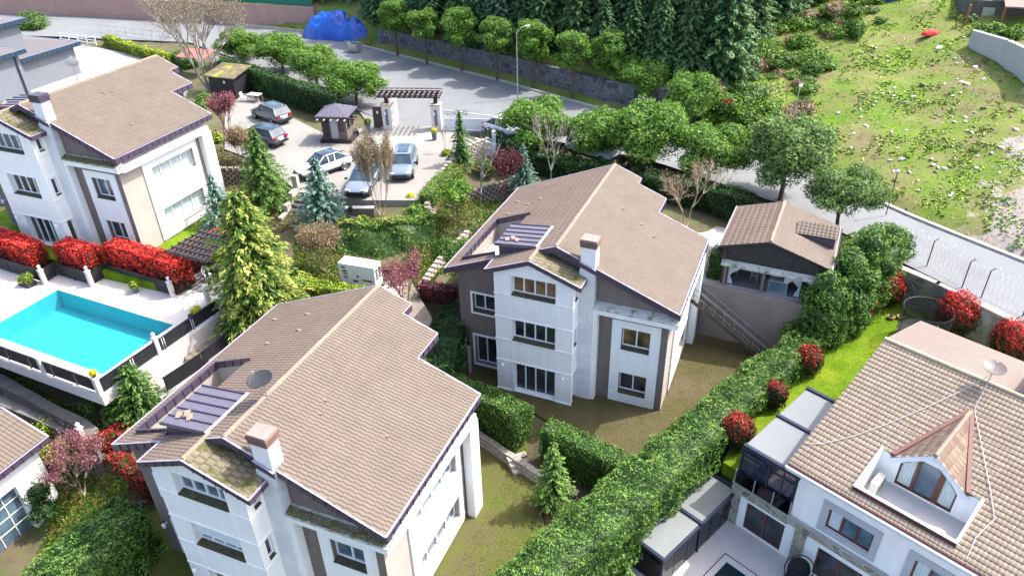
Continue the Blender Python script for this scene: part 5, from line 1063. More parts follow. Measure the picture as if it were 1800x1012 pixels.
def dish(label, loc, rz, r=.45, tilt=.9, mat=TRIM, pole=.8, back=DARKM):
    t = thing('satellite_dish', label, 'satellite dish', loc, rz, 'satellite dishes'); m = MB(); m.tube([(0,0,-.1),(0,0,pole)], .025, 6); m.build('mast', GALV, t)
    m = MB(); n = 20; Mx = Matrix.Translation((0,-.12,pole+.1)) @ Matrix.Rotation(tilt, 4, 'X'); V_ = [Mx @ Vector((r*f*math.cos(a*6.2832/n), r*f*math.sin(a*6.2832/n), .22*r*f*f)) for f in (.02,.35,.7,1) for a in range(n)]
    F_ = [(k*n+i, k*n+(i+1)%n, (k+1)*n+(i+1)%n, (k+1)*n+i) for k in range(3) for i in range(n)]; m.add(V_, F_); V3 = [v+(Mx.to_3x3() @ Vector((0,0,-.02))) for v in V_]; m.add(V3, [f[::-1] for f in F_]); m.build('reflector', mat, t, smooth=True)
    m = MB(); m.tube([Mx @ Vector((0,-r*.9,.2*r)), Mx @ Vector((0,-r*.3,r*1.0))], .015, 5); m.cbox(Mx @ Vector((0,-r*.25,r*1.05)), .07, .07, .12); m.build('feed_arm', GALV, t); return t
BLKD_ = simple('black_dish', (.035,.035,.037), .5, .2, 6)
x_, y_ = loc2w(FF, .1, 2.2); dish('round black dish on the ridge of the nearest villa', (x_, y_, FF[2]+9.63), -.9, .52, .12, BLKD_, .8)
m = MB(); c = Vector((x_,y_,FF[2]+9.66)); 
x_, y_ = loc2w(FR_, 6.95, 7.69); dish('brown dish on a bracket at the ridge of the sand coloured roof', (x_, y_, 6.95), -.6, .47, .15, simple('brown_dish', (.14,.11,.10), .5, .2, 5), .75)
p = at(95,150,7.6); dish('white dish above the chimney of the left villa', (*loc2w(FL,-2.6,6.2), FL[2]+8.7), .3, .45, -.9, TRIM, 1.4)
p = at(381,118,7.3); dish('white dish on a pole above the mossy shed', (p.x, p.y, 6.9), .3, .45, -.9, TRIM, 1.1)
# rooftop cables of the sand villa
def tube_thing(name, label, cat, pts, r, mat, n=5):
    o = Vector(pts[0]); m = MB(); m.tube([Vector(p)-o for p in pts], r, n); ob = m.build(name, mat); ob.location = o; return tag(ob, label, cat)
def rp_(u, v, up=.10): x, y = loc2w(FR_, u, v); return (x, y, 6.89-.293*(7.69-v)+up)
GC = simple('pale_cable', (.42,.42,.44), .5, .1, 4)
tube_thing('cable', 'pale cable sagging from the ridge to the left eave of the sand roof', 'cable', [rp_(6.9,7.6,.5), rp_(6.3,6.6,.16), rp_(5.5,5.0), rp_(4.6,3.3), rp_(3.8,2.0), rp_(3.0,1.0), rp_(2.4,.6)], .016, GC)
tube_thing('cable', 'pale cable running down the sand roof right of the dormer', 'cable', [rp_(6.95,7.6,.5), rp_(7.1,6.0), rp_(9.2,2.6), rp_(9.7,1.7), rp_(9.5,.6), rp_(9.6,-.4)], .016, GC)
# air conditioner and hanging chair
t = thing('air_conditioner', 'boxy beige air conditioner on the dormer terrace', 'air conditioner', (*loc2w(FR_,5.5,1.35),3.84), FR_[3]+R(90)); m = MB(); m.box(-.42,.42,-.16,.16,.06,.66); m.build('casing', simple('ivory_metal', (.55,.53,.48), .5, .05), t, bevel=.02)
m = MB()
for k in range(7): m.box(-.36,.36,-.175,-.163,.14+.07*k,.17+.07*k)
m.build('grille', simple('grille', (.25,.24,.22)), t); m = MB(); m.box(-.4,-.3,-.15,.15,0,.06); m.box(.3,.4,-.15,.15,0,.06); m.build('feet', DARKM, t)
t = thing('hanging_chair', 'dark wicker hanging chair in its ring frame on the patio', 'hanging chair', rl(4.15,-1.0,-1.69), FR_[3]+.5)
m = MB(); n = 22; m.tube([(.62*math.sin(a*6.2832/n)*1.0, .0, 1.05+.95*math.cos(a*6.2832/n)) for a in range(n+1)], .03, 6); m.build('ring', NAVY, t)
m = MB(); m.lathe(0,0,[(.02,.02),(.55,.03),(.58,.06),(.02,.07)],18); m.build('base', NAVY, t)
m = MB(); V_ = []; K = 16; J = 9
for j in range(J+1):
    th = math.pi*(.05+.62*j/J)
    for k in range(K+1): ph = math.pi*(1.0+1.0*k/K)-math.pi; V_.append((.5*math.sin(th)*math.cos(ph)*1.0, .48*math.sin(th)*math.sin(ph)+.0, .95-.8*math.cos(th)*-1*-1))
m.add(V_, [(j*(K+1)+k, j*(K+1)+k+1, (j+1)*(K+1)+k+1, (j+1)*(K+1)+k) for j in range(J) for k in range(K)]); m.build('basket', BLACKW, t, smooth=True)
m = MB(); m.lathe(0,.05,[(.05,.30),(.40,.38),(.46,.46),(.40,.52),(.05,.50)],16); m.build('cushion', simple('navy_cushion', (.02,.022,.035), .9, .2), t)
# corner villa at the bottom left: own roof, facade and latticed window
t = thing('villa', 'white villa with latticed window cut by the left edge, bottom left', 'house', FF[:3], FF[3])
Z = 3.9; m = MB(); m.box(-24,-14.2,-8.2,.35,-1.5,Z-.1); m.build('wall', BROWN, t); m = MB(); U = -14.2
m.box(U+.01,U+.35,-1.2,.35,-1.5,Z); m.box(U+.01,U+.35,-6.0,-4.3,-1.5,Z); m.box(U+.01,U+.35,-4.3,-1.2,2.5,Z); m.build('portal_frame', WHITE, t)
bp = planebasis((U,0,0), (0,1,0), (1,0,0)); m = MB(); pbox(m, bp, -4.3,-1.2,-.4,2.5,-.03,-.01); gl = m.build('window', GLASSB, t)
m = MB()
for v in (-3.5,-2.7,-1.9): pbox(m, bp, v-.02, v+.02, -.4, 2.5, -.06, -.03)
for z in (.3,1.0,1.7): pbox(m, bp, -4.3, -1.2, z-.02, z+.02, -.06, -.03)
m.build('lattice', TRIM, gl)
V, F, Rn = tile_sheet([(0,2.6,-6.6,.9)], lambda d: 4.9-.36*d, .34, .2, .035, .02, 0, seed=3); V[:,0] = -16.15+V[:,0]; link('roof', npmesh('roof', V, F, Rn), TILE_A, t)
m = MB(); m.poly([(-26,-6.6,4.88),(-16.15,-6.6,4.88),(-16.15,.9,4.88),(-26,.9,4.88)]); m.build('roof', simple('flat_tiles_far', (.46,.37,.30), .8, .1, 2), t)
fm, lp = MB(), MB(); fascia(fm, lp, (-13.5,-6.6,Z+.05), (-13.5,.95,Z+.05), .32); fascia(fm, lp, (-13.5,.95,Z+.05), (-16.15,.95,4.95), .3); fascia(fm, lp, (-16.15,.95,4.95), (-26,.95,4.95), .3); fm.build('fascia', PURP, t); lp.build('gutter', LIP, t)
# ---------------------------------------------------------------- vehicles
def paint(name, col, metal=.5):
    m, nt, b = newmat(name); n = ntex(nt, 40, 2, .5); c = Vector(col); L(nt, ramp(nt, n, [(.3, tuple(c*.94)), (.7, tuple(c*1.04))]), b.inputs['Base Color'])
    b.inputs['Metallic'].default_value = metal; b.inputs['Roughness'].default_value = .28; b.inputs['Coat Weight'].default_value = .8; b.inputs['Coat Roughness'].default_value = .04; return m
TYRE = simple('tyre', (.02,.02,.02), .9, .2, 8); RIM = simple('alloy', (.35,.36,.38), .35, .1, 8, metal=.8); CARGL = glassmat('car_glass', (.035,.06,.085), .03, .4); TAIL = simple('red_lamp', (.35,.01,.01), .3, .1); HEADL = simple('lamp_glass', (.55,.58,.6), .15, .05); PLATE = simple('number_plate', (.6,.6,.6), .5, .05)
def car(label, p, yaw, col, L_=4.65, W_=1.86, H_=1.62, style='suv', dark_roof=False, metal=.5, name='parked_car', sunroof=True, cat='car', grp='cars parked in the court'):
    t = thing(name, label, cat, p, yaw, grp); pm = paint(label[:20], col, metal); hl, hw = L_/2, W_/2
    if style == 'suv': st = [(-hl,.50,.74,.80),(-hl+.12,.42,.92,.93),(-hl+.55,.36,1.02,.985),(-.9,.33,1.03,1),(.4,.33,1.02,1),(1.0,.33,1.0,.99),(1.6,.35,.96,.97),(hl-.25,.38,.84,.90),(hl-.04,.45,.66,.78)]; gx = (-hl+.18,-hl+.62,.35,1.05)
    elif style == 'coupe': st = [(-hl,.50,.78,.80),(-hl+.12,.42,.98,.93),(-hl+.55,.36,1.04,.99),(-.9,.33,1.02,1),(.4,.33,.98,1),(1.0,.33,.93,.99),(1.6,.35,.86,.97),(hl-.3,.38,.74,.90),(hl-.04,.42,.58,.76)]; gx = (-hl+.25,-hl+1.25,.15,1.0)
    else: st = [(-hl,.45,.95,.88),(-hl+.1,.38,1.12,.96),(-hl+.5,.36,1.15,1),(-.6,.35,1.12,1),(.6,.35,1.08,1),(1.2,.35,1.05,.99),(1.6,.36,.98,.97),(hl-.2,.40,.84,.90),(hl-.03,.48,.66,.80)]; gx = (-hl+.05,-hl+.28,.75,1.35)
    m = MB(); ns = 10
    for x, zb, zt, k in st:
        w = hw*k; zm = (zb+zt)/2
        m.v += [(x,-w*.94,zb),(x,-w,zb+.12),(x,-w,zm+.08),(x,-w*.96,zt-.07),(x,-w*.86,zt),(x,w*.86,zt),(x,w*.96,zt-.07),(x,w,zm+.08),(x,w,zb+.12),(x,w*.94,zb)]
    for i in range(len(st)-1):
        for j in range(ns): m.f.append((i*ns+j, i*ns+(j+1)%ns, (i+1)*ns+(j+1)%ns, (i+1)*ns+j))
    m.f.append(tuple(range(ns))[::-1]); m.f.append(tuple(range((len(st)-1)*ns, len(st)*ns))); me = m.mesh('body', True); bo = link('body', me, pm, t); mod = bo.modifiers.new('s','SUBSURF'); mod.levels = 1; mod.render_levels = 1
    # greenhouse
    zb_ = 1.0 if style != 'van' else 1.1; zt = H_-.05; a, b, c, d = gx; w0, w1 = hw*.87, hw*.70
    def ring(s=0., k=1.): return [(a+s,-w0*k,zb_-.04),(d-s,-w0*k,zb_-.06),(d-s,w0*k,zb_-.06),(a+s,w0*k,zb_-.04)], [(b+s,-w1*k,zt),(c-s,-w1*k,zt-.0),(c-s,w1*k,zt),(b+s,w1*k,zt)]
    lo, hi = ring(); m = MB(); m.add(lo+hi, [(0,1,5,4),(1,2,6,5),(2,3,7,6),(3,0,4,7)]); m.build('window_glass', CARGL, t)
    m = MB(); n = 6; V_ = []
    for i in range(n+1):
        f = i/n; x = b-.10+(c-b+.16)*f; z = zt-.03+.07*math.sin(math.pi*min(max(f*.9+.05,0),1))
        V_ += [(x,-w1-.03,z-.03),(x,-w1*.6,z+.03),(x,w1*.6,z+.03),(x,w1+.03,z-.03)]
    m.add(V_, [(i*4+j, i*4+j+1, (i+1)*4+j+1, (i+1)*4+j) for i in range(n) for j in range(3)]); rf = m.build('roof', pm if not dark_roof else CARGL, t, smooth=True)
    if sunroof:
        m = MB(); xs = b+.25, c-.25; m.box(xs[0],xs[1],-w1*.62,w1*.62,zt+.02,zt+.075); m.build('sunroof', CARGL, rf)
    m = MB()
    for s_ in (-1, 1):
        for p0, p1 in (((a,zb_-.05),(b,zt)),((d,zb_-.06),(c,zt)),((-.15,zb_-.05),(-.15+.02,zt)) if True else 0,((b-.1+.5,zb_-.05),(b+.35,zt))):
            m.bar((p0[0],s_*w0*1.0,p0[1]), (p1[0],s_*(w1+.0),p1[1]), .07, .05, (0,s_,0))
        m.bar((b,s_*(w1+.01),zt+.01),(c,s_*(w1+.01),zt+.01),.05,.05)
    m.build('pillars', pm, t)
    # wheels
    for x in (-L_*.295, L_*.30):
        for s_ in (-1, 1):
            m = MB(); n = 18; r = .35; y0, y1 = s_*(hw-.20), s_*(hw+.015)
            m.add([(x+r*math.cos(k*6.2832/n), y, .35+r*math.sin(k*6.2832/n)) for y in (y0,y1) for k in range(n)], [(k,(k+1)%n,n+(k+1)%n,n+k) for k in range(n)]+[tuple(range(n)),tuple(range(n,2*n))]); w = m.build('wheel', TYRE, t)
            m = MB(); y = y1+s_*.006
            for k in range(7): a_ = k*6.2832/7; m.bar((x,y,.35),(x+.23*math.cos(a_),y,.35+.23*math.sin(a_)),.055,.02,(0,1,0))
            m.tube([(x+.235*math.cos(k*6.2832/14), y, .35+.235*math.sin(k*6.2832/14)) for k in range(15)], .02, 4); m.build('rim', RIM, w)
    m = MB(); m.box(-hl+.3,hl-.3,-hw+.12,hw-.12,.2,.42); m.build('sill', DARKM, t)
    for s_ in (-1, 1):
        m = MB(); m.cbox((-hl+.06,s_*hw*.66,.86),.14,.36,.13); m.build('tail_lamp', TAIL, t); m = MB(); m.cbox((hl-.17,s_*hw*.62,.70),.16,.34,.11); m.build('headlight', HEADL, t)
        m = MB(); m.cbox((.85,s_*(hw+.09),1.03),.14,.2,.12); m.build('mirror', DARKM if col[0] < .3 else pm, t)
    m = MB(); m.cbox((-hl-.005,0,.70),.03,.5,.12); m.build('number_plate', PLATE, t)
    m = MB(); m.cbox((hl-.04,0,.52),.06,W_*.6,.2); m.build('grille', DARKM, t); m = MB(); m.cbox((-hl+.0,0,.44),.12,W_*.8,.14); m.cbox((hl-.06,0,.40),.1,W_*.8,.08); m.build('bumper_trim', DARKM, t)
    return t
gp = lambda x, y, z=5.006: tuple(at(x, y, z))
car('dark grey estate car parked furthest back beside the tall hedge', gp(478,210), R(138), (.13,.135,.15))
car('dark grey hatchback half hidden behind the tall spruce', gp(463,250), R(150), (.12,.13,.15), dark_roof=True)
car('white sports utility car seen from its wheel side behind the blue spruce', gp(570,302), R(-138), (.72,.70,.70), metal=0, dark_roof=True, style='coupe', H_=1.6, sunroof=False)
car('silver blue coupe nosed towards the garden stairs', gp(641,328), R(-97), (.27,.31,.37), style='coupe', L_=4.8, W_=1.95, H_=1.5, dark_roof=True, sunroof=False)
car('grey blue car with a glass sunroof, rightmost in the court', gp(711,300), R(-91), (.24,.30,.36), L_=4.7)
car('white car on the road half hidden behind the ivy hedge', gp(893,238,4.95), R(-42), (.70,.72,.74), metal=0, style='coupe', sunroof=False, grp='white vehicles at the roadside')
car('white delivery van under the roadside pines', gp(1043,275,4.75), R(-42), (.70,.72,.74), metal=0, style='van', L_=4.6, H_=1.85, sunroof=False, name='van', cat='van', grp='white vehicles at the roadside')
# ---------------------------------------------------------------- gate, kiosk, court furniture
yg = math.atan2(64.36-64.64, -6.59+10.58)
GP = Vector((-10.75,64.55,5)); GQ = Vector((-6.35,64.1,5)); yg = math.atan2(GQ.y-GP.y, GQ.x-GP.x)
CREAMW = simple('gate_cream', (.62,.58,.54), .8, .06, 2); PURPW = simple('plum_timber', (.10,.055,.055), .6, .2, 3)
for q, lb in ((GP,'broad cream gate pier with arched niche beside the kiosk'),(GQ,'cream gate pier with wall lamp beside the white sliding gate')):
    t = thing('gate_pier', lb, 'gate pier', q, yg, 'gate piers'); m = MB(); m.box(-.42,.42,-.42,.42,-.1,2.25)
    if q == GP: m.box(.1,.42,.42,2.0,-.1,2.25)
    m.build('shaft', CREAMW, t); m = MB(); m.box(-.5,.5,-.5,.5,2.253,2.36); m.build('capstone', PINKC, t)
    m = MB(); n = 12; pts = [(.16*math.cos(a*6.2832/n)*1.0,-.425,(1.75 if math.sin(a*6.2832/n) > 0 else .55)+.16*math.sin(a*6.2832/n)) for a in range(n)]; m.poly(pts); m.build('niche', simple('grey_niche', (.16,.17,.20), .7, .2), t)
    m = MB(); m.cbox((-.12,-.5,1.55),.12,.12,.25); m.build('lamp', TRIM, t); m = MB(); m.box(-.15,.15,-.15,.15,2.36,3.0); m.build('post', BLACKW, t)
t = thing('gate_pergola', 'dark slatted pergola spanning the entrance between the gate piers', 'pergola', GP, yg); Lg = (GQ-GP).length; m = MB()
for y in (-.55,.1,.75): m.box(-.75,Lg+.5,y-.06,y+.06,3.0,3.18)
m.build('beams', BLACKW, t)
for k in range(13): x = -.65+(Lg+1.05)*k/12; m = MB(); m.box(x-.05,x+.05,-1.0,1.5,3.183,3.30); m.build('slat', simple('weathered_slat', (.20,.155,.15), .8, .2, 3), t)
for k, y in enumerate((-.9,-.25,.45,1.1)): m = MB(); m.box(-.7,Lg+.45,y-.03,y+.03,3.303,3.36); m.build('lath', BLACKW, t)
GW2 = simple('gate_white', (.70,.72,.75), .5, .05, 2)
t = thing('sliding_gate', 'white sliding gate with scrolled ironwork and solid lower panel', 'gate', tuple(GQ+Vector((.7,-.3,0))), yg-.02); m = MB(); m.box(0,4.3,-.03,.03,.1,1.05); m.build('panel', GW2, t)
m = MB(); m.box(0,4.3,-.035,.035,.06,.12); m.bar((0,0,1.85),(4.3,0,1.35),.06,.06)
for k in range(24): x = 4.3*k/23; m.box(x-.016,x+.016,-.016,.016,1.05,1.85-.5*x/4.3)
m.bar((0,0,1.05),(4.3,0,1.05),.06,.06); m.box(4.24,4.32,-.04,.04,.1,1.4); m.build('bars', GW2, t)
m = MB()
for x0 in (.35,1.15,1.9):
    for r in (.28,.17): m.tube([(x0+r*math.cos(a*.45),.0,1.62+.0+r*.75*math.sin(a*.45)) for a in range(13)], .02, 4)
for x0 in (.75,1.55): m.tube([(x0+.14*math.cos(a*.55),.0,1.45+.12*math.sin(a*.55)) for a in range(11)], .02, 4)
m.build('scroll', simple('dark_scroll', (.04,.05,.06), .4, .1), t)
wall_line('wall', 'low white wall continuing right from the sliding gate', 'wall', [tuple(at(838,262,5.0)), tuple(at(872,272,4.9))], .95, .2, GW2)
t = thing('gate_post', 'small white lantern post where the gate wall ends', 'post', tuple(at(869,268,5)), 0); m = MB(); m.box(-.16,.16,-.16,.16,0,1.55); m.build('shaft', GW2, t); m = MB(); m.cyl(0,0,1.55,1.85,.12,.16,6); m.cyl(0,0,1.85,1.95,.2,.04,6); m.build('lantern', TRIM, t)
t = thing('door', 'plum-brown pedestrian gate door with a small notice', 'gate door', tuple(GP+Vector((-.95,.1,0))), yg); m = MB(); m.box(-.42,.42,-.03,.03,.05,2.0); m.build('leaf', PURPW, t); m = MB(); m.box(-.06,.1,-.04,-.031,1.35,1.6); m.build('notice', TRIM, t)
# kiosk
K0 = at(598,243,5.0); t = thing('kiosk', 'small brown gatehouse with violet pyramid roof and open door', 'gatehouse', (K0.x,K0.y,5.0), yg-.03)
m = MB(); m.box(-1.35,1.45,-1.25,1.25,.0,.32); m.build('plinth', BLACKW, t)
TAN = simple('kiosk_render', (.16,.125,.105), .9, .15, 2); kf = planebasis((0,-1.05,0),(1,0,0),(0,-1,0)); kr = planebasis((1.1,0,0),(0,1,0),(1,0,0))
m = MB(); holed(m, kf, -1.1, 1.1, .32, 2.35, [(-.35,.3,.34,2.1),(.45,.85,1.0,2.1)], .08); holed(m, kr, -1.05, 1.05, .32, 2.35, [(-.85,-.1,1.05,2.1),(.05,.85,1.05,2.1)], .08); m.poly([(-1.1,-1.05,.32),(-1.1,1.05,.32),(-1.1,1.05,2.35),(-1.1,-1.05,2.35)]); m.poly([(-1.1,1.05,.32),(1.1,1.05,.32),(1.1,1.05,2.35),(-1.1,1.05,2.35)]); m.build('wall', TAN, t)
window(t, kf, .45, .85, 1.0, 2.1, 1, .07, frame=BLACKW, sill=None); window(t, kr, -.85, -.1, 1.05, 2.1, 1, .07, frame=BLACKW, sill=None); window(t, kr, .05, .85, 1.05, 2.1, 1, .07, frame=BLACKW, sill=None)
m = MB(); m.box(-.34,.29,-1.0,-.98,.34,2.1); m.build('doorway', simple('pale_inside', (.42,.42,.42), .8, .1), t); m = MB(); m.cbox((-.62,-1.35,1.22),.05,.62,1.7,R(35)*-1); m.build('door', BLACKW, t)
m = MB(); A = 1.45; m.add([(-A,-1.4,2.42),(A,-1.4,2.42),(A,1.4,2.42),(-A,1.4,2.42),(0,0,3.15)], [(0,1,4),(1,2,4),(2,3,4),(3,0,4),(3,2,1,0)])
for k in range(1, 8):
    f = k/8
    for (p, q) in (((-A+2*A*f,-1.4),(0,0)),((A,-1.4+2.8*f),(0,0))):
        g_ = 1-abs(2*f-1); m.bar((p[0],p[1],2.45), (p[0]+(0 if p[1] == -1.4 else -A*g_), p[1]+(1.4*g_ if p[1] == -1.4 else 0), 2.45+.73*g_), .03, .03)
m.build('roof', PURPL, t); m = MB(); m.box(-A-.02,A+.02,-1.42,1.42,2.3,2.419); m.build('fascia', PURP, t)
for k in range(5): x = -1.2+.6*k; m = MB(); m.tube([(x,-1.75,2.2),(x,1.75,2.2)], .06, 6); m.build('rafter', simple('pale_rafter', (.42,.38,.34), .8, .15), t)
for k in range(4): y = -1.1+.7*k; m = MB(); m.bar((1.0,y,2.12),(1.95,y,2.12),.08,.1); m.build('rafter', BLACKW, t)
chair('chair', 'white plastic chair standing by the kiosk corner', tuple(at(632,238,5.0)), 2.6)
for k, (x, y) in enumerate(((430,172),)): chair('chair', 'white plastic chair beside the dining table by the shed', tuple(at(430,178,5.0)), 1.2)
t = thing('table', 'white plastic table beside the shed', 'table', tuple(at(450,178,5.0)), R(-20)); m = MB(); m.box(-.7,.7,-.42,.42,.70,.74); m.build('tabletop', PLAST, t, bevel=.01)
for x in (-.6,.6):
    for y in (-.34,.34): m = MB(); m.tube([(x,y,0),(x,y,.7)], .025, 5); m.build('leg', PLAST, t)
POT = simple('blue_grey_pot', (.10,.13,.16), .6, .15, 3); BLKP = simple('black_pot', (.03,.03,.032), .7, .2); TERR = simple('terracotta', (.32,.17,.11), .85, .15)
def potted(label, p, h=.55, r=.24, pr=.32, leaf=None, pot=POT, seed=0, square=False, rz=0, name='potted_shrub', grp='potted shrubs'):
    t = thing(name, label, 'plant pot', p, rz, grp); m = MB()
    if square: m.box(-r*1.6,r*1.6,-r,r,0,h)
    else: m.lathe(0,0,[(r*.7,0),(r,h),(r*1.06,h),(r*1.06,h+.03),(r*.9,h+.03)],14)
    m.build('pot', pot, t); link('foliage', puffs_mesh([(0,0,h+pr*.6,pr*(1.4 if square else 1),pr*.85)], 260, .10, seed, core=.8), leaf or LM['hedge_yel'], t); return t
potted('tall blue-grey pot with golden shrub between the kiosk and the gate', tuple(at(648,232,5.0)), .75, .26, .36, seed=1)
potted('blue-grey pot with yellow flowers at the right gate pier', tuple(at(764,246,5.0)), .65, .24, .30, LM['flower'], seed=2); potted('pot with yellow flowers just outside the gate', tuple(at(691,205,4.95)), .6, .22, .3, LM['flower'], seed=3)
potted('round pot with lime green shrub before the third red hedge piece', dl(-4.9,1.75), .32, .2, .36, seed=4); potted('dark trough with lime green shrub by the first red hedge', dl(-12.1,-.35), .3, .3, .34, pot=BLKP, seed=5, square=True, rz=FD[3])
potted('low trough with yellow-green flowers near the pool gate pillars', dl(.55,1.3), .2, .26, .26, LM['flower'], BLKP, 6, True, FD[3]+1.5)
for x, lb in ((1.3,'yellow flowers on the lowest corner pillar of the pool fence'),(-7.4,'yellow flowers on the left front pillar of the pool fence')):
    potted(lb, dl(x,-6.12,5.13), .12, .12, .22, LM['flower'], BLKP, 8)
potted('left terracotta pot of the pair on the lush lawn', tuple(at(1565,563,1.55)), .3, .22, .14, LM['shrub'], TERR, 9); potted('right terracotta pot of the pair on the lush lawn', tuple(at(1581,563,1.55)), .3, .22, .12, LM['shrub'], TERR, 10)
potted('small black pot in front of the silver coupe', tuple(at(617,372,4.9)), .35, .16, .12, LM['shrub'], BLKP, 11); potted('yellow flowering shrub right of the twiggy bush', tuple(at(722,352,4.7)), .1, .14, .34, LM['flower'], BLKP, 12)
# pergola by the pool
t = thing('pool_pergola', 'black lattice pergola over the paved corner behind the pool', 'pergola', dl(-3.0,3.6), FD[3]); m = MB()
for x in (.1,2.3):
    for y in (.2,2.7): m2 = MB(); m2.box(x-.07,x+.07,y-.07,y+.07,0,2.15); m2.build('post', BLACKW, t)
m.box(-.3,2.75,.13,.27,2.15,2.3); m.box(-.3,2.75,2.63,2.77,2.15,2.3); m.build('beam', BLACKW, t)
for k in range(9): x = -.25+2.9*k/8; m = MB(); m.box(x-.045,x+.045,-.3,3.2,2.303,2.44); m.build('slat', simple('grey_black_slat', (.06,.06,.065), .55, .2, 3), t)
for k in range(7): y = -.2+3.3*k/6; m = MB(); m.box(-.35,2.8,y-.035,y+.035,2.443,2.5); m.build('lath', BLACKW, t)
t = thing('garden_chair', 'white cast metal chair with round scrolled back under the pergola', 'chair', dl(-1.6,4.6), 1.0); IR = TRIM
m = MB(); m.lathe(0,0,[(.02,.43),(.22,.43),(.23,.45),(.02,.46)],14); m.build('seat', IR, t); m = MB(); m.tube([(.24*math.cos(a*.5236),.22+.05*math.sin(a*.5236),.72+.26*math.sin(a*.5236)) for a in range(13)], .018, 5)
for a in range(6): m.tube([(0,.2,.47),(.2*math.cos(a*.52+.2),.23,.72+.22*math.sin(a*.52+.2))], .01, 4)
m.build('backrest', IR, t)
for a in range(4): m = MB(); c, s = math.cos(a*1.57+.78), math.sin(a*1.57+.78); m.tube([(c*.16,s*.16,.43),(c*.2,s*.2,.2),(c*.26,s*.26,0)], .016, 5); m.build('leg', IR, t)
t = thing('grill', 'covered grey-green garden furniture beside the left villa', 'covered furniture', (*loc2w(FL,-4.8,-1.9),4.6), FL[3]); m = MB(); m.add([(-.9,-.5,0),(.9,-.5,0),(.9,.5,0),(-.9,.5,0),(-.75,-.4,.85),(.75,-.4,.85),(.75,.4,.95),(-.75,.4,.95)], [(4,5,6,7),(0,1,5,4),(1,2,6,5),(2,3,7,6),(3,0,4,7)]); m.build('cover', simple('grey_green_cover', (.20,.26,.25), .7, .2, 2), t, bevel=.08)
# generator
t = thing('generator', 'white generator cabinet with black vents behind the yellow hedge', 'generator', (-11.05,40.75,3.25), R(-19)); WG = simple('white_cabinet', (.66,.68,.68), .45, .04, 1.5)
m = MB(); m.box(0,2.55,0,.95,.12,1.7); bo = m.build('cabinet', WG, t, bevel=.02); m = MB(); m.box(.02,2.53,.02,.93,-.2,.118); m.build('base', DARKM, t)
for u0, u1, z0, z1 in ((.22,.5,1.38,1.5),(.26,.56,1.12,1.24),(.30,.62,.98,1.06)): m = MB(); m.box(u0,u1,-.012,-.002,z0,z1); m.build('vent', BLKD_, t)
for z in (.62,.68,.74,.80,.86): m = MB(); m.box(.30,.62,-.012,-.002,z,z+.035); m.build('louvre', simple('brown_louvre', (.35,.22,.18)), t)
m = MB(); m.box(1.25,1.4,-.014,-.002,.85,.97); m.build('latch', BLKD_, t); m = MB(); m.box(.95,1.3,-.014,-.002,.48,.6); m.build('access_hatch', BLKD_, t); m = MB(); m.box(1.65,2.35,-.014,-.002,.62,.74); m.build('warning_label', simple('brown_label', (.30,.07,.05), .6, .5, 9), t)
for y in (.14,.52):
    for k in range(4): m = MB(); m.box(2.552,2.565,y,y+.28,.72+.2*k,.86+.2*k); m.build('vent', BLKD_, t)
t = thing('box', 'beige stone box unit right of the generator', 'utility box', tuple(at(688,522,3.0)), R(-19)); m = MB(); m.box(-.5,.6,-.35,.4,-.1,.55); m.build('body', simple('beige_stone', (.52,.47,.38), .9, .12, 2), t); m = MB(); m.box(-.55,.65,-.4,.45,.553,.6); m.build('slab', CREAM, t)
# garden stairs
t = thing('garden_stairs', 'dark garden stairs climbing to the parking court between pale stepped walls', 'stairs', tuple(at(510,425,3.0)), math.atan2(at(538,345,5).y-at(510,425,3).y, at(538,345,5).x-at(510,425,3).x)-math.pi/2)
Ls = (Vector(at(538,345,5))-Vector(at(510,425,3))).length; n = 9
for k in range(n): m = MB(); m.box(-.85,.85,Ls*k/n,Ls*(k+1)/n+.04,0,2.0*(k+1)/n); m.build('step', PATHM if k % 2 else simple('dark_step', (.07,.07,.075), .8, .2, 3), t)
for k in range(4): m = MB(); y = Ls*k/4; m.box(-1.2,-.88,y,y+Ls/4+.02,0,2.0*(k+1)/4+.35); m.build('stringer_wall', BEIGE, t)
m = MB(); m.box(-1.25,-.85,Ls,Ls+.4,0,3.3); m.build('newel', BEIGE, t)
wall_line('retaining_wall', 'taupe retaining wall under the parked silver coupe', 'wall', [tuple(at(612,398,3.6)), tuple(at(660,398,3.6))], 1.5, .25, simple('plum_wall', (.17,.115,.10), .9, .15, 2), .07, CREAM)
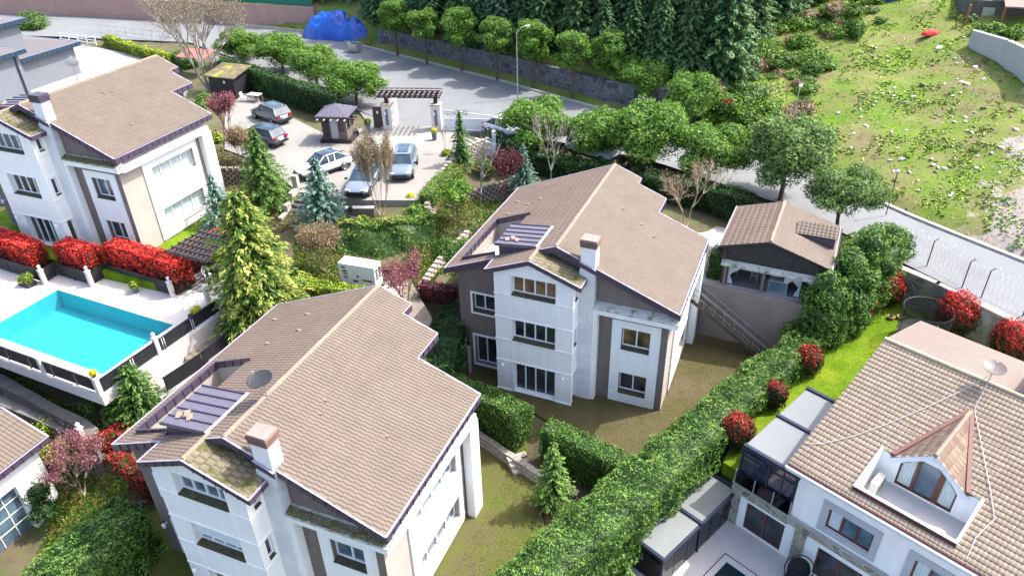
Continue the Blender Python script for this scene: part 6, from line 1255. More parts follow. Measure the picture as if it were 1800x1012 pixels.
# shed with mossy roof, red awning, tarpaulin, bin
p = at(408,165,5.0); t = thing('shed', 'dark garden shed with a mossy tiled roof under the big bare tree', 'shed', tuple(p), R(-22)); m = MB(); m.box(-1.8,1.3,-.9,1.6,0,2.0); m.build('wall', BLACKW, t); m = MB(); m.add([(-2.1,-1.2,1.95),(1.6,-1.2,1.95),(1.6,1.9,2.45),(-2.1,1.9,2.45),(-2.1,-1.2,2.05),(1.6,-1.2,2.05),(1.6,1.9,2.55),(-2.1,1.9,2.55)], [(0,3,2,1),(4,5,6,7),(0,1,5,4),(1,2,6,5),(2,3,7,6),(3,0,4,7)])
m.build('roof', simple('mossy_brown_roof', (.15,.12,.075), .95, .2, 2, dirt=((.30,.30,.03), .9, .5)), t); m = MB(); m.cbox((.2,-.98,1.5),.16,.1,.25); m.build('lamp', TRIM, t)
p = at(350,128,5.0); t = thing('awning', 'faded red awning between the big bare tree trunks', 'awning', tuple(p), R(-20)); m = MB(); m.add([(-1.9,-.9,1.9),(1.9,-.9,1.9),(1.9,1.2,2.3),(-1.9,1.2,2.3),(-1.9,-.9,1.86),(1.9,-.9,1.86),(1.9,1.2,2.26),(-1.9,1.2,2.26)], [(0,1,2,3),(7,6,5,4),(0,4,5,1),(1,5,6,2),(2,6,7,3),(3,7,4,0)]); m.build('cloth', simple('faded_red', (.36,.12,.11), .8, .12), t)
for x in (-1.8,1.8): m = MB(); m.tube([(x,-.8,0),(x,-.8,1.9)], .04, 5); m.build('post', DARKM, t)
# tarpaulin over a heap: a draped height field
def heap(label, p, rx, ry, hz, seed, mat, rz=0):
    n, k = 64, 40; g = np.random.default_rng(seed); A = np.linspace(-1,1,n); B = np.linspace(-1,1,k); X, Y = np.meshgrid(A, B); r = (np.abs(X)**2.6+np.abs(Y)**2.6)
    H = np.clip(1-r, 0, 1)**.42*(1-.42*np.clip(X,-.1,1)) ; H += (.12*np.sin(9*X+5*Y+seed)*np.cos(7*Y-4*X)+.11*np.abs(np.sin(13*X+3*np.sin(5*Y)))+.09*np.abs(np.sin(12*Y+6*X+2*np.sin(9*X)))-.22*np.exp(-((X-.12)/.16)**2))*np.clip(1.05-r,0,1)**.5
    H = np.where(r > 1.0, .03, H*hz+.02); V = np.stack([X*rx*(1+.05*np.sin(9*Y)), Y*ry*(1+.06*np.sin(7*X)), H], -1).reshape(-1,3); i = np.arange(n*k).reshape(k,n)
    F = np.stack([i[:-1,:-1], i[:-1,1:], i[1:,1:], i[1:,:-1]], -1).reshape(-1,4); ctr = V[F].mean(1); keep = (np.abs(ctr[:,0]/rx)**2.6+np.abs(ctr[:,1]/ry)**2.6) < 1.12
    o = link('tarpaulin', npmesh('tarpaulin', V, F[keep]), mat); o.location = p; o.rotation_euler = (0,0,rz); return tag(o, label, 'tarpaulin')
TARP = simple('blue_tarpaulin', (.008,.10,.52), .32, .3, 1.2, fine=5, bmp=.3, spec=.6)
heap('big crumpled blue tarpaulin over a heap at the roadside', (*P2(608,66,5.0), 5.05), 5.4, 2.5, 2.5, 3, TARP, -.25)
t = thing('waste_bin', 'galvanised four-wheeled waste container on the road near the blue tarpaulin', 'waste bin', tuple(at(625,93,5.0)), R(-30)); m = MB(); m.add([(-.55,-.4,.2),(.55,-.4,.2),(.55,.4,.2),(-.55,.4,.2),(-.7,-.52,1.15),(.7,-.52,1.15),(.7,.52,1.15),(-.7,.52,1.15)], [(3,2,1,0),(0,1,5,4),(1,2,6,5),(2,3,7,6),(3,0,4,7)]); m.build('body', GALV, t)
m = MB(); m.bar((-.72,-.54,1.15),(.72,-.54,1.15),.06,.06); m.bar((-.72,.54,1.15),(.72,.54,1.15),.06,.06); m.bar((-.72,-.54,1.15),(-.72,.54,1.15),.06,.06); m.bar((.72,-.54,1.15),(.72,.54,1.15),.06,.06); m.build('rim', GALV, t); m = MB(); m.box(-.62,.62,-.45,.45,.95,1.0); m.build('contents', DARKM, t)
for x in (-.45,.45):
    for y in (-.33,.33): m = MB(); m.cyl(x,y,0,.2,.07,.07,8); m.build('wheel', TYRE, t)
# lamps, sign
def lamp(label, p, h, rz, arm=.9, r=.06, mat=GALV):
    t = thing('street_lamp', label, 'street lamp', p, rz, 'street lamps'); m = MB(); m.tube([(0,0,-.1),(0,0,h-.55)], [r,r*.7], 8); m.build('pole', mat, t); m = MB(); m.tube([(0,0,h-.55),(arm*.6,0,h-.08),(arm,0,h)], [r*.6,r*.5,r*.5], 6); m.build('arm', mat, t); m = MB(); m.cbox((arm+.2,0,h+.0),.5,.2,.09); m.build('lamp_head', simple('lamp_head', (.7,.7,.7), .4, .05), t); return t
lamp('tall pale street lamp rising in front of the dark stone wall', tuple(at(910,172,5.0)), 6.8, R(20)); lamp('street lamp with square head on the grassy slope behind the grey-green pine', tuple(at(1380,288,4.6)), 6.2, R(60), .35, .05); 
t = thing('street_lamp', 'thin black lamp post at the kerb in front of the hillside', 'street lamp', tuple(at(1557,378,4.15)), 0, 'street lamps'); m = MB(); m.tube([(0,0,0),(0,0,3.3)], .035, 6); m.build('pole', BLKD_, t); m = MB(); m.cbox((.0,0,3.38),.22,.16,.12); m.build('lamp_head', TRIM, t)
q = onhill(1283,212); t = thing('sign', 'small plain red sign on a grey post at the foot of the slope', 'sign', (q.x,q.y,q.z-.1), R(-15)); m = MB(); m.tube([(0,0,0),(0,0,2.3)], .04, 6); m.build('post', GALV, t); m = MB(); m.box(-.75,.02,-.08,-.05,1.55,2.0); m.build('board', simple('red_board', (.50,.02,.025), .5, .1), t)
t = thing('barrier', 'white rail fence at the entrance of the grey villa drive', 'fence', tuple(at(108,72,5.2)), 0); a, b = at(108,72,5.2)-at(108,72,5.2), at(170,80,5.2)-at(108,72,5.2); m = MB()
for z in (.25,.6,.95): m.bar(a+Vector((0,0,z)), b+Vector((0,0,z)), .05, .1)
m.build('rail', GW2, t)
for k in range(5): c = a.lerp(b, k/4); m = MB(); m.box(c.x-.05,c.x+.05,c.y-.05,c.y+.05,0,1.15); m.build('post', GW2, t)
t = thing('railing', 'thin grey railing behind the golden hedge at the road', 'railing', tuple(at(180,62,5.2)), 0); o_ = at(180,62,5.2); b = at(315,78,5.2)-o_; m = MB(); m.bar((0,0,1.3), b+Vector((0,0,1.3)), .05, .05); m.bar((0,0,.7), b+Vector((0,0,.7)), .04, .04); m.build('rail', GALV, t)
for k in range(10): c = b*k/9; m = MB(); m.tube([c, c+Vector((0,0,1.3))], .03, 5); m.build('post', GALV, t)
# trampoline net, dog pen
t = thing('trampoline', 'round trampoline with dark net enclosure behind the sand coloured roof', 'trampoline', tuple(at(1614,600,1.6)), 0); m = MB(); n = 12; r = 1.35
m.add([(r*math.cos(k*6.2832/n), r*math.sin(k*6.2832/n), z) for z in (.7,2.3) for k in range(n)], [(k,(k+1)%n,n+(k+1)%n,n+k) for k in range(n)]); nm, nn_, nb_ = newmat('dark_net'); trn = nd(nn_, 'BsdfTransparent'); mxn = nd(nn_, 'MixShader'); mxn.inputs[0].default_value = .45; nb_.inputs['Base Color'].default_value = (.03,.03,.035,1); L(nn_, trn.outputs[0], mxn.inputs[1]); L(nn_, nb_.outputs[0], mxn.inputs[2]); L(nn_, mxn.outputs[0], nn_.nodes['Material Output'].inputs[0]); m.build('net', nm, t)
m = MB(); m.lathe(0,0,[(.02,.68),(r,.68),(r,.74),(.02,.74)],n); m.build('mat', BLKD_, t)
for k in range(6): a = k*1.047; m = MB(); m.tube([(r*math.cos(a),r*math.sin(a),0),(r*math.cos(a),r*math.sin(a),2.35)], .02, 5); m.build('pole', DARKM, t)
m = MB(); m.tube([(r*math.cos(k*6.2832/24), r*math.sin(k*6.2832/24), 2.33) for k in range(25)], .015, 5); m.build('top_ring', DARKM, t)
# small yard things by the nearest villa
x, y = loc2w(FF,-7.2,-1.0); t = thing('cabinet', 'beige outdoor cabinet in the shaded passage left of the nearest villa', 'cabinet', (x,y,-.64), FF[3]); m = MB(); m.box(-.3,.3,-.8,.8,0,1.3); m.build('body', RETW, t); m = MB(); m.box(-.33,.33,-.83,.83,1.303,1.36); m.build('top', CREAM, t)
x, y = loc2w(FF,-6.9,-3.4); t = thing('hose_cart', 'black hose cart on the ground in the shaded passage', 'hose cart', (x,y,-.64), .4); m = MB(); m.box(-.3,.3,-.2,.2,.1,.5); m.build('box', BLKD_, t, bevel=.04); m = MB(); m.tube([(-.3,0,.2),(-.3,0,.75),(.3,0,.75),(.3,0,.2)], .02, 5); m.build('handle', TRIM, t)
# top right yard: timber house end, small tree, blue container
p = onhill(1585,0); t = thing('container', 'blue corrugated container at the top edge above the slope', 'container', (p.x,p.y,p.z-.1), .1); m = MB(); m.box(-1.6,1.8,0,2.2,0,2.0)
for k in range(16): m.box(-1.55+.21*k,-1.47+.21*k,-.04,-.002,.05,1.95)
m.build('body', simple('blue_steel', (.02,.06,.30), .5, .15), t)
hx = onhill(1765,60); t = thing('timber_house', 'dark timber porch house with a pinkish roof corner, top right', 'house', (hx.x,hx.y,zt_-.2), R(-20)); m = MB(); m.box(-3.2,3.5,4,9,0,2.6); m.build('wall', simple('grey_planks', (.13,.12,.11), .9, .3, 3), t)
for x in (-2.8,0,3): m = MB(); m.box(x-.1,x+.1,2.2,2.4,0,2.5); m.build('post', simple('orange_timber', (.30,.13,.05), .7, .2), t)
m = MB(); m.add([(-.2,1.6,2.5),(4.6,1.6,2.5),(4.6,6.5,4.2),(-.2,6.5,4.2),(-.2,1.6,2.62),(4.6,1.6,2.62),(4.6,6.5,4.32),(-.2,6.5,4.32)], [(0,3,2,1),(4,5,6,7),(0,1,5,4),(1,2,6,5),(2,3,7,6),(3,0,4,7)]); m.build('roof', simple('pink_brown_roof', (.36,.20,.17), .8, .15), t)
m = MB(); m.box(-1.4,-.4,3.9,3.99,1.0,2.0); m.build('window', simple('pale_pane', (.4,.42,.34), .4, .1), t)
pad('house_yard', [(c0.x+1,c0.y+.6),(c1.x,c1.y+.2),(c2.x,c2.y+.2),(c2.x+6,c2.y-8),(c2.x+30,c2.y),(c2.x+25,c2.y+25),(c0.x+12,c0.y+16)], zt_+.2, simple('yard_mulch', (.13,.10,.07), 1, .4, 1.2, fine=9, bmp=.4, dirt=((.07,.12,.02), .5, .52)), 0)
# debris on the slope
DEB = simple('pale_rubble', (.50,.48,.45), .9, .15, 5); DEBB = simple('brown_rubble', (.22,.15,.12), .9, .3, 5); rd_ = random.Random(11); rock = []
for k in range(5):
    g = np.random.default_rng(k); bm = bmesh.new(); bmesh.ops.create_icosphere(bm, subdivisions=1, radius=.5)
    for v in bm.verts: v.co = Vector((v.co.x*rd_.uniform(.7,1.4), v.co.y*rd_.uniform(.6,1.1), v.co.z*rd_.uniform(.3,.6)))
    me = bpy.data.meshes.new('rock'); bm.to_mesh(me); bm.free(); rock.append(me)
    me.materials.append(DEB if k < 4 else DEBB)
hp = [(1540,85),(1545,98),(1590,180),(1572,155),(1640,115),(1500,235),(1495,260),(1522,222),(1728,140),(1758,142),(1690,145),(1700,148),(1585,280),(1660,297),(1705,232),(1786,228),(1738,90),(1812,250),(1604,170),(1622,150),(1551,165),(1564,163),(1650,85),(1715,118),(1730,190),(1530,310),(1640,290),(1760,260)]
RB = ['near the top of the slope','above the middle of the slope','below the middle of the slope','at the foot of the slope']; rl_ = []
for k in range(110):
    x, y = hp[k] if k < len(hp) else (rd_.uniform(1470,1795), rd_.uniform(45,370))
    if k >= len(hp) and (y > 95+.95*(x-1480)+140 or y < 60): x, y = rd_.uniform(1500,1720), rd_.uniform(90,300)
    rl_.append((x, y, k))
ORD = ['first','second','third','fourth','fifth','sixth','seventh','eighth','ninth','tenth','eleventh','twelfth','thirteenth','fourteenth','fifteenth','sixteenth','seventeenth','eighteenth','nineteenth','twentieth','twenty first','twenty second','twenty third','twenty fourth','twenty fifth','twenty sixth','twenty seventh','twenty eighth','twenty ninth','thirtieth','thirty first','thirty second','thirty third','thirty fourth','thirty fifth','thirty sixth']
rc = {}
for x, y, k in sorted(rl_):
    q = onhill(x, y); o = bpy.data.objects.new('rock', rock[k % 5]); COL.objects.link(o); o.location = (q.x,q.y,q.z+.03); s_ = rd_.uniform(.25,.6)*(1.25 if k < len(hp) else .75); o.scale = (s_,s_*rd_.uniform(.5,1),s_); o.rotation_euler = (rd_.uniform(-.3,.3),rd_.uniform(-.3,.3),rd_.uniform(0,6.28))
    kd = 'brown clod' if k % 5 == 4 else 'pale rubble lump'; bn = 0 if y < 130 else 1 if y < 200 else 2 if y < 270 else 3; rc[(kd,bn)] = rc.get((kd,bn), -1)+1
    tag(o, '%s %s, %s from the left' % (kd, RB[bn], ORD[min(rc[(kd,bn)],35)]), 'rubble', 'rubble on the slope')
q = onhill(1637,62); heap('small red cloth lying at the top of the rough slope', (q.x,q.y,q.z+.05), 1.1, .4, .35, 5, simple('red_cloth', (.55,.02,.02), .7, .2), .3)
# ---------------------------------------------------------------- vegetation
def plant(name, label, cat, me, mat, loc, rz=0, grp=None, trunk=None, scale=1., tmat=None):
    t = thing(name, label, cat, loc, rz, grp); t.scale = (scale,)*3; link('crown', me, mat, t)
    if trunk is not None: link('trunk', trunk.mesh('trunk', True) if isinstance(trunk, MB) else trunk, tmat or BARK, t)
    return t
def hedge(label, pts, w, h, mat, seed=0, grp=None, name='hedge', **kw):
    o = Vector(pts[0]); P = [tuple(Vector(p)-o) for p in pts]; ob = link(name, hedge_mesh(P, w, h, seed, **kw), mat); ob.location = o; return tag(ob, label, 'hedge', grp)
PHD = leafmat('dark_red_shrub', [(0,(.03,.05,.012)),(.3,(.07,.05,.014)),(.5,(.22,.016,.016)),(.8,(.42,.018,.022)),(1,(.55,.06,.05))], patch=.5)
def ht(pts, z, zb): # centre line given where its top is seen at level z; feet at zb
    return [(*P2(x, y, z), zb) for x, y in pts]
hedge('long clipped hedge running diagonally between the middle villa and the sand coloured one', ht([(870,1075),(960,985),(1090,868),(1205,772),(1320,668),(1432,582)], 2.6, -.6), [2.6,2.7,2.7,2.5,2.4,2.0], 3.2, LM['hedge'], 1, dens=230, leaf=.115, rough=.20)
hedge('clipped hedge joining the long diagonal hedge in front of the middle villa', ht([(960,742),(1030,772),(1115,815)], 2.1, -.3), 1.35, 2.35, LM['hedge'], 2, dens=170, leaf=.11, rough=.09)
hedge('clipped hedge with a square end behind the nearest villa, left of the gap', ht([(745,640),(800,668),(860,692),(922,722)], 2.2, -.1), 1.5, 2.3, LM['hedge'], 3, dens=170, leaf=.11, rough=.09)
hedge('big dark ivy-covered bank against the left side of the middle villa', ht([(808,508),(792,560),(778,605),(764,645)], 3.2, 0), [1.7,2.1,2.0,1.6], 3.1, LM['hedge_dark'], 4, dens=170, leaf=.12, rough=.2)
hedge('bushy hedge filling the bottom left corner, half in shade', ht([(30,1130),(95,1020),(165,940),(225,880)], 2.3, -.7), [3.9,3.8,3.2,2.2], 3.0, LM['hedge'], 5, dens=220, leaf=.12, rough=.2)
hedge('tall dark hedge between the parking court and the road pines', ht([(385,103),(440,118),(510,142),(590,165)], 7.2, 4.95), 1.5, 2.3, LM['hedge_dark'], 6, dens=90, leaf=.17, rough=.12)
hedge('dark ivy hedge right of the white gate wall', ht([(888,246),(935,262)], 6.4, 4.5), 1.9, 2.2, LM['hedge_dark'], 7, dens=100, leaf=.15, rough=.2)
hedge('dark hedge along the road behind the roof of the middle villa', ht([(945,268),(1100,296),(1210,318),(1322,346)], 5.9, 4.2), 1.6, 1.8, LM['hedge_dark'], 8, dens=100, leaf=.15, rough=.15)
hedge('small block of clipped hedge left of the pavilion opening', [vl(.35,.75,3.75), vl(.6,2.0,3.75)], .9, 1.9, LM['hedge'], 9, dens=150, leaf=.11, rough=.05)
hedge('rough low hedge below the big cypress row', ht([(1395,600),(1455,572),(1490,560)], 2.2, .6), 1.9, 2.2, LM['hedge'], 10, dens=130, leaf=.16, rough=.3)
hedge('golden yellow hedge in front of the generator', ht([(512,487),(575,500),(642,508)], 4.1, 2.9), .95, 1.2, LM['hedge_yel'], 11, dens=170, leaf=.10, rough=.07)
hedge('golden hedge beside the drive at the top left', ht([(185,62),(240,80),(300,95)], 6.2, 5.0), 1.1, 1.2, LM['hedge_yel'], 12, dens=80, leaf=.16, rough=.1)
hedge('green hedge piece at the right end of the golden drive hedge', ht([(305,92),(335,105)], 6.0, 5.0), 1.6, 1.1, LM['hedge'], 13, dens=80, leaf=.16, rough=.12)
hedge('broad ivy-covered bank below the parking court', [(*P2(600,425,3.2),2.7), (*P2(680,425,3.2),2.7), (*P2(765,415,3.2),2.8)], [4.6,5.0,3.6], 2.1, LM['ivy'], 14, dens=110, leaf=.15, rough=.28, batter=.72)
hedge('rusty and green mixed shrub border right of the parked cars', ht([(803,288),(775,312),(748,342)], 5.7, 4.7), [1.3,1.5,1.2], 1.0, LM['mixed'], 15, dens=110, leaf=.13, rough=.18)
hedge('dark reddish hedge behind the reddish twiggy tree', ht([(738,497),(800,508)], 3.9, 2.7), .9, 1.3, LM['plum_dark'], 16, dens=140, leaf=.12, rough=.1)
hedge('red-topped shrub border at the left corner of the nearest villa, upper piece', ht([(168,768),(205,752),(228,762)], 2.0, .4), .9, 1.6, PHD, 17, dens=150, leaf=.13, rough=.15)
hedge('red-topped shrub border at the left corner of the nearest villa, lower piece', ht([(190,790),(222,812),(256,835)], 1.7, -.2), .8, 1.7, PHD, 18, dens=150, leaf=.13, rough=.15)
RH = 'red photinia hedges above the pool'
hedge('red photinia hedge at the left image edge above the pool', [dl(-17.8,1.3,4.2), dl(-12.3,1.05,4.2)], 1.35, 2.0, LM['photinia'], 19, RH, dens=200, leaf=.13, rough=.09)
hedge('middle piece of the red photinia hedge above the pool, stepped back from the left one', [dl(-11.2,2.1,4.2), dl(-8.3,2.1,4.2)], 1.35, 2.0, LM['photinia'], 20, RH, dens=200, leaf=.13, rough=.09)
hedge('longest piece of the red photinia hedge, ending at the pool pergola', [dl(-8.1,3.2,4.2), dl(-5,3.25,4.2), dl(-1.9,3.1,4.2)], 1.35, 2.05, LM['photinia'], 21, RH, dens=200, leaf=.13, rough=.09)
hedge('red photinia hedge behind the pool pergola', [dl(-3.4,4.2,4.2), dl(-3.1,7.3,4.2), dl(.2,7.3,4.2)], .9, 1.8, LM['photinia'], 22, RH, dens=160, leaf=.13, rough=.09)
# big cypresses right of the pavilion
def cyp(seed):
    rr = random.Random(seed); P = [(0,0,.9,1.35,1.2),(0,0,2.2,1.5,1.4),(.15,0,3.5,1.3,1.3),(0,.1,4.6,.85,.95)]
    for k in range(9): a = rr.random()*6.28; z = rr.uniform(.8,4.0); P.append((1.0*math.cos(a),1.0*math.sin(a),z,rr.uniform(.55,.8),rr.uniform(.5,.8)))
    return puffs_mesh(P, 190, .135, seed, jit=.55, asp=.5, shell=.3, core=.78, lumps=.25, up=.1)
CY = [cyp(40), cyp(41)]
hedge('tall dense clipped cypress mass between the pavilion roof and the road fence', [(*P2(1452,492,5.4),.9), (*P2(1500,450,5.5),1.2), (*P2(1545,420,5.6),1.6), (*P2(1578,400,5.6),2.0)], [2.6,3.2,3.2,2.6], [4.4,4.4,4.1,3.6], LM['hedge'], 90, dens=150, leaf=.13, rough=.38)
for k, (x, y, s_, lb) in enumerate(((1432,602,.95,'nearest of the big cypresses, in front of the pavilion corner'),(1466,584,1.1,'broad cypress right of the pavilion, second from the left'),(1500,552,1.15,'middle cypress of the big row right of the pavilion'),(1540,516,.95,'cypress by the crook of the stone wall'))):
    plant('cypress', lb, 'cypress', CY[k % 2], LM['hedge'], (*P2(x,y,1.2),1.0), k*1.3, 'big cypresses right of the pavilion', scale=s_)
# photinia balls
PHB = leafmat('red_photinia_bush', [(0,(.03,.05,.012)),(.22,(.09,.035,.014)),(.45,(.36,.018,.014)),(.72,(.70,.022,.022)),(1,(.84,.09,.06))], patch=.22, zgrad=(.1,2.3,.75))
def ball(label, px, py, r, z=1.1, seed=0, off=(0,0)):
    z = 1.3
    for _ in range(4): p = at(px, py, z+r*1.1); z = lawnz(p.x, p.y)
    t = thing('photinia_bush', label, 'shrub', (p.x+off[0],p.y+off[1],z), 0, 'red photinia bushes on the lawn'); link('crown', puffs_mesh([(0,0,r*1.1,r,r*1.15)], 330 if r > .8 else 420, .12, seed, lumps=.12, shell=.25, core=.8), PHB, t); link('trunk', trunk_mb(r,.06,.04,seed).mesh('trunk'), BARK, t)
for k, a in enumerate([('biggest red bush, against the stone wall under the wire fence',1690,545,1.22),('red bush by the cypress row, against the stone wall',1567,502,1.02),('red bush cut by the right image edge',1788,592,1.18),('red bush at the top of the lush lawn strip',1513,536,.95),('small orange-red bush left of the lawn strip top',1474,576,.62),('dark red bush midway along the diagonal hedge',1422,632,.82),('reddish bush low beside the diagonal hedge',1362,692,.72),('red bush above the glass room',1297,757,.88)]):
    ball(a[0], a[1], a[2], a[3], 1.1, 60+k, (-.35,-.3) if k < 3 else (0,0))
# conifers
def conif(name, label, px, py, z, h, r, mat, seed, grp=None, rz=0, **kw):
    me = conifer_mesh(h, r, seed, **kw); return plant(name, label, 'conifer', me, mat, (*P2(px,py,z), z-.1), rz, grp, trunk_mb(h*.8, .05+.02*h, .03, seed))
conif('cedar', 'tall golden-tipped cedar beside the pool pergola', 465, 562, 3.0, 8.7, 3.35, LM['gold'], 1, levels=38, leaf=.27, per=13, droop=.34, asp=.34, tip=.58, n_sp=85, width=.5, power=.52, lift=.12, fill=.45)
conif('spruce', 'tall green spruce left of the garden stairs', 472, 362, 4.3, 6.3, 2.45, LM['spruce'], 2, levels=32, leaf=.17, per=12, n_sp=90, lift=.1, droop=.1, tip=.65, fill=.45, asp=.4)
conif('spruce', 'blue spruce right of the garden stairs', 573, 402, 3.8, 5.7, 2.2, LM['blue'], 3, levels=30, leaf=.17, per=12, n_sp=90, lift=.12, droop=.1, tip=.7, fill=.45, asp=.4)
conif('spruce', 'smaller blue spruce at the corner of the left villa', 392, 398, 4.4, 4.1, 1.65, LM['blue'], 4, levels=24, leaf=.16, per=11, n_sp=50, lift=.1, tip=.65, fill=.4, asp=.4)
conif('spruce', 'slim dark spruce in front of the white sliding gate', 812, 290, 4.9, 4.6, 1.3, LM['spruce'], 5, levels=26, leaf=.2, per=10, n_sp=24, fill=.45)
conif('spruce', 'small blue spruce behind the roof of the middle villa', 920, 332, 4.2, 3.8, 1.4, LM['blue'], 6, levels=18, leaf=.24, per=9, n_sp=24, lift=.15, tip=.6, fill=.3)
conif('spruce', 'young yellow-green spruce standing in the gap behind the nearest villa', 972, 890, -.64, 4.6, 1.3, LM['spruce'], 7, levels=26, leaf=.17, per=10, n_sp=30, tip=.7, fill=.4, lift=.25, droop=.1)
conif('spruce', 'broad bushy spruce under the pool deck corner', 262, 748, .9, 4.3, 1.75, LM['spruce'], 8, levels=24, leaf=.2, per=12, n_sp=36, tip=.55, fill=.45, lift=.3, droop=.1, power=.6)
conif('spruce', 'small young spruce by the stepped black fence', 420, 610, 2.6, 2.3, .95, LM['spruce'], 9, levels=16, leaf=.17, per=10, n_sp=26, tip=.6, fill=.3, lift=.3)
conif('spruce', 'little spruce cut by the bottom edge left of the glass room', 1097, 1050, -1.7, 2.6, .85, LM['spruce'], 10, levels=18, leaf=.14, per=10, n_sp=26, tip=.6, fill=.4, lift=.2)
# laurel standard and other small trees
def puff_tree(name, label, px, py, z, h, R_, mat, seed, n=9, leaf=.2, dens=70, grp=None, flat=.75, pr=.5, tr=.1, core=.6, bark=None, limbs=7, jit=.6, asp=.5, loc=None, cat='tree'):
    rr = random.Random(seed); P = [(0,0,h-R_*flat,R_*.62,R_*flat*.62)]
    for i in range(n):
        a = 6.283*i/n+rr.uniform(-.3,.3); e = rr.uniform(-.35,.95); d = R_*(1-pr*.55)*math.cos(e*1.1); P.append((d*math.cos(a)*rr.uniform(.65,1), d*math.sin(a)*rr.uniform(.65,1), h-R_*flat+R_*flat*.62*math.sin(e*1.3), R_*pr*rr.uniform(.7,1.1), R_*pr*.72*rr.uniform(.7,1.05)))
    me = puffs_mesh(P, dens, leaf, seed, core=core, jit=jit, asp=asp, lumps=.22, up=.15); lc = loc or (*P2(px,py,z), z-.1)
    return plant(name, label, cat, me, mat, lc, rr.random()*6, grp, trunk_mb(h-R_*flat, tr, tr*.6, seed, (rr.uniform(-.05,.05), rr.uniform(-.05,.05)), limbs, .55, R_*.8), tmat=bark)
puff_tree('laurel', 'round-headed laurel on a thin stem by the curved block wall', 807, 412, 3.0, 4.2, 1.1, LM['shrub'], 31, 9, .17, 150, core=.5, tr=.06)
# roadside pines
PG = 'umbrella pines along the road'
PINE = []
def pine_proto(seed, h, R_, fl=.78): return puff_tree('pine', 'x', 0, 0, 0, h, R_, LM['pine'], seed, 21, .24, 115, PG, fl, .38, .16, .62, jit=.65, asp=.28, loc=(0,0,0), limbs=9)
protos = [pine_proto(101,5.2,3.1,.85), pine_proto(102,5.0,3.0,.8), pine_proto(103,5.6,3.25,.85), pine_proto(104,7.0,1.9,1.45), pine_proto(105,6.6,1.8,1.35)]; used = [False]*5
def put_pine(label, loc, k, s, rz, mat=None):
    if not used[k]: used[k] = True; o = protos[k]; o.location = loc; o.rotation_euler = (0,0,rz); o.scale = (s,)*3; o['label'] = label
    else: o = copy_tree(protos[k], None, loc, rz, label, (s,)*3)
    if mat:
        for c in o.children:
            if c.name.startswith('crown'): me = c.data.copy(); me.materials.clear(); me.materials.append(mat); c.data = me
    o['category'] = 'pine tree'; return o
NP = [(945,270,1.0,0,'dense round pine right of the street lamp'),(1055,288,.95,1,'pine over the white van, left of a joined pair'),(1142,302,1.06,2,'right-hand pine of the joined pair by the van'),(1245,318,.95,0,'pine behind the brown-twigged tree'),(1372,345,1.12,2,'widest pine, greyish, in front of the grassy slope')]
for i, (x, y, s, k, lb) in enumerate(NP): put_pine(lb, (*P2(x,y,4.6),4.55), k, s, i*1.9, LM['olive'] if i == 4 else None)
for i, (x, y, s, k, lb) in enumerate([(427,112,.85,0,'leftmost roadside pine, partly behind the bare tree'),(500,133,.98,1,'second pine above the tall dark hedge'),(560,158,.85,2,'third pine above the tall dark hedge'),(628,186,.95,0,'pine just behind the kiosk'),(1472,392,.86,1,'small grey-green pine behind the pavilion')]):
    put_pine(lb, (*P2(x,y,4.9),4.85), k, s, i*2.3+1, LM['olive'] if x == 1472 else None)
for i, (x, y, s, lb) in enumerate([(700,97,.8,'first pine before the dark stone wall, next to the tarpaulin'),(751,112,.82,'second pine before the dark stone wall'),(812,124,.85,'third pine before the dark stone wall'),(874,139,.85,'pine left of the street lamp, before the dark wall'),(937,153,.86,'pine behind the street lamp, before the dark wall'),(1006,170,.86,'sixth pine before the dark wall'),(1070,170,.82,'seventh pine before the dark wall'),(1127,181,.95,'rounded pine before the dark wall, second from its right end'),(1214,215,.85,'low pine at the right end of the dark wall')]):
    p = at(x, y, 5.1); put_pine(lb, (p.x,p.y,4.95), 3+i % 2 if i < 7 else i % 3, s*1.25 if i < 7 else s, i*1.3)
# cedar wood behind the wall: every tree a thing
g_ = random.Random(5); CM = [conifer_mesh(10.5, 3.1, 70+k, 30, .34, 13, .02, .30, .6, .46, .68, .4, .5, .16, 110, fill=.6) for k in range(4)]; TM = trunk_mb(8,.22,.08,3).mesh('trunk', True); TM.materials.append(BARK)
for me in CM: me.materials.append(LM['cedar'])
CM2 = [m.copy() for m in CM]
for me in CM2: me.materials.clear(); me.materials.append(LM['cedar2'])
pos = []; W0, W1 = Vector((-16.5,93.2)), Vector((18.6,65.6)); dW = (W1-W0); nW = Vector((-dW.y, dW.x)).normalized(); nW = -nW if nW.y < 0 else nW
for row in range(8):
    n = 14
    for k in range(-int(1.2*row), n):
        f = (k+.5*(row % 2)+g_.uniform(-.22,.22))/n; off = 1.6+3.3*row+g_.uniform(-.7,.7); q = W0.lerp(W1, f)+nW*off
        if row > 0 and f > 1.03+.02*row: continue
        pos.append((q.x, q.y, row))
pos += [(-20,104,1),(-25,106,2),(-22,110,3),(-28,112,4)]
CG = 'cedars and cypresses in the wood above the road'
ROWN = ['front','second','third','fourth','fifth','sixth','seventh','last']; cnt = {}
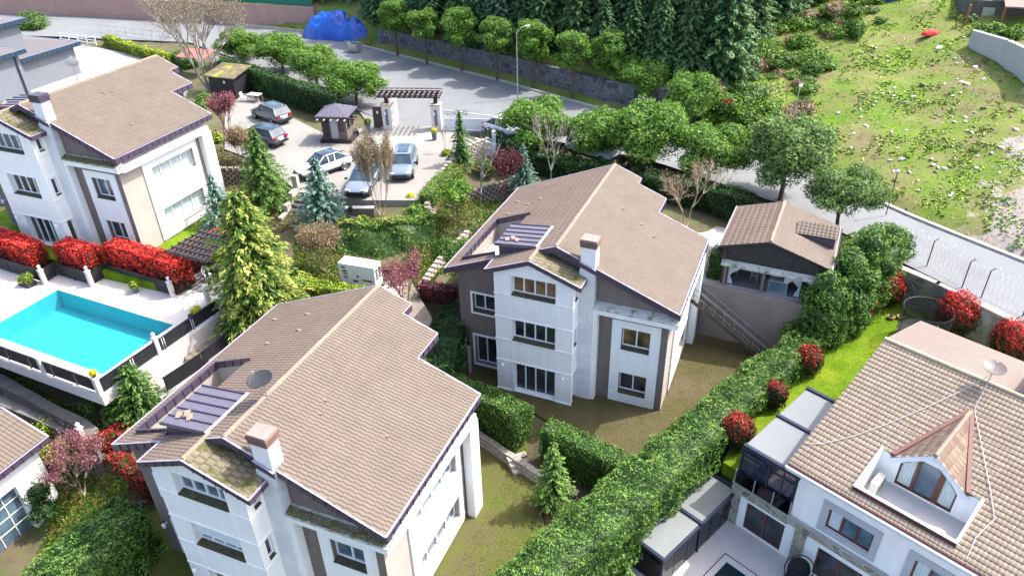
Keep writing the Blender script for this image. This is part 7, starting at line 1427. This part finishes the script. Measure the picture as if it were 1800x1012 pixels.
for i, (x, y, row) in enumerate(pos):
    cnt[row] = cnt.get(row, 0)+1; z = tz(x, y); k = g_.randrange(4); blue = g_.random() < .38; t = thing('cedar_tree', ('bluish' if blue else 'dark green')+' cedar, %s row of the wood, tree %s from the left' % (ROWN[row], ['one','two','three','four','five','six','seven','eight','nine','ten','eleven','twelve','thirteen','fourteen','fifteen','sixteen','seventeen','eighteen','nineteen','twenty','twenty one','twenty two'][cnt[row]-1]), 'cedar', (x,y,z-.1), g_.random()*6.28, CG+(', bluish ones' if blue else ', green ones'))
    s = g_.uniform(.78,1.1)*(.75 if row == 0 else 1.08); t.scale = (s*g_.uniform(.9,1.05), s, s*g_.uniform(.9,1.1)); link('crown', (CM2 if blue else CM)[k], None, t); link('trunk', TM, None, t)
# bare and twiggy trees
def bare(name, label, px, py, z, h, seed, depth=5, n=3, spread=.5, stems=1, mat=BARKG, leaf=None, lsz=.08, per=5, r=.12, up=.25, cat='tree', sx=1., lrad=.15, grp=None, minr=.008):
    rr = random.Random(seed); t = thing(name, label, cat, (*P2(px,py,z), z-.05), 0, grp); mb = MB(); tips = []
    for k in range(stems):
        a = 6.28*k/max(stems,1)+rr.random(); d = Vector((math.cos(a)*.35*(stems > 1)*sx, math.sin(a)*.35*(stems > 1)*sx, 1)); branches(mb, (0,0,0), d, h*.30, r/(stems**.35), depth, rr, n, spread, tips, up, minr)
    link('branches', mb.mesh('branches', True), mat, t)
    if leaf: link('leaves', bushlet(tips, lsz, np.random.default_rng(seed), per, lrad), leaf, t)
    return t
bare('bare_tree', 'large leafless tree with several pale trunks above the mossy shed', 368, 160, 5.0, 9.5, 3, 6, 3, .50, 4, BARKG, LM['dry'], .10, 3, .26, .22, lrad=.3, minr=.012)
bare('bare_tree', 'slim leafless garden tree in front of the shaded block wall', 847, 376, 3.2, 5.4, 4, 5, 3, .42, 1, BARKG, r=.09, minr=.012)
bare('bare_tree', 'leafless tree right of the small blue spruce', 968, 334, 4.2, 5.2, 5, 5, 3, .5, 1, BARKG, r=.09, minr=.012)
bare('bare_tree', 'tan twiggy tree at the back corner of the middle villa', 1205, 402, 4.0, 4.9, 6, 5, 3, .55, 2, TWIG, LM['dry'], .07, 3, .08, .2, minr=.012)
bare('twiggy_shrub', 'tall upright shrub of bare ochre twigs in front of the parked cars', 672, 385, 3.9, 5.6, 7, 4, 4, .22, 9, TWIG, LM['dry'], .09, 4, .05, .5, lrad=.12)
bare('plum_tree', 'reddish twiggy tree right of the generator', 712, 540, 2.9, 3.2, 8, 5, 3, .5, 3, TWIGR, LM['plum'], .09, 8, .07, .2, lrad=.14)
bare('plum_tree', 'small dark plum tree beside the small blue spruce', 885, 342, 4.0, 3.2, 9, 4, 4, .45, 3, TWIGR, LM['plum_dark'], .13, 14, .05, .3, lrad=.2)
bare('plum_tree', 'pink-flowering twiggy tree at the left corner of the nearest villa', 148, 868, -.3, 3.3, 10, 5, 3, .45, 3, TWIG, LM['plum'], .085, 8, .07, .2, lrad=.14)
bare('twiggy_shrub', 'red-twigged shrub beside the roof edge of the left villa', 402, 235, 5.0, 3.2, 11, 4, 4, .35, 6, TWIGR, LM['plum'], .12, 5, .05, .4, lrad=.15)
bare('twiggy_shrub', 'dry brown shrub left of the tall green spruce', 430, 288, 4.7, 2.7, 12, 4, 4, .4, 6, TWIG, LM['dry'], .12, 6, .04, .35, lrad=.2)
bare('twiggy_shrub', 'faded pinkish brown shrub below the garden stairs', 572, 478, 2.9, 3.2, 13, 4, 4, .4, 7, TWIG, LM['dry'], .10, 7, .04, .3, lrad=.18)
bare('bare_tree', 'bare grey tree by the timber house at the top edge', 1690, 60, 8, 7.5, 14, 5, 3, .5, 2, BARKG, r=.2, up=.2, minr=.02)
bare('bare_tree', 'small bare sapling beside the right gate pier', 783, 268, 5.0, 2.4, 15, 4, 3, .45, 1, BARKG, r=.03)
# low shrubs
def shrub(label, px, py, z, R_, mat, seed, leaf=.14, dens=150, grp='low garden shrubs', flat=.8, n=4, loc=None):
    rr = random.Random(seed); P = [(0,0,R_*flat*.55,R_*.8,R_*flat*.7)]+[(rr.uniform(-.6,.6)*R_, rr.uniform(-.6,.6)*R_, R_*flat*rr.uniform(.3,.6), R_*rr.uniform(.35,.55), R_*flat*rr.uniform(.35,.55)) for _ in range(n)]
    ob = link('shrub', puffs_mesh(P, dens, leaf, seed, core=.7, lumps=.25), mat); ob.location = loc or (*P2(px,py,z), z); return tag(ob, label, 'shrub', grp)
for k, a in enumerate([('lime green shrub left of the pink-flowering tree',118,800,.9,1.1,LM['hedge_yel']),('second lime shrub under the pink-flowering tree',85,760,1.2,1.0,LM['hedge_yel']),('dark climbing shrub on the latticed corner villa',62,870,.4,1.0,LM['hedge_dark']),('dark shrub lower on the latticed corner villa',80,905,-.2,.8,LM['hedge_dark']),('bright shrub at the foot of the pool deck corner',210,735,1.3,.9,LM['shrub']),('low green shrub under the front of the pool deck',160,718,1.6,.6,LM['shrub']),
    ('yellow-green shrub by the leftmost parked cars',378,248,4.8,.9,LM['hedge_yel']),('green shrub at the roof notch of the left villa',362,185,4.9,1.2,LM['shrub']),('green shrub between the parked hatchback and the spruce',445,262,4.9,.9,LM['shrub']),('round clipped shrub at the court edge',785,272,5.0,.5,LM['hedge_yel']),('rusty shrub at the top of the mixed border',800,282,4.9,.7,LM['mixed']),('dark bush at the foot of the golden cedar',440,575,2.9,1.3,LM['hedge_dark']),
    ('yellow-green shrub below the coupe',640,392,3.9,.8,LM['hedge_yel']),('loose green shrub at the right end of the ivy bank',735,385,4.0,1.2,LM['shrub']),('grassy shrub beside the left roof corner of the middle villa',790,448,2.9,1.1,LM['hedge']),('bright green lawn shrub by the block wall',815,440,2.9,.9,LM['shrub']),('dark ivy clump behind the sliding gate',868,250,4.8,1.1,LM['hedge_dark']),('olive shrub below the white gate wall',855,300,4.7,1.0,LM['mixed']),
    ('dense green bush beside the grey villa',62,55,5.1,2.6,LM['hedge']),('green bush left of the red-twigged shrub',352,200,5.0,1.0,LM['hedge']),('yellow-green shrub in the top right yard',1735,30,0,0,0)]):
    if a[4]: shrub(a[0], a[1], a[2], a[3], a[4], a[5], 200+k, .14 if a[2] > 400 else .2, 150 if a[2] > 400 else 80)
for k, (x, y) in enumerate(((1725,55),(1752,58),(1785,62),(1700,40),(1760,25))): q = at(x, y, zt_+.5); shrub(['left yard shrub above the concrete wall','middle yard shrub above the concrete wall','right yard shrub above the concrete wall','brownish yard shrub near the bare grey tree','yard shrub before the timber house'][k], 0, 0, 0, 1.1, LM['shrub'] if k < 3 else LM['mixed'], 230+k, .25, 50, 'yard shrubs top right', loc=(q.x,q.y,zt_+.2))
# vegetation of the slope: bushes (things) and ground cover (stuff)
rb = random.Random(21); BM = []
for k in range(6): BM.append(puffs_mesh([(0,0,.5,1.0,.7)]+[(rb.uniform(-.8,.8),rb.uniform(-.8,.8),rb.uniform(.2,.6),rb.uniform(.4,.6),rb.uniform(.3,.5)) for _ in range(5)], 75, .22, 300+k, core=.65, lumps=.3, shell=.45)); BM[-1].materials.append([LM['shrub'],LM['hedge'],LM['mixed'],LM['olive'],LM['dry'],LM['shrub']][k])
desc = ['leafy bright bush on the slope beside the cedar wood','dark green bush on the slope beside the cedar wood','rust-tinged bush on the slope beside the cedar wood','grey-green bush on the slope beside the cedar wood','dry brown bush on the slope beside the cedar wood','leafy bright bush on the slope beside the cedar wood']
bl = []
for i in range(190):
    y = rb.uniform(-15, 330); x0 = 1240+max(0, 150-y)*1.05; x = x0+rb.uniform(0, 1)**1.3*(195 if y < 200 else 230-(y-200)*.9)
    if (y > 215 and x < 1290) or (x > 1440 and y > 290): continue
    q = onhill(x, y); k = rb.choice([0,0,0,1,2,3,3,4,5,5,5])
    if pip(q.x, q.y, FAR): bl.append((x, y, q, k))
bl.sort(key=lambda b: b[0]); band = {}; NUM = ['first','second','third','fourth','fifth','sixth','seventh','eighth','ninth','tenth','eleventh','twelfth','thirteenth','fourteenth','fifteenth','sixteenth','seventeenth','eighteenth','nineteenth','twentieth']
KN = ['leafy bright','dark green','rust-tinged','grey-green','dry brown','fresh green']; BN = ['at the very top','in the upper part','halfway up','in the lower part','at the foot']
for x, y, q, k in bl:
    bn = min(4, int((y+15)/69)); key = (k, bn); band[key] = band.get(key, -1)+1
    o = bpy.data.objects.new('slope_bush', BM[k]); COL.objects.link(o); o.location = (q.x,q.y,q.z-.15); s = rb.uniform(.55,1.25); o.scale = (s,s*rb.uniform(.8,1.2),s*rb.uniform(.6,1.1)); o.rotation_euler = (0,0,rb.random()*6.28)
    tag(o, '%s bush %s of the slope, %s from the wood' % (KN[k], BN[bn], NUM[min(band[key],19)]), 'bush', 'bushes on the slope')
def tufts(name, label, pts, n, leaf, mat, seed, asp=.25, up=1.0, h=.1, flat=False):
    g = np.random.default_rng(seed); P = np.array(pts); ok = len(P); c = P.copy(); c[:,2] += h*.5*g.random(ok); ln = leaf*g.uniform(.5,1.5,ok)
    V = quads(c, np.tile([.2,0,1.],(ok,1)), ln, ln*asp, g, .45) if flat else quads(c, g.normal(size=(ok,3))*[1,1,.3], ln, ln*asp, g, .5, np.tile([0,0,up],(ok,1))); o = link(name, leafmesh(name, [V], [g.random(ok)]), mat); o['kind'] = 'stuff'; return tag(o, label, 'grass')
g = np.random.default_rng(8)
X = g.uniform(18,70,190000); Y = g.uniform(38,125,190000); nz = lump(np.stack([X,Y,X*0],1), .35, 2)+lump(np.stack([X,Y,X*0],1), 1.1, 5)*.7
sel = pipn(X,Y,FAR) & (nz > .0+.5*g.random(len(X))); X, Y = X[sel], Y[sel]; Z = terrain_z(X, Y)
tufts('grass', 'patches of bright grass over the rough slope', np.stack([X,Y,Z],1), 0, .26, LM['grass'], 9, .5, flat=True)
X = g.uniform(18,60,30000); Y = g.uniform(38,115,30000); sel = pipn(X,Y,FAR); X, Y = X[sel], Y[sel]; tufts('dry_grass', 'dry straw and twigs scattered over the rough slope', np.stack([X,Y,terrain_z(X,Y)],1), 0, .34, LM['dry'], 10, .14, flat=True)
def scatter(poly, n, z, seed, fn=None):
    g = np.random.default_rng(seed); xs = [p[0] for p in poly]; ys = [p[1] for p in poly]; X = g.uniform(min(xs),max(xs),n); Y = g.uniform(min(ys),max(ys),n); s = pipn(X,Y,poly); X, Y = X[s], Y[s]; return np.stack([X, Y, np.full(len(X), z) if not callable(z) else z(X,Y)], 1)
RP = [loc2w(FR_,-2.9,.8), loc2w(FR_,2.2,6.5), loc2w(FR_,2.4,13), loc2w(FR_,16,14), loc2w(FR_,16,19), loc2w(FR_,-2.9,18.5)]
tufts('lawn_grass', 'blades of the lush lawn beside the sand roofed villa', scatter(RP, 60000, lambda X, Y: 1.1+.033*(-(X-FR_[0])*math.sin(FR_[3])+(Y-FR_[1])*math.cos(FR_[3])-.6), 11), 0, .09, LM['grass'], 12, .25, h=.03)
DR = leafmat('straw_litter', [(0,(.10,.10,.03)),(.4,(.20,.17,.08)),(.8,(.32,.26,.16)),(1,(.12,.2,.03))])
pz = lambda X, Y: terrain_z(X, Y)+.03
tufts('ground_cover', 'dry creeping plants between the lower fence and the nearest roof', scatter([P2(310,690,2.2),P2(330,640,2.4),P2(470,560,3.0),P2(420,650,2.6),P2(300,740,2.0)], 14000, pz, 13), 0, .16, DR, 14, .4, .3, .12)
tufts('ground_cover', 'dry hedge plants and litter below the grey path fence', scatter([P2(-60,700,1.6),P2(50,735,1.4),P2(160,800,.9),P2(110,850,.3),P2(-60,770,.8)], 50000, pz, 15), 0, .2, DR, 16, .4, .4, .25)
tufts('ground_cover', 'green plants along the foot of the pool deck', scatter([P2(-60,600,2.2),P2(60,660,2.2),P2(200,730,2.1),P2(260,700,2.1),P2(300,650,2.4),P2(240,745,2.0),P2(150,735,2.1),P2(-60,640,2.1)], 12000, pz, 17), 0, .20, LM['shrub'], 18, .5, .3, .2)
tufts('ground_cover', 'mixed garden plants between the block walls', scatter([P2(690,470,3),P2(770,400,3),P2(790,330,4.4),P2(900,340,4),P2(990,320,4),P2(860,420,3),P2(800,480,3)], 30000, pz, 19), 0, .17, LM['mixed'], 20, .5, .4, .15)
tufts('ground_cover', 'weedy strip between the boundary wall and the road', scatter([(-95,118),(-60,113),(-40,107),(-26,101),(-15,91),(-17,95),(-30,108),(-60,119),(-95,125)], 14000, lambda X, Y: terrain_z(X,Y)+.1, 21), 0, .4, DR, 22, .4, .6, .2)
tufts('ground_cover', 'low mixed ground plants through the garden around the generator', scatter([P2(480,560,3),P2(520,430,3.4),P2(600,400,4),P2(600,470,3),P2(700,470,3),P2(790,440,3),P2(760,500,3),P2(650,560,3)], 30000, pz, 31), 0, .16, LM['mixed'], 32, .5, .4, .12)
tufts('ground_cover', 'dry stems and low plants between the left villa and the parking court', scatter([P2(385,260,4.7),P2(490,320,4.8),P2(560,352,4.8),P2(520,400,4),P2(440,420,4),P2(380,380,4.4),P2(340,330,4.4)], 28000, pz, 33), 0, .2, DR, 34, .45, .5, .2)
tufts('ground_cover', 'ivy and litter under the roadside hedge and pines', scatter([P2(385,100,5),P2(640,160,5),P2(640,185,5),P2(560,165,5),P2(400,120,5)], 7000, pz, 35), 0, .3, LM['shrub'], 36, .5, .4, .2)
tufts('ground_cover', 'thin patchy grass blades on the two villa lawns', np.concatenate([scatter([loc2w(FM,-3,-6),loc2w(FM,10,-6.8),loc2w(FM,13,2),loc2w(FM,14,10),loc2w(FM,7,9)], 26000, .0, 37), scatter([loc2w(FF,6.9,-8),loc2w(FF,13,-8),loc2w(FF,12.,1.5),loc2w(FF,10.2,7.5),loc2w(FF,7.2,12.5)], 26000, -.644, 39)]), 0, .10, leafmat('worn_grass', [(0,(.06,.09,.015)),(.5,(.12,.15,.03)),(1,(.24,.22,.10))]), 38, .25, h=.03)
tufts('ground_cover', 'low plants and litter round the pink-flowering tree', scatter([P2(100,790,.8),P2(190,770,.8),P2(260,850,-.3),P2(230,900,-.6),P2(120,960,-.7),P2(60,960,-.8),P2(90,860,0)], 16000, pz, 41), 0, .15, LM['mixed'], 42, .5, .4, .12)
